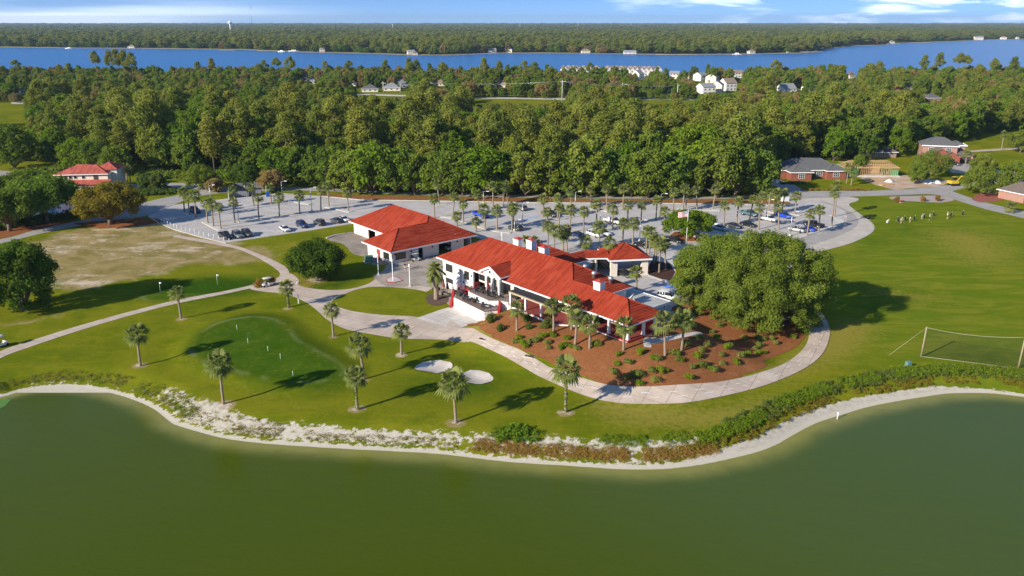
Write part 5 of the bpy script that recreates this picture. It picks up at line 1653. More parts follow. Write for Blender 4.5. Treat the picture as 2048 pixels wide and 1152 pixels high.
def pad(px_pts, name='parking_island', h=.16, m=None):
    mb = MB(); q = [P(*p)[:2] for p in px_pts]
    a = sum(q[i][0] * q[(i + 1) % len(q)][1] - q[(i + 1) % len(q)][0] * q[i][1] for i in range(len(q)))
    mb.prism(q if a > 0 else q[::-1], -.05, h)
    return tag(mb.build(name, [m or M_kerb]), kind='structure')


STRIPS = [[(441, 452), (664, 420.5)], [(398, 431.5), (586, 404.5)], [(914, 437.5), (1014, 421)], [(1043, 454), (1172, 428.5), (1206, 419)], [(1170, 471), (1281, 447)], [(1248, 452.5), (1322, 435.5)], [(1455, 455), (1520, 437)]]
for s_ in STRIPS: strip(s_, 1.1)
for s_, w_ in (([(367, 424), (394, 438)], 1.8), ([(410, 444), (444, 461)], 2.0), ([(655, 414), (703, 424)], 2.2), ([(576, 401), (622, 409)], 2.0), ([(884, 433.5), (914, 438), (944, 448), (970, 457), (996, 463), (1022, 466)], 1.6), ([(1168, 417.5), (1216, 421)], 2.6), ([(1353, 417), (1440, 421)], 2.4), ([(1528, 421), (1558, 427)], 2.0), ([(1584, 428), (1602, 431)], 2.0), ([(870, 412.5), (893, 410)], 1.8), ([(1005, 411), (1020, 415)], 1.6), ([(1230, 420), (1252, 417)], 2.0)):
    strip(s_, w_)
strip([(1560, 482), (1592, 475), (1636, 465), (1668, 453), (1681, 443), (1676, 435), (1666, 431)], 2.2, h=.15)
pad([(1330, 480), (1400, 484), (1420, 478), (1400, 466), (1350, 464)], h=.14, m=M_mulch)
# kerbs: rear edge of the lot, lawn edge, the mulch circle by the canopy
strip([(642, 392.5), (720, 400), (860, 402), (1068, 405.5), (1280, 406.5), (1468, 408.5), (1583, 410)], .35, 'kerb', .15)
strip([(297, 433), (318, 446.5), (350, 460), (400, 474), (452, 486.5)], .3, 'kerb', .13)
pad([(1296, 552), (1325, 562), (1365, 566), (1420, 560), (1440, 540), (1400, 510), (1330, 512), (1302, 520), (1292, 538)], 'kerb', .10)
pad([(1298, 550.5), (1326, 560), (1342, 561.5), (1350, 545), (1340, 528), (1304, 522), (1295, 538)], 'mulch_island', .16, mulch_mat('dark mulch', (.055, .030, .024), (.12, .062, .048), (.09, .05, .04)))
pad([(1343, 561.5), (1364, 564), (1416, 558), (1434, 540), (1398, 513), (1345, 520), (1352, 545)], 'lawn', .15, gm.materials[0])
strip([(653, 477), (668, 472), (690, 468)], .4, 'kerb', .3)
pad([(771, 560), (779, 554), (789, 553), (799, 557), (807, 562), (790, 566), (775, 566)], 'plaza_island', .1, M_redstep)
pad([(773, 560), (780, 555.2), (789, 554.2), (798, 558), (804, 561.5), (789, 564.6), (776, 564.4)], 'plaza_island', .13, M_conc)
drape('mulch_ring', px_outline([(851, 596), (862, 589), (880, 590), (896, 596), (893, 606), (875, 612), (856, 607)], 4), [mulch_mat('brown mulch', (.10, .066, .048), (.19, .13, .10), (.16, .12, .09))], .075, .6, .3)
drape('concrete_walk', [club_w(*q)[:2] for q in ((53.7, 4.3), (55.2, 5.5), (58.0, 13.5), (59.0, 13.0), (56.4, 2.4), (57.4, 1.3), (56.4, .6), (54.4, 2.6))], [M_conc], .09, .6)
vdir = Vector((math.cos(R(40)), math.sin(R(40)))); udir = Vector((math.cos(R(-50)), math.sin(R(-50))))
mb = MB()
lot = [tuple(P(*q)[:2]) for q in asph]


def stall_row(px0, px1, sides=(1, -1), off=.7, length=5.0, pitch=2.75):
    a, b = Vector(P(*px0)[:2]), Vector(P(*px1)[:2])
    d = (b - a).normalized(); n = Vector((-d.y, d.x))
    k = 0.0
    while k < (b - a).length:
        for s in sides:
            p = a + d * k + n * s * off; q = p + n * s * length
            w_ = d * .06
            if inside_np(np.array([q.x]), np.array([q.y]), lot)[0]:
                mb.poly([(v.x, v.y, .05) for v in ((p - w_, p + w_, q + w_, q - w_) if s < 0 else (p + w_, p - w_, q - w_, q + w_))])
        k += pitch


for s_ in STRIPS: stall_row(s_[0], s_[1])
stall_row((452, 485), (704, 447), (1,), .2); stall_row((645, 394.5), (1070, 407), (-1,), .2); stall_row((1070, 407), (1460, 410), (-1,), .2)
stall_row((1060, 512), (1180, 492), (1,), .2); stall_row((1321, 594), (1362, 606), (1, -1), .2, 2.2)
stall_row((1560, 478), (1640, 462), (1,), 1.4)
tag(mb.build('parking_markings', [M_line]), kind='structure')
mb = MB()
for px, py in ((1048, 441), (1058, 437), (1068, 434), (1009, 447)):
    p = P(px, py); mb.box((p.x, p.y, .052), (2.4, 1.6, .004), R(40))
tag(mb.build('blue_markings', [mat('faded blue paint', (.33, .42, .55), .8, .2, 1)]), kind='structure')
# ------------------------------------------------------------------ vehicles
def paint(name, col, rough=.28, metal=.0):
    if name in MATS: return MATS[name]
    m, t, out = new_mat(name)
    pos = t.n('TexCoord').outputs['Object']
    n_ = t.noise(pos, 3, 4)
    finish(t, out, t.mix(t.ramp(n_, .3, .75), col, tuple(c * .86 for c in col)), rough, .5, None, 0, 0, metal, .6)
    MATS[name] = m
    return m


PAINT = {'white': paint('white car paint', (.72, .72, .70)), 'black': paint('black car paint', (.014, .014, .016)), 'dark grey': paint('dark grey car paint', (.055, .058, .062)), 'grey': paint('grey car paint', (.17, .18, .185)), 'silver': paint('silver car paint', (.42, .43, .44)),
         'navy': paint('navy car paint', (.012, .028, .11)), 'blue': paint('bright blue car paint', (.010, .065, .55)), 'teal': paint('blue green car paint', (.07, .14, .16)), 'green': paint('dark green car paint', (.04, .06, .055))}
M_tyre = mat('tyre rubber', (.018, .018, .018), .9, .2, 5)
M_rim = mat('alloy rim', (.45, .45, .46), .35, .1, 8, metal=.8)
M_lens = mat('headlight lens', (.7, .7, .68), .15, .1, 8)
M_tail = mat('tail light', (.42, .015, .01), .25, .1, 8)
M_plastic = mat('black plastic', (.02, .02, .021), .6, .1, 6)


def loft(st, mi=0):
    """st: (x, half width low, half width high, z low, z shoulder, z top)"""
    rs = []
    for x, wl, wh, z0, zs, zt in st:
        rs.append([(x, -wl * .86, z0), (x, -wl, z0 + .12), (x, -wl, zs), (x, -wh, zt - .03), (x, -wh * .55, zt), (x, wh * .55, zt), (x, wh, zt - .03), (x, wl, zs), (x, wl, z0 + .12), (x, wl * .86, z0)])
    return rs


def make_car(kind):
    o = empty('parked_car' if kind != 'pickup' else 'pickup_truck', (0, 0, 0))
    b = MB(); g = MB(); r = MB(); k = MB()
    if kind == 'sedan':
        L, W, wb, R_ = 4.7, .90, 1.38, .33
        b.rings(loft([(-2.35, .70, .62, .36, .62, .78), (-2.28, .84, .74, .26, .66, .92), (-1.75, W, .80, .22, .70, .97), (-.9, W, .82, .22, .72, .95), (.6, W, .82, .22, .72, .93), (1.1, W, .80, .22, .70, .90), (1.9, .88, .76, .22, .64, .80), (2.25, .82, .66, .26, .58, .70), (2.36, .66, .54, .34, .52, .60)]))
        g.rings(loft([(-1.78, .74, .70, .90, .92, .95), (-1.0, .78, .60, .90, .98, 1.36), (-.3, .80, .60, .90, .98, 1.42), (.35, .79, .58, .88, .96, 1.38), (1.2, .76, .70, .84, .86, .90)]))
        r.rings([[(x, -w, z), (x, -w * .6, z + .045), (x, w * .6, z + .045), (x, w, z)] for x, w, z in ((-1.05, .56, 1.34), (-.6, .60, 1.395), (0, .60, 1.405), (.42, .57, 1.355))])
        hl, tl, hz_, tz = 2.22, -2.27, .60, .74
    elif kind == 'suv':
        L, W, wb, R_ = 4.75, .94, 1.42, .37
        b.rings(loft([(-2.36, .80, .74, .42, .80, 1.0), (-2.3, .90, .84, .30, .84, 1.08), (-1.7, W, .86, .28, .86, 1.10), (.6, W, .86, .28, .86, 1.07), (1.05, W, .84, .28, .84, 1.05), (1.9, .92, .80, .28, .78, .97), (2.3, .86, .70, .32, .70, .86), (2.4, .72, .60, .42, .62, .76)]))
        g.rings(loft([(-2.28, .82, .76, 1.0, 1.06, 1.10), (-1.98, .84, .66, 1.0, 1.12, 1.68), (-.5, .84, .66, 1.0, 1.12, 1.74), (.3, .83, .64, 1.0, 1.1, 1.69), (1.12, .80, .74, .98, 1.0, 1.04)]))
        r.rings([[(x, -w, z), (x, -w * .6, z + .05), (x, w * .6, z + .05), (x, w, z)] for x, w, z in ((-2.08, .64, 1.62), (-1.5, .68, 1.70), (-.4, .68, 1.735), (.36, .64, 1.675))])
        for s in (-1, 1):
            r.box((-.9, s * .62, 1.80), (1.9, .05, .05))
            for x in (-1.55, -.55): r.box((x, s * .785, 1.36), (.10, .16, .66))
        hl, tl, hz_, tz = 2.27, -2.33, .80, .98
    else:
        L, W, wb, R_ = 5.7, .98, 1.85, .40
        b.rings(loft([(-.62, W, .90, .40, .94, 1.14), (-.58, W, .90, .36, .94, 1.14), (1.15, W, .90, .36, .94, 1.12), (1.5, W, .88, .36, .92, 1.12), (2.4, .96, .84, .38, .86, 1.06), (2.78, .90, .76, .42, .78, .96), (2.88, .80, .66, .50, .70, .84)]))
        # open bed: floor, two sides and a tailgate
        b.bbox(-2.85, -.62, -.92, .92, .48, .74)
        for s in (-1, 1): b.box((-1.72, s * .93, .90), (2.26, .10, .52))
        b.box((-2.84, 0, .90), (.08, 1.76, .52)); b.box((-2.9, 0, .52), (.14, 1.8, .16))
        g.rings(loft([(-.60, .86, .74, 1.05, 1.15, 1.74), (-.2, .87, .70, 1.05, 1.15, 1.80), (.75, .86, .68, 1.05, 1.14, 1.75), (1.6, .82, .76, 1.03, 1.05, 1.10)]))
        r.rings([[(x, -w, z), (x, -w * .6, z + .05), (x, w * .6, z + .05), (x, w, z)] for x, w, z in ((-.62, .73, 1.72), (-.2, .72, 1.79), (.8, .68, 1.74))])
        for s in (-1, 1): r.box((.25, s * .80, 1.40), (.10, .16, .68)); r.box((-.55, s * .80, 1.40), (.12, .17, .68))
        hl, tl, hz_, tz = 2.74, -2.9, .86, .92
    body = b.build('body', [PAINT['white']], o)
    g.build('windows', [M_glass], o); r.build('roof', [PAINT['white']], o)
    for sx in (1, -1):
        for sy in (1, -1):
            w_ = MB(); y = sy * (W - .10); x = sx * wb + (.05 if kind == 'pickup' else 0)
            n = 14
            prof = [(R_ * .62, .115), (R_ * .95, .115), (R_, .07), (R_, -.07), (R_ * .95, -.115), (R_ * .62, -.115)]
            w_.rings([[(x + rr * math.cos(2 * math.pi * j / n), y + d, R_ + rr * math.sin(2 * math.pi * j / n)) for j in range(n)] for rr, d in prof])
            wo = w_.build('wheel', [M_tyre], o)
            q = MB(); q.rings([[(x + rr * math.cos(2 * math.pi * j / n), y + d, R_ + rr * math.sin(2 * math.pi * j / n)) for j in range(n)] for rr, d in ((R_ * .63, sy * .10), (R_ * .6, sy * .125), (R_ * .2, sy * .10), (.01, sy * .12))])
            q.build('rim', [M_rim], wo)
    for sy in (1, -1):
        q = MB(); q.box((hl, sy * .60, hz_ - .04), (.20, .34, .13), -sy * .25); q.build('headlight', [M_lens], o)
        q = MB(); q.box((tl, sy * (.64 if kind != 'pickup' else .90), tz), (.10, .28 if kind != 'pickup' else .12, .16)); q.build('tail_light', [M_tail], o)
        q = MB(); q.box((.86 if kind != 'pickup' else 1.2, sy * (W + .07), 1.02 if kind != 'sedan' else .93), (.14, .20, .13)); q.build('mirror', [M_plastic], o)
    q = MB(); q.box((L / 2 - .02 if kind != 'pickup' else 2.86, 0, hz_ - .10), (.06, .80, .17)); q.box((L / 2 - .06 if kind != 'pickup' else 2.84, 0, .42), (.08, 1.3, .12)); q.build('grille', [M_plastic], o)
    return o


CARP = {k: make_car(k) for k in ('sedan', 'suv', 'pickup')}
CARN = {'sedan': 'car', 'suv': 'suv', 'pickup': 'pickup truck'}
A0, A1, A2, A3 = -50, 130, 40, 220
CARS = [  # pixel of the centre on the ground, kind, colour, heading, label
    (451, 476, 'pickup', 'black', A0, 'black pickup truck parked nearest the row of white posts'),
    (476, 474.5, 'suv', 'grey', A0, 'grey suv parked between the black pickup and a dark suv'),
    (495, 471.5, 'suv', 'dark grey', A0, 'dark suv at the right of a group of three by the lawn'),
    (570, 461.5, 'sedan', 'white', A0 - 5, 'white car parked alone at the lawn edge of the front row'),
    (605, 454, 'suv', 'navy', A0, 'dark blue suv parked between the white car and a grey suv'),
    (639, 449.5, 'suv', 'dark grey', A1, 'dark grey suv reversed in by the lawn, tail toward the grass'),
    (673, 444.5, 'sedan', 'dark grey', A1, 'dark grey car next to a white car left of the cart barn'),
    (688, 442, 'sedan', 'white', A0, 'white car half hidden by the corner of the barn roof'),
    (391, 425, 'suv', 'navy', A0, 'navy suv parked behind the palms of the leftmost island'),
    (962, 434, 'pickup', 'blue', A0, 'bright blue pickup truck beside a palm behind the cart barn'),
    (1041, 420, 'suv', 'grey', A1, 'grey suv parked beside the rear island by a light pole'),
    (1031, 460, 'suv', 'green', A1, 'dark green suv at the tip of the island behind the clubhouse'),
    (1100, 432.5, 'pickup', 'dark grey', A0, 'dark grey pickup truck parked left of a black suv'),
    (1123, 427, 'suv', 'black', A0, 'black suv partly behind a palm trunk in the middle island row'),
    (1226, 446.5, 'pickup', 'white', A0, 'white pickup truck standing alone in the middle of the lot'),
    (1128, 469, 'sedan', 'grey', A1, 'grey car mostly hidden behind palms at the back of the clubhouse'),
    (1157, 474, 'sedan', 'navy', A0, 'navy car parked left of two white cars'),
    (1189, 473, 'suv', 'white', A0, 'white suv parked in front of another white car'),
    (1207, 469.5, 'sedan', 'white', A0, 'white car with a dark rear behind the white suv'),
    (1249, 552, 'sedan', 'black', A0, 'black car standing under the drive through canopy'),
    (1284, 494, 'suv', 'black', A1, 'black suv parked just behind the canopy roof'),
    (1350, 484, 'sedan', 'black', A0, 'black car parked next to the flagpole'),
    (1320, 481, 'sedan', 'white', A1, 'white car glimpsed between the palms of the cluster'),
    (1499, 431.5, 'pickup', 'teal', A0, 'blue grey pickup truck in the rear row at the right of the lot'),
    (1536, 442, 'pickup', 'white', A0, 'white pickup truck between two palms at the right of the lot'),
    (1568, 435.5, 'suv', 'blue', A0, 'bright blue suv behind the white pickup at the right'),
    (1496, 452.5, 'sedan', 'black', A0, 'black car at the end of the row beside the big oak'),
    (1467, 455.5, 'sedan', 'dark grey', A0, 'dark grey car just above the crown of the big oak'),
    (1440, 460, 'sedan', 'silver', A0, 'silver car half hidden between the round tree and the oak'),
    (1626, 453.5, 'pickup', 'black', A1, 'black pickup truck beside the curved kerb at the right'),
    (1594, 463.5, 'suv', 'silver', A1, 'silver suv by the curved kerb in front of a blue car'),
    (1614, 461.5, 'sedan', 'blue', A1, 'blue car squeezed behind the silver suv'),
    (1392, 476, 'suv', 'white', A1, 'white suv under the edge of the round bright green tree'),
    (1422, 451, 'pickup', 'white', A0, 'white pickup truck showing right of the round bright green tree'),
    (1336, 599, 'suv', 'white', -24, 'white suv parked in the service court behind a shaggy palm'),
    (1366, 594, 'sedan', 'teal', -24, 'blue green car tucked under the big oak behind the white suv'),
    (1909, 330, 'sedan', 'black', A0, 'black car on the driveway of the two storey brick house'),
    (1938, 328, 'suv', 'black', A1, 'dark suv on the driveway right of the two storey house')]
for i, (px, py, kd, colr, hd, lab) in enumerate(CARS):
    g = P(px, py)
    o = copy_tree(CARP[kd])
    o.location = (g.x, g.y, hz(g.x, g.y) + .03); o.rotation_euler.z = R(hd + random.uniform(-2, 2))
    tag(o, lab, CARN[kd], 'cars in the parking lot' if px < 1700 else 'cars at the houses')
    for ch in o.children:
        if ch.name.split('.')[0] in ('body', 'roof'): setmat(ch, PAINT[colr])
for k in CARP.values():
    for ch in list(k.children):
        for g2 in list(ch.children): bpy.data.objects.remove(g2)
        bpy.data.objects.remove(ch)
    bpy.data.objects.remove(k)
# kayaks on the roof of the car under the oak
for k, (dx, cl_, nm) in enumerate(((-.4, (.01, .09, .5), 'bright blue'), (.35, (.55, .45, .06), 'yellow'))):
    g = P(1345, 586)
    mb = MB(); mb.rings([[(x, w_ * math.cos(a), .28 * min(1, w_ * 3) * math.sin(a)) for a in [2 * math.pi * j / 10 for j in range(10)]] for x, w_ in ((-1.5, .03), (-1.1, .22), (0, .34), (1.1, .22), (1.5, .03))])
    o = mb.build('kayak', [mat(nm + ' plastic', cl_, .4, .1, 2)]); o.location = (g.x + dx, g.y + .2, 1.25); o.rotation_euler = (0, 0, R(-24))
    tag(o, '%s kayak lying behind the white suv in the service court' % nm, 'kayak')
    mb = MB()
    for x in (-.8, .8): mb.box((x, 0, -.72), (.08, .5, .95))
    mb.build('cradle', [M_steel], o)


# golf carts
def make_cart(roofcol):
    o = empty('golf_cart', (0, 0, 0))
    b = MB(); b.rings([[(x, -w_, z0), (x, -w_, z1), (x, w_, z1), (x, w_, z0)] for x, w_, z0, z1 in ((-1.15, .5, .4, .75), (-1.0, .56, .28, .85), (-.2, .58, .26, .82), (-.18, .58, .26, .40), (.6, .58, .26, .40), (.65, .56, .28, .85), (1.05, .48, .34, .70), (1.15, .36, .4, .55))], 0, True, False)
    b.build('body', [roofcol], o)
    b = MB(); b.bbox(-.75, -.2, -.5, .5, .82, .96); b.box((-.8, 0, 1.15), (.12, 1.0, .5)); b.build('seat', [M_plastic], o)
    b = MB(); b.rings([[(x, -w_, z), (x, -w_, z + .06), (x, w_, z + .06), (x, w_, z)] for x, w_, z in ((-1.1, .5, 1.80), (-.9, .58, 1.86), (.6, .58, 1.86), (.8, .5, 1.80))]); b.build('canopy', [roofcol], o)
    b = MB()
    for x, y in ((-.95, .5), (-.95, -.5), (.75, .48), (.75, -.48)): b.tube([(x, y, .7), (x * .9, y, 1.85)], .025, 5)
    b.build('post', [M_iron], o)
    for sx in (.8, -.75):
        for sy in (.5, -.5):
            b = MB(); b.rings([[(sx + r_ * math.cos(2 * math.pi * j / 10), sy + d, .23 + r_ * math.sin(2 * math.pi * j / 10)) for j in range(10)] for r_, d in ((.1, .09), (.23, .08), (.23, -.08), (.1, -.09))]); b.build('wheel', [M_tyre], o)
    return o


cart0 = make_cart(mat('ivory cart shell', (.62, .60, .54), .4, .06, 3))
for i, (px, py, hd, lab) in enumerate(((831, 522, 20, 'golf cart loaded with gear outside the barn corner'), (915, 495, 130, 'golf cart parked in the right hand barn bay'), (868, 503, 130, 'golf cart in the shade of the middle barn bay'), (860, 505, 130, 'second golf cart deep in the middle barn bay'), (535, 573, 215, 'golf cart parked between two bronze bushes at the path junction'), (3, 693, 60, 'golf cart at the left edge below the narrow path'), (896, 500, 120, 'golf cart between the two open barn bays'))):
    o = cart0 if i == 0 else copy_tree(cart0)
    g = P(px, py); o.location = (g.x, g.y, hz(g.x, g.y) + .05); o.rotation_euler.z = R(hd)
    tag(o, lab, 'golf cart', 'golf carts')


# ------------------------------------------------------------------ poles, posts, small things
def light_pole(px, py, ptop, label, arm=1):
    g = P(px, py); h = next(z for z in np.arange(3, 20, .1) if proj(g.x, g.y, z)[1] <= ptop)
    o = empty('light_pole', g, R(random.choice((0, 10, -10))), label, 'street lamp', 'light poles in the parking lot')
    b = MB(); b.tube([(0, 0, -.2), (0, 0, h)], [.12, .075], 8); b.build('pole', [M_steel], o)
    b = MB(); b.lathe([(.3, 0), (.3, .6), (.24, .62)], (0, 0, -.05), 12); b.build('footing', [M_kerb], o)
    b = MB(); b.tube([(0, 0, h - .1), (arm * 1.0, 0, h + .12)], .04, 6); b.build('arm', [M_steel], o)
    b = MB(); b.box((arm * 1.35, 0, h + .12), (.8, .36, .16)); b.build('lamp_head', [M_trim], o)


for px, py, tp, lab in ((478, 446, 405, 'light pole in the front island row left of the lot'), (566, 406, 363, 'light pole standing by the portable toilet'), (624, 424, 376, 'light pole between palms in the front island row'), (422, 406, 371, 'light pole at the far left verge'), (967, 407, 383, 'light pole at the rear kerb behind the barn'),
                        (1045, 453, 406, 'light pole next to the dark green suv'), (1150, 427, 384, 'light pole in the middle island row'), (1200, 452, 424, 'light pole right of the two white cars'), (1320, 437, 388, 'light pole left of the round bright tree'), (1279, 483, 442, 'light pole behind the canopy roof'), (1580, 472, 424, 'light pole in front of the silver suv'), (1532, 437, 400, 'light pole by the white pickup at the right'), (1029, 462, 450, 'short light pole at the island tip')):
    light_pole(px, py, tp, lab, 1)


def post_lamp(px, py, h, label):
    o = empty('lamp_post', PT(px, py), 0, label, 'street lamp', 'lamp posts of the plaza')
    b = MB(); b.tube([(0, 0, -.2), (0, 0, .5), (0, 0, h)], [.12, .09, .07], 8); b.build('post', [M_trim], o)
    b = MB(); b.box((0, 0, .06), (.7, .7, .16)); b.build('base', [M_kerb], o)
    b = MB(); b.lathe([(.08, h), (.22, h + .08), (.26, h + .5), (.1, h + .68), (.03, h + .8)], (0, 0, 0), 10); b.build('lantern', [M_trim], o)


for px, py, h, lab in ((786, 562, 4.3, 'lamp post standing on the red edged plaza island'), (820, 573, 4.3, 'lamp post at the lawn edge of the plaza'), (757, 550, 4.2, 'lamp post by the corner lawn below the barn'), (911, 500, 3.4, 'lamp post in front of the barn bays'), (1545, 368, 4.5, 'dark lamp post beside the brick house drive'), (1004, 500, 3.6, 'lamp post behind the clubhouse ridge')):
    post_lamp(px, py, h, lab)
# white posts along the edge of the lot
pts = resample([Vector(P(*q)[:2]) for q in ((318, 445), (350, 458.5), (400, 472.5), (454, 485.5))], .1)
n = 17
mpost = MB(); mpost.tube([(0, 0, -.1), (0, 0, .95)], .07, 8); mpost.lathe([(.07, .95), (.05, 1.0), (.01, 1.02)], (0, 0, 0), 8)
pm = mpost.build('bollard', [M_trim])
for i in range(n):
    p = pts[int((len(pts) - 1) * i / (n - 1))]
    o = pm if i == 0 else pm.copy()
    if i: COL.objects.link(o)
    o.location = (p.x + .5, p.y + .4, .1); o.rotation_euler = (random.uniform(-.06, .06), random.uniform(-.06, .06), 0)
    tag(o, 'thin white post along the left edge of the parking lot', 'bollard', 'white posts edging the parking lot')
# flag of the clubhouse
g = P(1372, 490)
fp = empty('flagpole', (g.x, g.y, 0), 0, 'flagpole with a striped national flag behind the palm cluster', 'flagpole')
b = MB(); b.tube([(0, 0, -.1), (0, 0, 9.0)], [.09, .05], 8); b.lathe([(.04, 0), (.1, .1), (.04, .2)], (0, 0, 9.0), 8); b.build('pole', [M_trim], fp)
fw_, fh = 2.6, 1.5
red = mat('flag red', (.50, .03, .04), .8, .05, 3); wht = mat('flag white', (.75, .74, .72), .8, .05, 3); blu = mat('flag blue', (.02, .04, .20), .8, .05, 3)
b = MB()


def fl_pt(u, v): return (-.08 - u * fw_ * .92, .22 * math.sin(u * 7 + v) * u, 8.8 - v * fh - .35 * u * u)


for i in range(13):
    for j in range(14):
        u0, u1, v0, v1 = j / 14, (j + 1) / 14, i / 13, (i + 1) / 13
        b.poly([fl_pt(u0, v0), fl_pt(u0, v1), fl_pt(u1, v1), fl_pt(u1, v0)], 2 if (i < 7 and j < 6) else i % 2, True)
for i in range(9):
    for j in range(6 if i % 2 == 0 else 5):
        u, v = (.035 + j * .066 + (.033 if i % 2 else 0)), .04 + i * .055
        for s in (-.03, .03):
            c = Vector(fl_pt(u, v)) + Vector((0, s, 0))
            b.poly([(c.x + .05 * math.sin(a), c.y, c.z + .05 * math.cos(a)) for a in [2 * math.pi * q / 5 for q in range(5)]], 1)
b.build('flag', [red, wht, blu], fp)
# waste enclosure, container, portable toilet
g0, g1, g2, g3 = P(458, 398), P(533, 388), P(530, 378), P(470, 381)
o = empty('waste_enclosure', (0, 0, 0), 0, 'grey walled enclosure of slatted panels behind the palms', 'enclosure')
b = MB()
for a, c in ((g3, g2), (g2, g1), (g0, g3)):
    d = c - a; n = max(2, int(d.length / 1.2))
    for i in range(n):
        m_ = a.lerp(c, (i + .5) / n); b.box((m_.x, m_.y, 1.25), (d.length / n * .97, .12, 2.5), math.atan2(d.y, d.x))
b.build('panel', [mat('weathered grey boards', (.20, .19, .185), .9, .3, 2)], o)
b = MB()
for a, c in ((g3, g2), (g2, g1), (g0, g3)):
    for f_ in (0, .33, .66, 1): q = a.lerp(c, f_); b.box((q.x, q.y, 1.35), (.22, .22, 2.7))
b.build('post', [M_kerb], o)
for px, py, rz, lab in ((505, 390, 12, 'long grey waste container inside the enclosure'), (480, 393, 12, 'pale grey waste container at the left of the enclosure')):
    g = P(px, py); o = empty('waste_container', g, R(rz), lab, 'container')
    b = MB(); b.box((0, 0, 1.05), (5.6, 2.2, 1.7), 0, 0, 1.06)
    for k in range(8): b.box((-2.5 + .7 * k, -1.16, 1.05), (.12, .1, 1.5))
    b.build('bin', [mat('grey container paint', (.22, .225, .235), .6, .2, 2)], o)
    b = MB(); b.bbox(-2.8, 2.8, -1.15, 1.15, 1.95, 2.05); b.build('lid', [M_plastic], o)
    for x in (-2.2, 2.2):
        b = MB(); b.tube([(x, -1.0, .12), (x, 1.0, .12)], .14, 10); b.build('roller', [M_tyre], o)
g = P(536, 393); o = empty('portable_toilet', g, R(20), 'bright blue portable toilet beside the waste enclosure', 'portable toilet')
bl_ = mat('blue plastic', (.015, .12, .42), .45, .08, 2)
b = MB(); b.box((0, 0, 1.1), (1.1, 1.1, 2.1)); b.build('cabin', [bl_], o)
b = MB(); b.box((0, -.57, 1.05), (.75, .05, 1.85)); b.build('door', [mat('darker blue plastic', (.012, .08, .32), .5, .08, 2)], o)
b = MB(); b.rings([[(-.58 * s, -.58 * s, z), (.58 * s, -.58 * s, z), (.58 * s, .58 * s, z), (-.58 * s, .58 * s, z)] for s, z in ((1, 2.15), (1, 2.22), (.7, 2.4))], 0, True, False); b.build('roof', [M_trim], o)
# utility boxes, bins, signs, grates
def cabinet(px, py, d, m, label, name='utility_box', cat='utility box', rz=.3):
    g = PT(px, py); o = empty(name, g, rz, label, cat)
    b = MB(); b.box((0, 0, d[2] / 2), d, 0, 0, .94); b.build('cabinet', [m], o, .03)
    b = MB(); b.box((0, 0, d[2] + .03), (d[0] * 1.02, d[1] * 1.02, .07)); b.build('lid', [m], o)
    b = MB(); b.box((0, 0, .03), (d[0] * 1.25, d[1] * 1.25, .1)); b.build('pad', [M_kerb], o)


M_ugreen = mat('utility green', (.14, .24, .19), .6, .12, 2)
cabinet(738, 524, (1.9, 1.5, 1.5), M_ugreen, 'big grey green transformer box on the lawn by the barn')
cabinet(750, 527, (1.1, .9, 1.3), mat('utility grey', (.20, .21, .20), .6, .12, 2), 'smaller grey cabinet right of the transformer box')
cabinet(1815, 737, (.8, .7, 1.15), mat('utility aqua', (.13, .23, .21), .5, .1, 2), 'pale aqua utility box on the lawn above the pond')
cabinet(1737, 439, (.8, .8, 1.2), M_plastic, 'black waste bin at the edge of the grooved driveway', 'waste_bin', 'bin')
cabinet(1802, 405, (.9, .5, .6), M_redtrim, 'low red box near the road at the top of the range', 'utility_box', 'utility box')
cabinet(1551, 428, (1.0, .8, 1.3), M_trim, 'white cabinet between the palms at the far right island', 'utility_box', 'utility box')
cabinet(1570, 402, (2.2, 1.2, 1.6), M_trim, 'white cabinet at the road corner behind the palms', 'utility_box', 'utility box')
for px, py, lab in ((967, 679, 'rusty drain grate beside the curving path, upper one'), (1059, 713, 'rusty drain grate in the grass below the pine straw bed')):
    g = PT(px, py); o = empty('drain_grate', g, R(-30), lab, 'drain grate')
    b = MB(); b.box((0, 0, .06), (1.7, 1.1, .1)); b.build('frame', [M_kerb], o)
    b = MB()
    for k in range(8): b.box((-.7 + .2 * k, 0, .13), (.1, .9, .06))
    b.build('bars', [mat('rusty iron', (.15, .065, .04), .9, .3, 5)], o)
for px, py, h, lab in ((597, 607, 1.9, 'white tee post with a dark slot on the junction edge, nearest the vine palm'), (594, 567, 1.0, 'short white post on the lawn across the path junction'), (1383, 640, 1.1, 'small white post sign in the pine straw under the oak')):
    g = PT(px, py); o = empty('marker_post', g, .3, lab, 'post')
    b = MB(); b.box((0, 0, h / 2), (.2, .2, h)); b.build('post', [M_trim], o)
    b = MB(); b.box((0, -.115, h * .75), (.10, .03, h * .35)); b.build('plate', [M_plastic], o)
g = P(1674, 838, WZ); o = empty('standpipe', (g.x, g.y, WZ - .5), 0, 'white pipe sticking up out of the pond near the right bank', 'pipe')
b = MB(); b.tube([(0, 0, 0), (.06, 0, 1.5)], .07, 8); b.build('pipe', [M_trim], o); b = MB(); b.lathe([(.12, 0), (.12, .12), (.02, .16)], (.06, 0, 1.45), 8); b.build('cap', [M_trim], o)
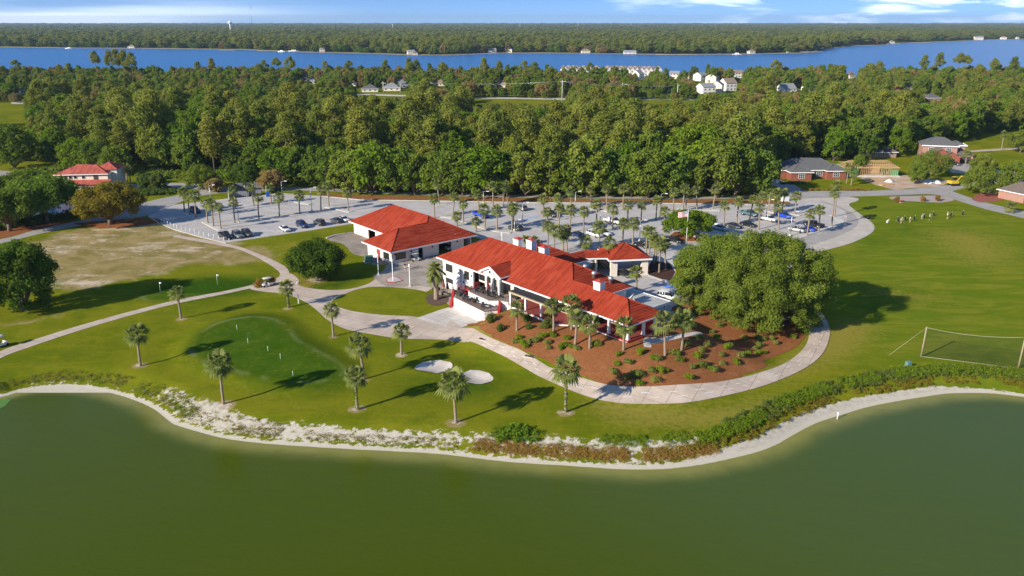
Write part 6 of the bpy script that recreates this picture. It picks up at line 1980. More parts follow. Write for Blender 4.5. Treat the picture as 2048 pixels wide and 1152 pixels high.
# flags and cups on the greens
for px, py, h, fl_, lab in ((321, 585, 2.2, True, 'flagstick with a white flag at the left of the far green'), (435, 569, 2.2, True, 'flagstick with a white flag right of the far green'), (474, 659, .75, False, 'short white pin at the back of the putting green'), (496, 686, .75, False, 'short white pin near the palm shadow on the putting green'), (536, 702, .75, False, 'short white pin in the middle of the putting green'), (561, 718, .85, False, 'short white pin right of the middle of the putting green'), (586, 752, .75, False, 'short white pin at the front of the putting green')):
    g = PT(px, py, .05); o = empty('flagstick', g, 0, lab, 'flagstick')
    b = MB(); b.tube([(0, 0, -.05), (0, 0, h)], .025 if fl_ else .035, 6); b.build('stick', [M_trim], o)
    if fl_: b = MB(); b.rings([[(0, -.01, h - z), (.45, .05, h - z - .05), (.45, .07, h - z - .05), (0, .01, h - z)] for z in (0, .32)]); b.build('flag', [M_trim], o)
    else: b = MB(); b.lathe([(.06, h), (.06, h + .06), (.01, h + .08)], (0, 0, 0), 6); b.build('knob', [M_trim], o)
# low shrubs in the pine straw
SH = [crown_mesh('foliage', [leaves(np.random.default_rng(60 + k), np.random.default_rng(70 + k).normal(size=(7, 3)) * np.array([.28, .28, .08]) + np.array([0, 0, .42]), np.full(7, .36), 420, .15, .55, 1.0, .7, 2.6)], m_) for k, m_ in enumerate((L_vine, L_shrub, L_shrub, L_rust, L_vine))]
stem = MB()
for k in range(5): stem.tube([(0, 0, -.05), (.25 * math.cos(k * 1.3), .25 * math.sin(k * 1.3), .5)], [.03, .012], 5)
stm = bpy.data.meshes.new('stem'); stm.from_pydata(stem.v, [], stem.f); stm.materials.append(M_bark)
c4 = [(215, 880), (200, 953), (290, 937), (185, 1012), (280, 1055), (350, 1040), (390, 1036), (385, 1105), (380, 862), (485, 910), (515, 912), (505, 1080), (475, 1008), (535, 1005), (575, 1005), (630, 870), (660, 872), (672, 917), (738, 805), (852, 850), (825, 898), (897, 808), (1052, 822), (1008, 882), (1018, 948), (1122, 942), (790, 977), (878, 965), (930, 990), (955, 1000), (1187, 753), (1325, 762), (1300, 810), (1270, 830), (1290, 865), (1335, 862), (1395, 755), (1425, 792), (845, 752), (980, 760), (940, 705), (1020, 615), (1005, 652), (950, 600), (830, 540), (880, 520), (815, 510), (30, 800), (70, 798), (1160, 890), (1555, 745), (755, 1055), (1210, 875), (1280, 740), (700, 925)]
SP_ = [(1180 + a / 3.84, 480 + b_ / 3.84) for a, b_ in c4]
SP_ += [(1000 + a / 9.6, 560 + b_ / 9.6) for a, b_ in ((790, 905), (760, 1070), (850, 1070), (1000, 1060), (380, 1105), (1310, 1110))]
SP_ += [(1000 + a / 4.8, 460 + b_ / 4.8) for a, b_ in ((150, 1075), (210, 1080), (245, 1118), (290, 1070), (340, 1062), (470, 1078), (655, 1040), (470, 1130), (580, 1130), (625, 1105), (680, 1120), (730, 1130), (905, 1095), (935, 1098), (1890, 1030), (1780, 1095), (1830, 710), (1890, 745))]
for i, (px, py) in enumerate(SP_):
    g = PT(px, py + 3)
    o = empty('shrub', g, random.random() * 6, 'low tufted green shrub planted in the pine straw bed', 'shrub', 'low green shrubs in the pine straw')
    link('foliage', SH[random.choice((0, 1, 1, 4, 2))], o); link('stem', stm, o)
    s_ = random.uniform(.85, 1.25); o.scale = (s_ * random.uniform(.9, 1.25), s_, s_ * .92)
rb_ = crown_mesh('foliage', [leaves(np.random.default_rng(81), np.random.default_rng(82).normal(size=(9, 3)) * .2 + np.array([0, 0, .6]), np.full(9, .5), 800, .13, .75, 1, .2, 1.4)], L_dark)
for px, py, s_, lab in ((1053, 640, 1.15, 'round clipped bush against the white porch base, left one'), (1094, 653, 1.3, 'round clipped bush against the white porch base, right one'), (977, 636, 1.2, 'round bush beside the red stairs, upper one'), (981, 642, 1.25, 'round bush beside the red stairs, lower one'), (1000, 660, 1.0, 'round bush alone at the left of the pine straw bed'), (1058, 656, .8, 'small brownish bush between the two porch bushes'), (920, 600, .0, '')):
    if not s_: continue
    g = PT(px, py + 2); o = empty('shrub', g, px, lab, 'shrub'); link('foliage', rb_, o); link('stem', stm, o); o.scale = (s_,) * 3
bz = crown_mesh('foliage', [leaves(np.random.default_rng(83), np.random.default_rng(84).normal(size=(8, 3)) * .25 + np.array([0, 0, .9]), np.full(8, .5), 700, .16, .5, 1, .2, 1.8)], L_rust)
for px, py, s_, lab in ((517, 573, 1.15, 'bronze bush on the left of the parked golf cart'), (542, 569, 1.2, 'bronze bush behind the parked golf cart'), (1792, 403, 1.1, 'dark bronze bush in the roadside bed, leftmost'), (1846, 402, 1.1, 'dark bronze bush in the roadside bed, middle one'), (1875, 401, 1.1, 'dark bronze bush in the roadside bed, rightmost')):
    g = PT(px, py + 1); o = empty('shrub', g, px, lab, 'shrub'); link('foliage', bz, o); link('stem', stm, o); o.scale = (s_,) * 3
drape('gravel_bed', px_outline([(1780, 394), (1830, 392), (1880, 392), (1908, 400), (1880, 405), (1830, 403), (1790, 400)], 4), [mat('pale pink gravel', (.38, .30, .26), .9, .25, 2)], .035, 1.5, .3)
# algae mat at the left of the pond
drape('algae', [P(x, y, WZ)[:2] for x, y in ((-60, 806), (0, 799), (14, 797), (22, 801), (10, 812), (-10, 822), (-60, 830))], [mat('algae', (.08, .19, .03), .8, .2, 2)], 2.0, .6, .25, kind='stuff')
ao = bpy.data.objects['algae']; me = ao.data
for v in me.vertices: v.co.z = WZ + .03
# ------------------------------------------------------------------ people
SKIN = mat('skin', (.50, .30, .21), .6, .06, 8, obj=True)
HAIR = mat('dark hair', (.03, .022, .016), .7, .2, 9, obj=True)
CLOTH = {'white': mat('white cotton', (.74, .73, .71), .85, .06, 6, obj=True), 'black': mat('black cotton', (.02, .02, .022), .85, .2, 6, obj=True), 'navy': mat('navy cotton', (.02, .03, .07), .85, .2, 6, obj=True), 'khaki': mat('khaki cotton', (.42, .35, .25), .85, .1, 6, obj=True), 'grey': mat('grey cotton', (.30, .31, .32), .85, .1, 6, obj=True), 'lime': mat('pale lime cotton', (.60, .66, .45), .85, .1, 6, obj=True), 'red': mat('red cotton', (.42, .06, .05), .85, .1, 6, obj=True)}


def skin_mesh(name, verts, edges, m, parent, root=0):
    me = bpy.data.meshes.new(name)
    me.from_pydata([v[:3] for v in verts], edges, [])
    o = link(name, me, parent, m)
    sk = o.modifiers.new('skin', 'SKIN'); sk.use_smooth_shade = True
    d = me.skin_vertices[0].data
    for i, v in enumerate(verts):
        d[i].radius = (v[3], v[3] if len(v) < 5 else v[4]); d[i].use_root = i == root
    ss = o.modifiers.new('sub', 'SUBSURF'); ss.levels = 1; ss.render_levels = 1
    return o


def person(px, py, rz, label, pose, shirt, legs, shorts=False, cap=None, dz=.03):
    """one figure: skeleton in metres, x to its left, -y forward"""
    g = PT(px, py)
    o = empty('person', (g.x, g.y, g.z + dz), rz, label, 'person')
    J = pose
    V = [(*J['pelvis'], .125, .10), (*J['chest'], .155, .11), (*J['neck'], .06), (*J['head0'], .075), (*J['head1'], .098, .105), (*J['head2'], .06)]
    E = [(0, 1), (1, 2), (2, 3), (3, 4), (4, 5)]
    for s in ('l', 'r'):
        b = len(V)
        V += [(*J['hip' + s], .095), (*J['knee' + s], .062), (*J['ankle' + s], .042), (*J['toe' + s], .040)]
        E += [(0, b), (b, b + 1), (b + 1, b + 2), (b + 2, b + 3)]
        b = len(V)
        V += [(*J['sho' + s], .062), (*J['elb' + s], .043), (*J['wri' + s], .029), (*J['hand' + s], .034, .02)]
        E += [(1, b), (b, b + 1), (b + 1, b + 2), (b + 2, b + 3)]
        w_, h_ = Vector(J['wri' + s]), Vector(J['hand' + s])
        d = (h_ - w_).normalized(); side = d.cross(Vector((0, 1, .2))).normalized()
        for k, ln in enumerate((.065, .078, .082, .072)):
            a = h_ + side * (-.030 + .02 * k)
            q = len(V); V += [(*(a + d * ln * .55 + Vector((0, -.008, 0))), .0085), (*(a + d * ln + Vector((0, -.022, -.004))), .007)]
            E += [(b + 3, q), (q, q + 1)]
        a = w_.lerp(h_, .55) - side * .04
        q = len(V); V += [(*a, .011), (*(a + d * .055 - side * .018), .009)]; E += [(b + 3, q), (q, q + 1)]
    skin_mesh('body', V, E, SKIN, o)
    lerp = lambda a, b, f: tuple(Vector(a).lerp(Vector(b), f))
    SV = [(*lerp(J['pelvis'], J['chest'], .15), .150, .125), (*lerp(J['pelvis'], J['chest'], .55), .152, .125), (*J['chest'], .178, .13), (*lerp(J['chest'], J['neck'], .7), .095)]
    SE = [(0, 1), (1, 2), (2, 3)]
    for s in ('l', 'r'):
        b = len(SV); SV += [(*J['sho' + s], .078), (*lerp(J['sho' + s], J['elb' + s], .75), .062)]; SE += [(2, b), (b, b + 1)]
    skin_mesh('shirt', SV, SE, CLOTH[shirt], o)
    TV = [(*lerp(J['pelvis'], J['chest'], .2), .142, .12), (*J['pelvis'], .148, .122)]; TE = [(0, 1)]
    for s in ('l', 'r'):
        b = len(TV); TV.append((*J['hip' + s], .112)); TE.append((1, b))
        if shorts: TV.append((*lerp(J['hip' + s], J['knee' + s], .8), .092)); TE.append((b, b + 1))
        else:
            TV += [(*J['knee' + s], .080), (*lerp(J['knee' + s], J['ankle' + s], .92), .066)]; TE += [(b, b + 1), (b + 1, b + 2)]
    skin_mesh('shorts' if shorts else 'trousers', TV, TE, CLOTH[legs], o)
    h0, h1, h2 = (Vector(J[k]) for k in ('head0', 'head1', 'head2'))
    up = (h2 - h0).normalized(); fwd = Vector(J.get('face', (0, -1, 0))); fwd = (fwd - up * fwd.dot(up)).normalized(); rt = up.cross(fwd)
    hb = MB()
    n = 10
    hb.rings([[tuple(h1 + up * z + rt * (r * math.cos(2 * math.pi * j / n)) - fwd * (off + r * 1.1 * math.sin(2 * math.pi * j / n))) for j in range(n)] for z, r, off in ((-.02, .112, .022), (.05, .118, .012), (.10, .095, .008), (.135, .03, 0))])
    hb.build('cap' if cap else 'hair', [CLOTH[cap] if cap else HAIR], o)
    if cap:
        vb = MB(); c = h1 + up * .045 + fwd * .15; vb.rings([[tuple(c + rt * a + fwd * b_ + up * z) for a, b_ in ((-.09, -.06), (.09, -.06), (.06, .07), (-.06, .07))] for z in (0, .015)]); vb.build('visor', [CLOTH[cap]], o)
    fb = MB()
    fb.tube([tuple(h1 + fwd * .098 + up * .012), tuple(h1 + fwd * .125 - up * .022)], [.012, .018], 6)
    for s in (-1, 1): fb.lathe([(.03, -.02), (.03, .02)], tuple(h1 + rt * s * .105), 6)
    fb.build('face', [SKIN], o)
    eb = MB()
    for s in (-1, 1): eb.box(tuple(h1 + fwd * .100 + rt * s * .038 + up * .012), (.022, .022, .012))
    eb.box(tuple(h1 + fwd * .100 - up * .055), (.05, .02, .01)); eb.build('eyes', [HAIR], o)
    for s in ('l', 'r'):
        a, t_ = Vector(J['ankle' + s]), Vector(J['toe' + s])
        sb = MB(); c = a.lerp(t_, .45); d = t_ - a; sb.rings([[tuple(a + d * f_ + Vector((w_ * math.cos(q), w_ * .2 * math.sin(q), hh * math.sin(q) - .02))) for q in [2 * math.pi * j / 8 for j in range(8)]] for f_, w_, hh in ((-.35, .035, .035), (-.2, .05, .055), (.4, .055, .045), (1.0, .045, .03), (1.2, .02, .015))]); sb.build('shoe', [CLOTH['white']], o)
    return o


def stand(lean=0.0, ha=None, spread=.14, bend=0.0, face=(0, -1, 0), low=0.0):
    """lean: forward bend of the back; ha: hand targets; low: how far the hips drop"""
    pz = .93 - low
    pel = Vector((0, .08 * bend, pz)); ax = Vector((0, -math.sin(lean), math.cos(lean)))
    ch = pel + ax * .40; nk = ch + ax * .16
    hd = nk + (ax * .5 + Vector((0, -.1, .5)) * 1.0).normalized() * .08
    hu = (ax * .4 + Vector((0, 0, .6))).normalized()
    J = dict(pelvis=pel, chest=ch, neck=nk, head0=hd, head1=hd + hu * .10, head2=hd + hu * .20, face=face)
    for s, q in (('l', 1), ('r', -1)):
        J['hip' + s] = pel + Vector((q * .10, 0, -.06)); J['ankle' + s] = Vector((q * spread, 0, .07))
        mid = (J['hip' + s] + J['ankle' + s]) / 2; L = (J['hip' + s] - J['ankle' + s]).length
        kn = math.sqrt(max(0.0, .43 ** 2 - (L / 2) ** 2)); J['knee' + s] = mid + Vector((q * .02, -kn - .02, 0))
        J['toe' + s] = Vector((q * (spread + .03), -.17, .045))
        J['sho' + s] = ch + Vector((q * .19, 0, 0)) + ax * .08
        tgt = Vector(ha[0 if s == 'l' else 1]) if ha else J['sho' + s] + Vector((q * .06, -.05, -.55))
        d = tgt - J['sho' + s]; D = min(d.length, .56); tgt = J['sho' + s] + d.normalized() * D
        kn = math.sqrt(max(0, .29 ** 2 - (D / 2) ** 2)); pole = Vector((q * .6, .5, -.3)).normalized()
        J['elb' + s] = (J['sho' + s] + tgt) / 2 + pole * kn
        J['wri' + s] = tgt; J['hand' + s] = tgt + (tgt - J['elb' + s]).normalized() * .08
    return J


def club_in_hand(o, a, b):
    mb = MB(); mb.tube([a, b], [.014, .010], 5); v = Vector(b); mb.box((v.x, v.y - .04, v.z), (.05, .12, .05)); mb.build('golf_club', [M_steel], o)


o = person(1801, 446, .9, 'golfer all in white bent over the ball, second from the left on the range', stand(.55, [(.03, -.52, .78), (-.03, -.50, .72)], .20, 1, low=.06), 'white', 'khaki', False, 'white')
club_in_hand(o, (0, -.52, .74), (.0, -.95, .05))
o = person(1819, 444, .9, 'golfer in white with black hair leaning into a shot mid range', stand(.35, [(.30, -.42, .95), (.24, -.42, .90)], .22, 1, low=.05), 'white', 'khaki', False, 'black')
club_in_hand(o, (.27, -.44, .92), (.95, -.7, .7))
o = person(1858, 440, 1.0, 'golfer in a pale lime top and black trousers standing upright', stand(.12, [(.10, -.30, 1.05), (-.05, -.32, 1.0)], .12), 'lime', 'black', False, 'white')
club_in_hand(o, (0, -.32, 1.0), (.2, -.5, .08))
o = person(1894, 437, 1.4, 'golfer in white top and black shorts with a club swung overhead', stand(-.05, [(-.10, -.10, 1.95), (-.16, -.05, 1.90)], .30, 0, (.4, -1, 0), low=.05), 'white', 'black', True, 'white')
club_in_hand(o, (-.13, -.08, 1.9), (.55, .35, 2.15))
o = person(1773, 446, 1.2, 'person in white crouching on the range nearest the driveway', stand(1.0, [(.2, -.62, .35), (-.2, -.62, .35)], .16, 1, low=.42), 'white', 'white', False, 'white')
person(1843, 438, 2.2, 'person in grey stooping beside a golf bag on the range', stand(.8, [(.15, -.5, .55), (-.15, -.5, .55)], .14, 1, low=.18), 'grey', 'khaki', False, 'white')
person(810, 540, .6, 'person in a navy top and white shorts walking by the barn', stand(.05, None, .10), 'navy', 'white', True, None)
person(816, 541, 3.4, 'person in a black top and red shorts standing by the barn', stand(.05, None, .12), 'black', 'red', True, None)


# golf bags on stands
def make_bag(m):
    o = empty('golf_bag', (0, 0, 0))
    b = MB(); b.tube([(0, .18, .08), (0, -.14, .92)], [.15, .17], 10); b.box((0, -.16, .45), (.26, .16, .4)); b.build('bag', [m], o)
    b = MB()
    for s in (-1, 1): b.tube([(s * .05, -.1, .8), (s * .3, -.5, 0)], .015, 5)
    b.build('stand', [M_steel], o)
    b = MB()
    for k in range(7): a = .9 * k; b.tube([(.08 * math.cos(a), -.12 + .05 * math.sin(a), .85), (.10 * math.cos(a), -.22 + .06 * math.sin(a), 1.15)], .012, 4); b.box((.10 * math.cos(a), -.23 + .06 * math.sin(a), 1.17), (.05, .08, .06))
    b.build('clubs', [M_steel], o)
    return o


bag0 = make_bag(CLOTH['black'])
for i, (px, py, lab) in enumerate(((1796, 443, 'black golf bag just left of the bent golfer in white'), (1810, 441, 'black golf bag between the two golfers in white'), (1828, 440, 'dark golf bag right of the leaning golfer'), (1848, 437, 'dark golf bag next to the stooping person'), (1867, 432, 'black golf bag behind the golfer in lime'), (1901, 433, 'dark golf bag right of the swinging golfer'), (1925, 430, 'dark golf bag alone at the right end of the range'))):
    o = bag0 if i == 0 else copy_tree(bag0)
    o.location = PT(px, py, .03); o.rotation_euler.z = random.random() * 6; o.scale = (1.15,) * 3
    tag(o, lab, 'golf bag', 'golf bags on the range')
# ------------------------------------------------------------------ terrace furniture
def make_table():
    o = empty('patio_table', (0, 0, 0))
    b = MB(); b.lathe([(.52, .70), (.55, .72), (.55, .74), (.5, .75)], (0, 0, 0), 18); b.build('tabletop', [M_iron], o)
    b = MB(); b.tube([(0, 0, .02), (0, 0, .7)], .04, 6)
    for k in range(4): b.tube([(0, 0, .12), (.35 * math.cos(k * 1.57), .35 * math.sin(k * 1.57), .02)], .02, 4)
    b.build('leg', [M_iron], o)
    return o


def make_chair():
    o = empty('patio_chair', (0, 0, 0))
    b = MB(); b.box((0, 0, .45), (.46, .46, .05)); b.build('seat', [M_iron], o)
    b = MB(); b.box((0, .23, .72), (.46, .05, .48)); b.build('backrest', [M_iron], o)
    for x in (-.2, .2):
        for y in (-.2, .2): b = MB(); b.tube([(x, y, .45), (x * 1.1, y * 1.1, 0)], .02, 4); b.build('leg', [M_iron], o)
    return o


def make_umb():
    o = empty('closed_umbrella', (0, 0, 0))
    b = MB(); b.tube([(0, 0, 0), (0, 0, 2.7)], .03, 6); b.lathe([(.3, 0), (.3, .08), (.06, .12)], (0, 0, 0), 12); b.build('pole', [M_iron], o)
    b = MB()
    rs = []
    for z, r in ((1.05, .20), (1.3, .26), (1.7, .20), (2.2, .13), (2.6, .05)): rs.append([(r * (1 + .22 * (j % 2)) * math.cos(2 * math.pi * j / 16), r * (1 + .22 * (j % 2)) * math.sin(2 * math.pi * j / 16), z) for j in range(16)])
    b.rings(rs); b.build('canopy', [mat('dark red canvas', (.26, .03, .03), .9, .15, 4)], o)
    return o


tb0, ch0, um0 = make_table(), make_chair(), make_umb()
fx_ = True
first = {'t': True, 'c': True, 'u': True}
TBL = [(16.6, -.9, 3.56, 'black patio table on the upper terrace by the glazed wall'), (18.2, -2.6, 3.56, 'black patio table on the upper terrace before the left arch'), (20.3, -2.9, 3.56, 'black patio table on the upper terrace before the right arch'), (22.0, -2.6, 3.56, 'black patio table at the right end of the upper terrace'), (16.5, -3.0, 3.56, 'black patio table at the left rail of the upper terrace'),
       (12.6, -3.9, 2.37, 'black patio table at the left corner of the lower terrace'), (13.9, -4.9, 2.37, 'black patio table by the long rail of the lower terrace, left'), (16.8, -5.4, 2.37, 'black patio table in the middle of the lower terrace'), (18.9, -5.4, 2.37, 'black patio table right of the middle of the lower terrace'), (22.6, -5.5, 2.37, 'black patio table at the right end of the lower terrace'),
       (2.6, -2.4, .06, 'black patio table under the two storey wall, left one'), (6.2, -3.0, .06, 'black patio table under the two storey wall, right one')]
nth = 0
for x, y, z, lab in TBL:
    o = tb0 if nth == 0 else copy_tree(tb0)
    w_ = club_w(x, y, z); o.location = w_; tag(o, lab, 'table', 'patio tables')
    for k in range(3 if z > 1 else 2):
        a = nth * 1.1 + k * 2.1
        c = ch0 if first['c'] else copy_tree(ch0); first['c'] = False
        c.location = (w_.x + .8 * math.sin(a), w_.y - .8 * math.cos(a), z); c.rotation_euler.z = a + math.pi
        tag(c, '%s black chair at the %s' % (('first', 'second', 'third')[k], lab.replace('black ', '', 1).replace('patio ', '')), 'chair', 'patio chairs')
    nth += 1
for i, (x, y, z, lab) in enumerate(((1.6, -1.5, .06, 'closed dark red umbrella nearest the wall corner'), (3.9, -1.6, .06, 'closed dark red umbrella in the middle under the lower window'), (5.7, -1.9, .06, 'closed dark red umbrella nearest the ramp'), (15.9, .3, 3.56, 'closed dark red umbrella on the upper terrace by the glass wall'), (19.3, -2.1, 3.56, 'closed dark red umbrella on the upper terrace before the arches'))):
    o = um0 if i == 0 else copy_tree(um0)
    o.location = club_w(x, y, z); tag(o, lab, 'umbrella', 'closed red umbrellas')
railing(club, [(6.6, -1.2, .0), (9.2, -2.0, .0)], 1.1)
# planters by the porch
for x, y in ((24.0, .3), (25.2, .2)):
    b = MB(); b.lathe([(.3, 0), (.42, .3), (.45, .8), (.38, .82)], (0, 0, 0), 12); o = b.build('planter', [M_plastic]); o.location = club_w(x, y, 3.56)
    tag(o, 'black planter on the terrace beside the %s' % ('gabled porch' if x < 24.5 else 'pergola'), 'planter')
    link('plant', SH[2], o).location = (0, 0, .6)
# ------------------------------------------------------------------ houses
def gable(mb, x0, x1, y0, y1, ze, zr, mi=0, wallm=1, along='x', oh=.4):
    """gabled block: ridge along x or y; roof in material mi, gable triangles in wallm"""
    if along == 'x':
        ym = (y0 + y1) / 2
        a, b = (x0 - oh, ym, zr), (x1 + oh, ym, zr)
        mb.poly([(x0 - oh, y0 - oh, ze), (x1 + oh, y0 - oh, ze), b, a], mi); mb.poly([(x1 + oh, y1 + oh, ze), (x0 - oh, y1 + oh, ze), a, b], mi)
        return [[(x0, y0, ze), (x0, ym, zr - .1), (x0, y1, ze)], [(x1, y0, ze), (x1, y1, ze), (x1, ym, zr - .1)]]
    xm = (x0 + x1) / 2
    a, b = (xm, y0 - oh, zr), (xm, y1 + oh, zr)
    mb.poly([(x0 - oh, y1 + oh, ze), (x0 - oh, y0 - oh, ze), a, b], mi); mb.poly([(x1 + oh, y0 - oh, ze), (x1 + oh, y1 + oh, ze), b, a], mi)
    return [[(x0, y0, ze), (x1, y0, ze), (xm, y0, zr - .1)], [(x0, y1, ze), (xm, y1, zr - .1), (x1, y1, ze)]]


def simple_house(px, py, W, D, hwall, hroof, rz, roofm, wallm, label, along='x', hipped=False, nwin=3, name='house', z=0.0, group=None, floors=1):
    g = P(px, py, z)
    o = empty(name, (g.x, g.y, z), rz, label, 'house', group)
    w_ = MB(); w_.bbox(-W / 2, W / 2, 0, D, -.3, hwall)
    r = MB()
    if hipped: hip(r, -W / 2 - .5, W / 2 + .5, -.5, D + .5, hwall, hroof / (min(W, D) / 2 + .5))
    else:
        for tri in gable(r, -W / 2, W / 2, 0, D, hwall - .05, hwall + hroof, along=along): w_.poly(tri)
    w_.build('wall', [wallm], o); ro = r.build('roof', [roofm], o)
    if hipped: f = MB(); fascia(f, [(-W / 2 - .5, -.5), (W / 2 + .5, -.5), (W / 2 + .5, D + .5), (-W / 2 - .5, D + .5)], hwall); f.build('gutter', [M_trim], ro)
    for fl_ in range(floors):
        for i in range(nwin):
            x = -W / 2 + W * (i + .5) / nwin
            window(o, x, -.03, .9 + 2.7 * fl_, min(1.6, W / nwin * .5), 1.3, 0, 2, 1, M_trim, M_glassb)
    return o


# grey roofed brick house with a projecting wing and a garage end
g = P(1612, 352); BR = R(2)
h = empty('brick_house', (g.x, g.y, 0), BR, 'single storey red brick house with a wide grey hipped roof', 'house')
r = MB(); hip(r, -11, 11.5, -5, 8, 3.0, .52); hip(r, -9.5, -1.0, -9.5, 0, 3.0, .5); hip(r, 4.5, 12.5, -7, 2, 3.0, .5); ro = r.build('roof', [M_shingle], h)
f = MB(); fascia(f, [(-11, 8), (-11, -5), (-9.5, -5), (-9.5, -9.5), (-1, -9.5), (-1, -5), (4.5, -5), (4.5, -7), (12.5, -7), (12.5, 2)], 3.0, 0, .28, .08, False); f.build('gutter', [M_trim], ro)
w_ = MB(); w_.bbox(-10.4, 10.9, -4.4, 7.4, -.2, 2.98); w_.bbox(-8.9, -1.6, -8.9, -4.4, -.2, 2.97); w_.bbox(5.1, 11.9, -6.4, -4.4, -.2, 2.96); w_.build('wall', [M_brick], h)
for x, y in ((-5.2, -8.93), (8.4, -6.43), (3.0, -4.43)): window(h, x, y, .8, 2.2, 1.5, 0, 3, 2, M_trim, M_glassb)
d = MB(); d.bbox(.4, 1.7, -4.5, -4.4, 0, 2.3); d.build('door', [M_frame], h)
# the house being built: slab, stud walls, green sheathing, bare roof trusses
g = P(1742, 353)
h = empty('unfinished_house', (g.x, g.y, 0), R(-2), 'unfinished timber house with bare roof trusses and green sheathing', 'house')
M_lumb = mat('new lumber', (.56, .36, .18), .85, .18, 2); M_sheath = mat('green sheathing', (.055, .25, .10), .8, .15, 2)
s = MB(); s.bbox(-10.5, 10, -1.5, 9, -.1, .35); s.build('slab', [M_conc], h)
s = MB(); s.bbox(-10.0, -5.0, -.6, -.45, .35, 3.0); s.bbox(-10.1, -9.95, -.5, 8.5, .35, 3.2); s.bbox(4.5, 6.0, 1.2, 1.35, .35, 2.9); s.bbox(9.5, 9.65, 0, 8.5, .35, 3.0); s.bbox(6.8, 9.5, .0, .15, .35, 3.0); s.bbox(-4, 4, 8.4, 8.55, .35, 3.0); s.build('sheathing', [M_sheath], h)
s = MB()
for k in range(30):
    x = -9.8 + .66 * k
    s.box((x, 0, 1.7), (.10, .14, 2.7))
    if k % 2: s.box((x, 4.2, 1.7), (.10, .14, 2.7))
for y in (0, 4.2, 8.4): s.box((0, y, 3.08), (20, .16, .16)); s.box((0, y, .42), (20, .16, .12))
s.bbox(-3.2, 4.4, 3.9, 4.1, .4, 2.9)
s.build('stud_frame', [M_lumb], h)
s = MB()
for k in range(26):
    x = -10 + .8 * k
    top = 5.2 if abs(x) < 7 else 5.2 - (abs(x) - 7) * .6
    for y0, y1, z0, z1 in ((-.8, 4.1, 3.15, top), (9.1, 4.1, 3.15, top)):
        s.tube([(x, y0, z0), (x, y1, z1)], .07, 4)
    s.tube([(x, -.8, 3.18), (x, 9.1, 3.18)], .06, 4); s.tube([(x, 4.1, 3.2), (x, 4.1, top)], .05, 4); s.tube([(x, 1.6, 3.2), (x, 2.6, 3.15 + (top - 3.15) * .7)], .05, 4)
for y, z in ((1.5, 4.15), (6.8, 4.15), (4.1, 5.22), (-.7, 3.26)): s.tube([(-10, y, z if abs(y - 4.1) > .1 else 4.0), (-7, y, z), (7, y, z), (10, y, z if abs(y - 4.1) > .1 else 4.0)], .07, 4)
s.build('roof_truss', [M_lumb], h)
drape('building_site', px_outline([(1722, 352), (1800, 350), (1845, 356), (1900, 362), (1880, 372), (1815, 377), (1790, 380), (1740, 366)], 4), [paving('sandy site soil', (.42, .25, .13), (.48, .40, .31), None, stain=.4)], .05, 1.5, .8)
rng = np.random.default_rng(9)
for px, py, r_, lab in ((1858, 366, 2.6, 'pile of white sand on the building site, left one'), (1872, 366, 2.2, 'pile of white sand on the building site, right one'), (1778, 364, 1.6, 'heap of rubble in front of the unfinished house')):
    g = P(px, py); mb = MB(); n = 18
    mb.rings([[(r_ * f_ * (1 + .15 * rng.normal()) * math.cos(2 * math.pi * j / n), r_ * f_ * (1 + .15 * rng.normal()) * math.sin(2 * math.pi * j / n), z) for j in range(n)] for f_, z in ((1, -.05), (.7, .45), (.35, .85), (.05, 1.0))])
    o = mb.build('sand_pile', [mat('white sand', (.66, .62, .57), .95, .15, 2)]); o.location = (g.x, g.y, .05); tag(o, lab, 'sand pile')
for px, py, L, lab in ((1773, 371, 5, 'low stack of lumber on the building site'), (1756, 362, 4, 'stack of boards by the slab of the unfinished house')):
    g = P(px, py); mb = MB()
    for k in range(5):
        for q in range(4): mb.box((rng.normal() * .1, -.6 + .3 * k, .12 + .14 * q), (L, .24, .11))
    o = mb.build('lumber_stack', [M_lumb]); o.location = g; o.rotation_euler.z = .3; tag(o, lab, 'lumber')
g = P(1907, 371); o = empty('excavator', g, R(10), 'yellow excavator parked on the verge of the building site', 'excavator')
yel = mat('machine yellow', (.62, .40, .03), .5, .15, 2)
for s_ in (-1, 1):
    b = MB(); b.rings([[(x, s_ * 1.0 + y, z) for x, z in ((-1.7, .15), (-1.3, 0), (1.3, 0), (1.7, .15), (1.7, .5), (1.3, .7), (-1.3, .7), (-1.7, .5))] for y in (-.25, .25)], 0, True, False); b.build('track', [M_tyre], o)
b = MB(); b.box((-.4, 0, 1.25), (2.9, 2.2, .9)); b.build('body', [yel], o, .06)
b = MB(); b.box((.5, .6, 2.2), (1.2, .95, 1.3)); b.build('cab', [M_glass], o); b = MB(); b.box((.5, .6, 2.9), (1.35, 1.1, .1)); b.build('cab_roof', [yel], o)
b = MB(); b.tube([(.8, -.2, 1.4), (2.4, -.2, 3.3), (4.0, -.2, 2.6), (4.2, -.2, .9)], [.22, .2, .16, .14], 6); b.build('boom', [yel], o)
b = MB(); b.rings([[(4.0, y, .9), (4.5, y, .8), (4.3, y, .2), (3.7, y, .3)] for y in (-.7, .3)], 0, True, False); b.build('bucket', [M_frame], o)
simple_house(1764, 316, 12, 8, 2.4, 2.2, R(4), M_shinglet, M_brickp, 'brown roofed house behind the unfinished timber house', hipped=True)
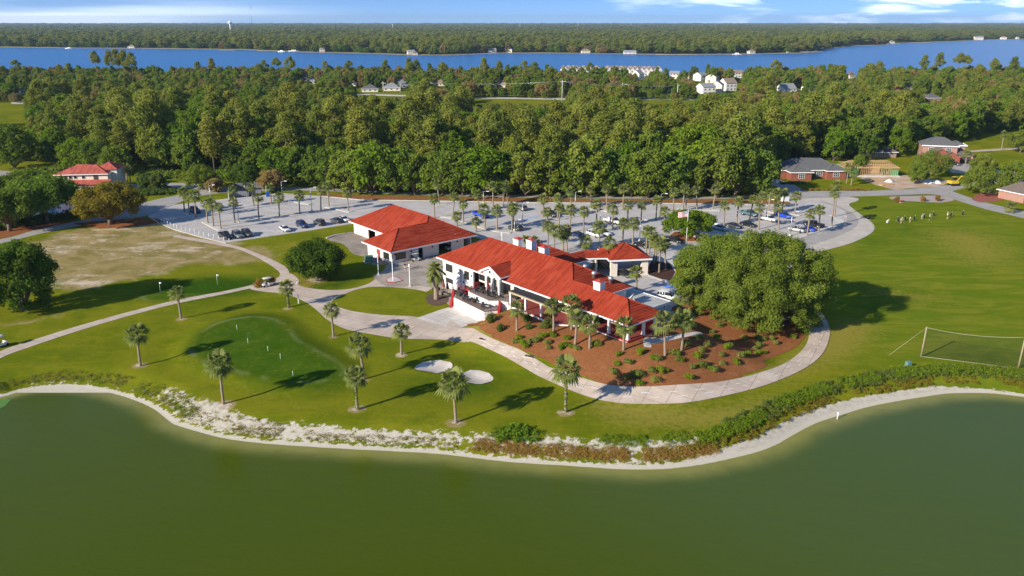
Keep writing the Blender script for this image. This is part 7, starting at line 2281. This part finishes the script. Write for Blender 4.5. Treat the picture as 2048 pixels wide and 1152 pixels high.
# two storey brick house with a lower gabled wing
g = P(1878, 322); h = empty('brick_house', (g.x, g.y, 0), R(-16), 'two storey pinkish brick house with a dark hipped roof', 'house')
r = MB(); hip(r, -7, 7, 1, 11.5, 6.0, .55); hip(r, 3.5, 10.5, 4.5, 12.5, 5.6, .5); ro = r.build('roof', [M_shingle], h)
f = MB(); fascia(f, [(-7, 1), (7, 1), (7, 4.5), (10.5, 4.5), (10.5, 12.5)], 6.0, 0, .4, .1, False); f.build('gutter', [M_trim], ro)
w_ = MB(); w_.bbox(-6.4, 6.4, 1.6, 11, -.2, 5.95); w_.bbox(4, 10, 5.2, 12, -.2, 5.5); w_.build('wall', [M_brickp], h)
window(h, 3.2, 1.57, 3.6, 2.0, 1.5, 0, 3, 2, M_trim, M_glassb); window(h, 7.6, 5.17, 3.4, 1.6, 1.5, 0, 2, 2, M_trim, M_glassb); window(h, -3.4, 1.57, 3.6, 1.6, 1.4, 0, 2, 2, M_trim, M_glassb)
r = MB(); w2 = MB()
tr = gable(r, -5, 3.5, -7, 1.6, 3.0, 5.8, along='y'); [w2.poly(t_) for t_ in tr]
tr = gable(r, -1.2, 6.0, -8.6, -3.5, 2.8, 4.9, along='y'); [w2.poly(t_) for t_ in tr]
w2.bbox(-4.6, 3.1, -6.6, 1.5, -.2, 2.98); w2.bbox(-.8, 5.6, -8.55, -3.8, -.2, 2.78)
r.build('wing_roof', [M_shinglet], h); w2.build('wing_wall', [M_brick], h)
window(h, 2.4, -8.62, .9, 1.8, 1.5, 0, 2, 2, M_trim, M_glassb)
r = MB(); hip(r, 6.0, 12.5, -1.5, 5.0, 2.9, .4); r.build('garage_roof', [M_shinglet], h)
w2 = MB(); w2.bbox(6.6, 11.9, -.9, 4.4, -.2, 2.85); w2.build('garage_wall', [M_brickp], h)
b = MB(); b.bbox(7.2, 11.2, -.96, -.9, 0, 2.3); b.build('garage_door', [M_frame], h)
simple_house(2074, 404, 12, 9, 2.8, 3.0, R(20), M_shinglet, M_brickp, 'pinkish house with a brown roof cut by the right edge', hipped=True)
drape('driveway', px_outline([(1886, 334), (1930, 326), (1990, 338), (2060, 350), (2060, 358), (1985, 352), (1900, 345)], 4), [M_road], .04, 2)
drape('brick_walk', px_outline([(1945, 395), (1975, 381), (2005, 386), (2018, 393), (2000, 401), (1968, 405), (1950, 402)], 3), [mat('red brick paving', (.28, .085, .055), .9, .25, 2)], .05, 1.5)
drape('road', ribbon([(1930, 302), (1990, 298), (2060, 294)], [(1930, 305), (1990, 301.5), (2060, 298)], 3), [M_path], .05, 3)
# hedges round the brick house lawn
bush_mass('flower_border', [(1605, 379), (1650, 380), (1700, 380), (1752, 380), (1752, 382), (1700, 382), (1640, 382), (1605, 381)], 60, .22, .7, L_rust, 'low reddish shrubs edging the brick house lawn', .5, 21)
bush_mass('flower_border', [(1560, 366), (1590, 368), (1612, 367), (1612, 369), (1560, 369)], 30, .22, .8, L_dark, 'dark shrubs along the foot of the brick house', .5, 22)
bush_mass('hedge', [(240, 380), (330, 378), (355, 383), (345, 389), (290, 392), (245, 388)], 130, .35, 1.6, L_dark, 'dark hedge around the yard beyond the pool house', 1.0, 23)
bush_mass('undergrowth', [(-60, 448), (0, 446), (60, 441), (140, 432), (160, 436), (60, 452), (0, 462), (-60, 466)], 160, .4, 2.0, L_dark, 'dark undergrowth below the oaks by the left road', 1.1, 24)
# the red roofed pool house at the left
g = P(172, 384); h = empty('pool_house', (g.x, g.y, 0), R(8), 'pool house with two tiers of red tiled roof and cream walls', 'building')
r = MB(); hip(r, -8.5, 8.5, -2, 9, 6.2, .42); r2 = MB()
tiled(r2, [(-9.5, -4.5, 3.2), (9, -4.5, 3.2), (9, -1.2, 4.4), (-9.5, -1.2, 4.4)], .3)
ro = r.build('roof', [M_roof2], h); r2.build('lean_to_roof', [M_roof2], h)
r = MB(); hip(r, 2.5, 10.5, 1.5, 10, 7.0, .5); r.build('tower_roof', [M_roof2], h)
w_ = MB(); w_.bbox(-8, 8, -1.4, 8.5, -.2, 6.15); w_.bbox(3, 10, 2, 9.5, -.2, 6.9); w_.bbox(-9, 8.5, -4.0, -1.4, -.2, 3.1); w_.build('wall', [M_cream], h)
f = MB(); fascia(f, [(-8.5, -2), (8.5, -2), (8.5, 9)], 6.2, closed=False); f.build('gutter', [M_trim], ro)
for x in (-6.5, -5.0, -3.5, -2.0, .5): window(h, x, -1.43, 4.7, 1.0, 1.0, 0, 1, 1, M_trim, M_glass)
d = MB(); d.bbox(3.6, 5.0, -1.5, -1.4, 4.2, 5.9); d.build('door', [M_frame], h)
drape('pool_deck', px_outline([(66, 432), (100, 414), (140, 404), (158, 408), (140, 424), (100, 436)], 3), [M_conc], .05, 2)
drape('pool_water', px_outline([(85, 428), (105, 415), (138, 408), (146, 411), (130, 422), (104, 431)], 4), [water_mat('pool water', (.03, .20, .30), (.04, .22, .33), (.2, .4, .5), 2, .1)], .08, 1.5)
# ------------------------------------------------------------------ far houses, boats, masts
WHITE_R = [M_shinglet, mat('tan shingles', (.25, .19, .145), .9, .2, 2), M_shingle, mat('light grey shingles', (.24, .245, .25), .9, .2, 2)]
HG = 'houses among the trees before the river'
for px, py, W, D, hw_, hr, rz, ri, wm_, hp, lab in FARH:
    wm_ = 'M_cream' if px in (1445, 1435, 1348, 1478) else wm_
    wm_ = {'M_cream': M_cream, 'M_white': M_white, 'M_brick': M_brick}[wm_]
    simple_house(px, py, W * .75, D, hw_ * .8, hr * .9, rz, WHITE_R[ri], wm_, lab, hipped=hp, group=HG, nwin=3, floors=2 if hw_ > 5 else 1)
for i, px in enumerate([1130 + 9.5 * k for k in range(4)] + [1170 + 8.5 * k for k in range(4)] + [1218 + 9.2 * k for k in range(12)]):
    py = 144 + .012 * (px - 1130)
    simple_house(px, py + 6, 5.0, 9, 6.0, 3.6, R(12), WHITE_R[1] if i % 3 else WHITE_R[0], M_cream, 'narrow steep gabled townhouse in the long row along the river', along='y', nwin=1, group='townhouses in rows along the river', name='townhouse', floors=2)
drape('road', ribbon([(930, 194.5), (1000, 195), (1060, 195.5), (1130, 197), (1260, 197.5), (1390, 198)], [(930, 197), (1000, 197.8), (1060, 198.5), (1130, 200), (1260, 200), (1390, 200.5)], 2), [M_conc], .1, 8)
drape('road', ribbon([(712, 188), (770, 189), (830, 191)], [(712, 190.5), (770, 192), (830, 194)], 2), [M_conc], .1, 8)
drape('bunker_sand', px_outline([(22, 205), (40, 203), (48, 205), (44, 208), (26, 208)], 3), [M_bunk], .1, 3)


def util_pole(px, py, ptop, label):
    g = P(px, py); h = next(z for z in np.arange(6, 40, .25) if proj(g.x, g.y, z)[1] <= ptop)
    o = empty('utility_pole', g, .1, label, 'utility pole', 'utility poles along the far road')
    b = MB(); b.tube([(0, 0, -.5), (0, 0, h)], [.34, .24], 8); b.build('pole', [M_kerb], o)
    b = MB(); b.box((0, 0, h - 1.2), (3.2, .25, .25)); b.build('crossarm', [M_kerb], o)
    return Vector((g.x, g.y, h - .9))


UP = [util_pole(*a) for a in ((767, 185, 163, 'utility pole left of the grey hipped house'), (801, 185, 165, 'utility pole between the grey and white houses'), (863, 190, 164, 'utility pole right of the houses by the far road'), (1124, 203, 160, 'tall utility pole beside the end of the road strip'), (1244, 201, 166, 'utility pole in the gap right of centre'), (1354, 200, 168, 'utility pole left of the white house cluster'), (1741, 192, 175, 'utility pole in the right hand woods'), (1855, 176, 163, 'utility pole near the pale roof at the right'))]
for k in (0, 1, 2, 3, 4):
    b = MB()
    for off in (-1.2, 0, 1.2):
        a, c = UP[k], UP[k + 1]
        b.tube([a.lerp(c, f_) + Vector((off, 0, -2.2 * 4 * f_ * (1 - f_) * .6)) for f_ in (0, .25, .5, .75, 1)], .05, 4)
    tag(b.build('power_line', [M_steel]), '%s span of thin power lines above the woods, counting from the left' % ORD[k], 'power line', 'power lines')
# far bank: houses, docks, boats
FB = 'houses on the far bank'
for px, py, W, hw_, rz, ri, wm_, lab in ((216, 95, 16, 9, .1, 3, M_white, 'pale tall house on the far left bank'), (262, 96, 22, 4, 0, 1, M_cream, 'low tan house right of the pale tall one'), (645, 104, 14, 6, .3, 3, M_white, 'small white house on the far bank left of centre'), (823, 109, 20, 6, .3, 3, M_cream, 'grey roofed house on the point of the far bank'), (831, 110, 12, 4, .1, 0, M_cream, 'low brown house next to the point'),
        (985, 106, 22, 7, .2, 3, M_white, 'white fronted house on the far bank at centre'), (1017, 105, 20, 8, -.2, 2, M_cream, 'grey house on the far bank right of centre'), (1172, 106, 24, 5, .1, 1, M_white, 'wide pale house with a tan roof on the far bank'), (1260, 108, 34, 4, 0, 3, M_white, 'long low white boathouse on the far bank'), (1505, 107, 18, 5, .3, 1, M_white, 'white house behind the dock on the far bank'),
        (1562, 103, 16, 7, .2, 3, M_white, 'white house left of the marina'), (1640, 89, 22, 10, .3, 3, M_white, 'large white house with a steep gable near the marina'), (1587, 103, 16, 5, .1, 3, M_white, 'small white house at the marina'), (1958, 80, 44, 11, .1, 3, M_white, 'large pale house on the distant right bank'), (2008, 79, 26, 9, 0, 1, M_white, 'pale house near the right edge of the far bank'), (2036, 78, 12, 5, 0, 3, M_white, 'small white house at the right edge of the far bank'), (1785, 87, 20, 6, .2, 1, M_cream, 'tan house on the far bank below the dark pines')):
    simple_house(px, py + .05, W * .62, 9, hw_ * .7, 3.4, rz, WHITE_R[ri], M_cream, lab, hipped=ri != 3, group=FB, nwin=3)
DG = 'docks on the far bank'
for px, py, L, wd, lab in ((455, 101, 30, 4, 'short wooden dock on the far left bank'), (536, 102, 40, 3, 'wooden dock beside the moored white boats'), (1070, 107, 24, 3, 'short dock right of the central house'), (1330, 110, 30, 5, 'low dock on the far bank right of the boathouse'), (1375, 110, 30, 4, 'narrow pier right of the low dock'), (1480, 109, 45, 4, 'long dock reaching a white boat'), (1600, 104, 60, 6, 'wide marina dock beside the point'), (1625, 101, 40, 6, 'roofed marina pier at the point'), (1786, 88, 30, 5, 'dock below the tan house'), (1846, 85.5, 60, 4, 'long pier on the right far bank')):
    g = P(px, py + .8); o = empty('dock', (g.x, g.y, 0), R(90 * 0 + random.uniform(-15, 15)), lab, 'dock', DG)
    b = MB(); b.box((0, 0, 1.3), (L, wd, .4)); b.build('deck', [M_wood], o)
    b = MB()
    for k in range(6):
        for y in (-wd / 2.2, wd / 2.2): b.tube([(-L / 2 + L * (k + .5) / 6, y, -1), (-L / 2 + L * (k + .5) / 6, y, 2.0)], .2, 6)
    b.build('pile', [M_bark], o)
    if 'roofed' in lab: b = MB(); [b.poly(p_) for p_ in gable(b, -L / 2, L / 2, -wd, wd, 4, 6.5)]; b.bbox(-L / 2, L / 2, -.2, .2, 1.5, 4.1); b.build('dock_roof', [WHITE_R[3]], o)
for px, py, L, lab in ((139, 97.5, 16, 'white motor boat moored off the far left bank'), (564, 104, 14, 'small white boat left of a larger one'), (589, 103, 22, 'larger white boat near the dock left of centre'), (1475, 109.5, 18, 'white boat at the end of the long dock'), (1578, 105, 12, 'white boat moored left of the marina'), (1635, 101, 14, 'white boat at the outer end of the marina')):
    g = P(px, py); o = empty('motor_boat', (g.x, g.y, 0), R(random.uniform(-20, 20)), lab, 'boat', 'boats off the far bank')
    b = MB(); b.rings([[(x, -w_, 1.4), (x, -w_ * .6, -.1), (x, w_ * .6, -.1), (x, w_, 1.4)] for x, w_ in ((-L / 2, L * .13), (0, L * .15), (L * .3, L * .11), (L / 2, .1))]); b.build('hull', [M_trim], o)
    b = MB(); b.box((-L * .06, 0, 2.2), (L * .4, L * .2, 1.7), 0, 0, .8); b.build('cabin', [M_white], o)
mb = MB()
for i in range(len(fs_) - 1):
    a, b = fs_[i], fs_[i + 1]
    if (b - a).length > 1: mb.poly([(a.x * .993, a.y * .993, .12), (b.x * .993, b.y * .993, .12), (b.x * 1.004, b.y * 1.004, .5), (a.x * 1.004, a.y * 1.004, .5)])
tag(mb.build('far_beach', [mat('far sand', (.36, .27, .18), .95, .35, .02)]), kind='structure')
# water tower and mast on the horizon
Yt = 3600; xt = (462 - 1024) / F * (Yt * CP + H * SP)
o = empty('water_tower', (xt, Yt, 0), 0, 'white water tower rising above the distant forest', 'water tower')
b = MB(); b.lathe([(4.0, 0), (2.6, 8), (2.4, 36), (3.5, 41)], (0, 0, 0), 16); b.build('stem', [M_white], o)
b = MB(); b.lathe([(3.5, 41), (7.5, 44), (8.6, 47.5), (7.0, 51), (2.5, 53), (.2, 53.4)], (0, 0, 0), 20); b.build('tank', [M_white], o)
Yt = 5200; xt = (505 - 1024) / F * (Yt * CP + H * SP)
o = empty('radio_mast', (xt, Yt, 0), 0, 'thin radio mast standing against the sky at the horizon', 'mast')
b = MB()
for k in range(3): b.tube([(1.4 * math.cos(2.1 * k), 1.4 * math.sin(2.1 * k), 0), (.7 * math.cos(2.1 * k), .7 * math.sin(2.1 * k), 150)], .4, 5)
b.build('lattice', [M_steel], o)
for px, py, h_, lab in ((786, 62, 40, 'distant pylon in the forest, left one'), (1040, 57, 45, 'distant pale tower in the forest at centre'), (1156, 56, 45, 'distant pale tower right of centre'), (1262, 56, 45, 'third distant pale tower in the forest'), (652, 62, 24, 'small pale building like tower far in the forest')):
    g = P(px, py + 1.5)
    o = empty('pylon', (g.x, g.y, 0), 0, lab, 'pylon')
    b = MB(); b.tube([(0, 0, 0), (0, 0, h_)], [2.2, 1.2], 6); b.build('mast', [M_kerb], o); b = MB(); b.box((0, 0, h_ - 4), (9, 1.0, 1.0)); b.build('crossarm', [M_kerb], o)
# ------------------------------------------------------------------ the practice net at the right
pA, pB = PT(1842, 714), PT(2036, 738)
hA = next(z for z in np.arange(3, 20, .05) if proj(pA.x, pA.y, pA.z + z)[1] <= 654); hB = next(z for z in np.arange(3, 20, .05) if proj(pB.x, pB.y, pB.z + z)[1] <= 674)
net = empty('practice_net', (0, 0, 0), 0, 'tall practice net strung between two timber posts on the range', 'net')
dd = (pB - pA); pC = pB + dd * .9
for p, h_ in ((pA, hA), (pB, hB), (pC, hB)):
    b = MB(); b.tube([(p.x, p.y, p.z - .3), (p.x + .1, p.y, p.z + h_)], [.16, .12], 8); b.build('post', [mat('weathered timber', (.30, .25, .15), .9, .2, 2)], net)
b = MB()
for a, c, ha_, hc_ in ((pA, pB, hA, hB), (pB, pC, hB, hB)):
    b.tube([a.lerp(c, f_) + Vector((0, 0, (ha_ + (hc_ - ha_) * f_) - 1.1 * 4 * f_ * (1 - f_) * .5 - .1)) for f_ in np.linspace(0, 1, 13)], .032, 5)
    b.tube([a + Vector((0, 0, .12)), c + Vector((0, 0, .12))], .035, 5)
b.tube([pA + Vector((0, 0, hA - .2)), pA + Vector((-5.2, .6, .05))], .025, 4)
b.build('rope', [mat('rope', (.40, .36, .25), .9, .1, 3)], net)
b = MB()
for a, c, ha_, hc_ in ((pA, pB, hA, hB), (pB, pC, hB, hB)):
    n = 70
    top = lambda f_: (ha_ + (hc_ - ha_) * f_) - 1.1 * 4 * f_ * (1 - f_) * .5 - .1
    for k in range(n + 1): f_ = k / n; q = a.lerp(c, f_); b.tube([(q.x, q.y, q.z + .12), (q.x, q.y, q.z + top(f_))], .014, 3, caps=False)
    for j in range(24):
        b.tube([a.lerp(c, f_) + Vector((0, 0, .12 + (top(f_) - .12) * (j + 1) / 25)) for f_ in np.linspace(0, 1, 9)], .014, 3, caps=False)
b.build('netting', [mat('dark green netting', (.045, .055, .03), .9, .1, 3)], net)
# ------------------------------------------------------------------ the air
m = bpy.data.materials.new('air'); m.use_nodes = True
nt = m.node_tree; nt.nodes.clear()
o_ = nt.nodes.new('ShaderNodeOutputMaterial'); v_ = nt.nodes.new('ShaderNodeVolumePrincipled')
v_.inputs['Color'].default_value = (.44, .61, .82, 1); v_.inputs['Density'].default_value = .000055; v_.inputs['Anisotropy'].default_value = .0
nt.links.new(v_.outputs[0], o_.inputs['Volume'])
mb = MB(); mb.bbox(-24000, 24000, -600, 24000, -5, 175)
hb = mb.build('haze', [m]); tag(hb, kind='stuff', label='pale blue haze over the distant woods')
hb.display_type = 'WIRE'
SC.cycles.volume_bounces = 0
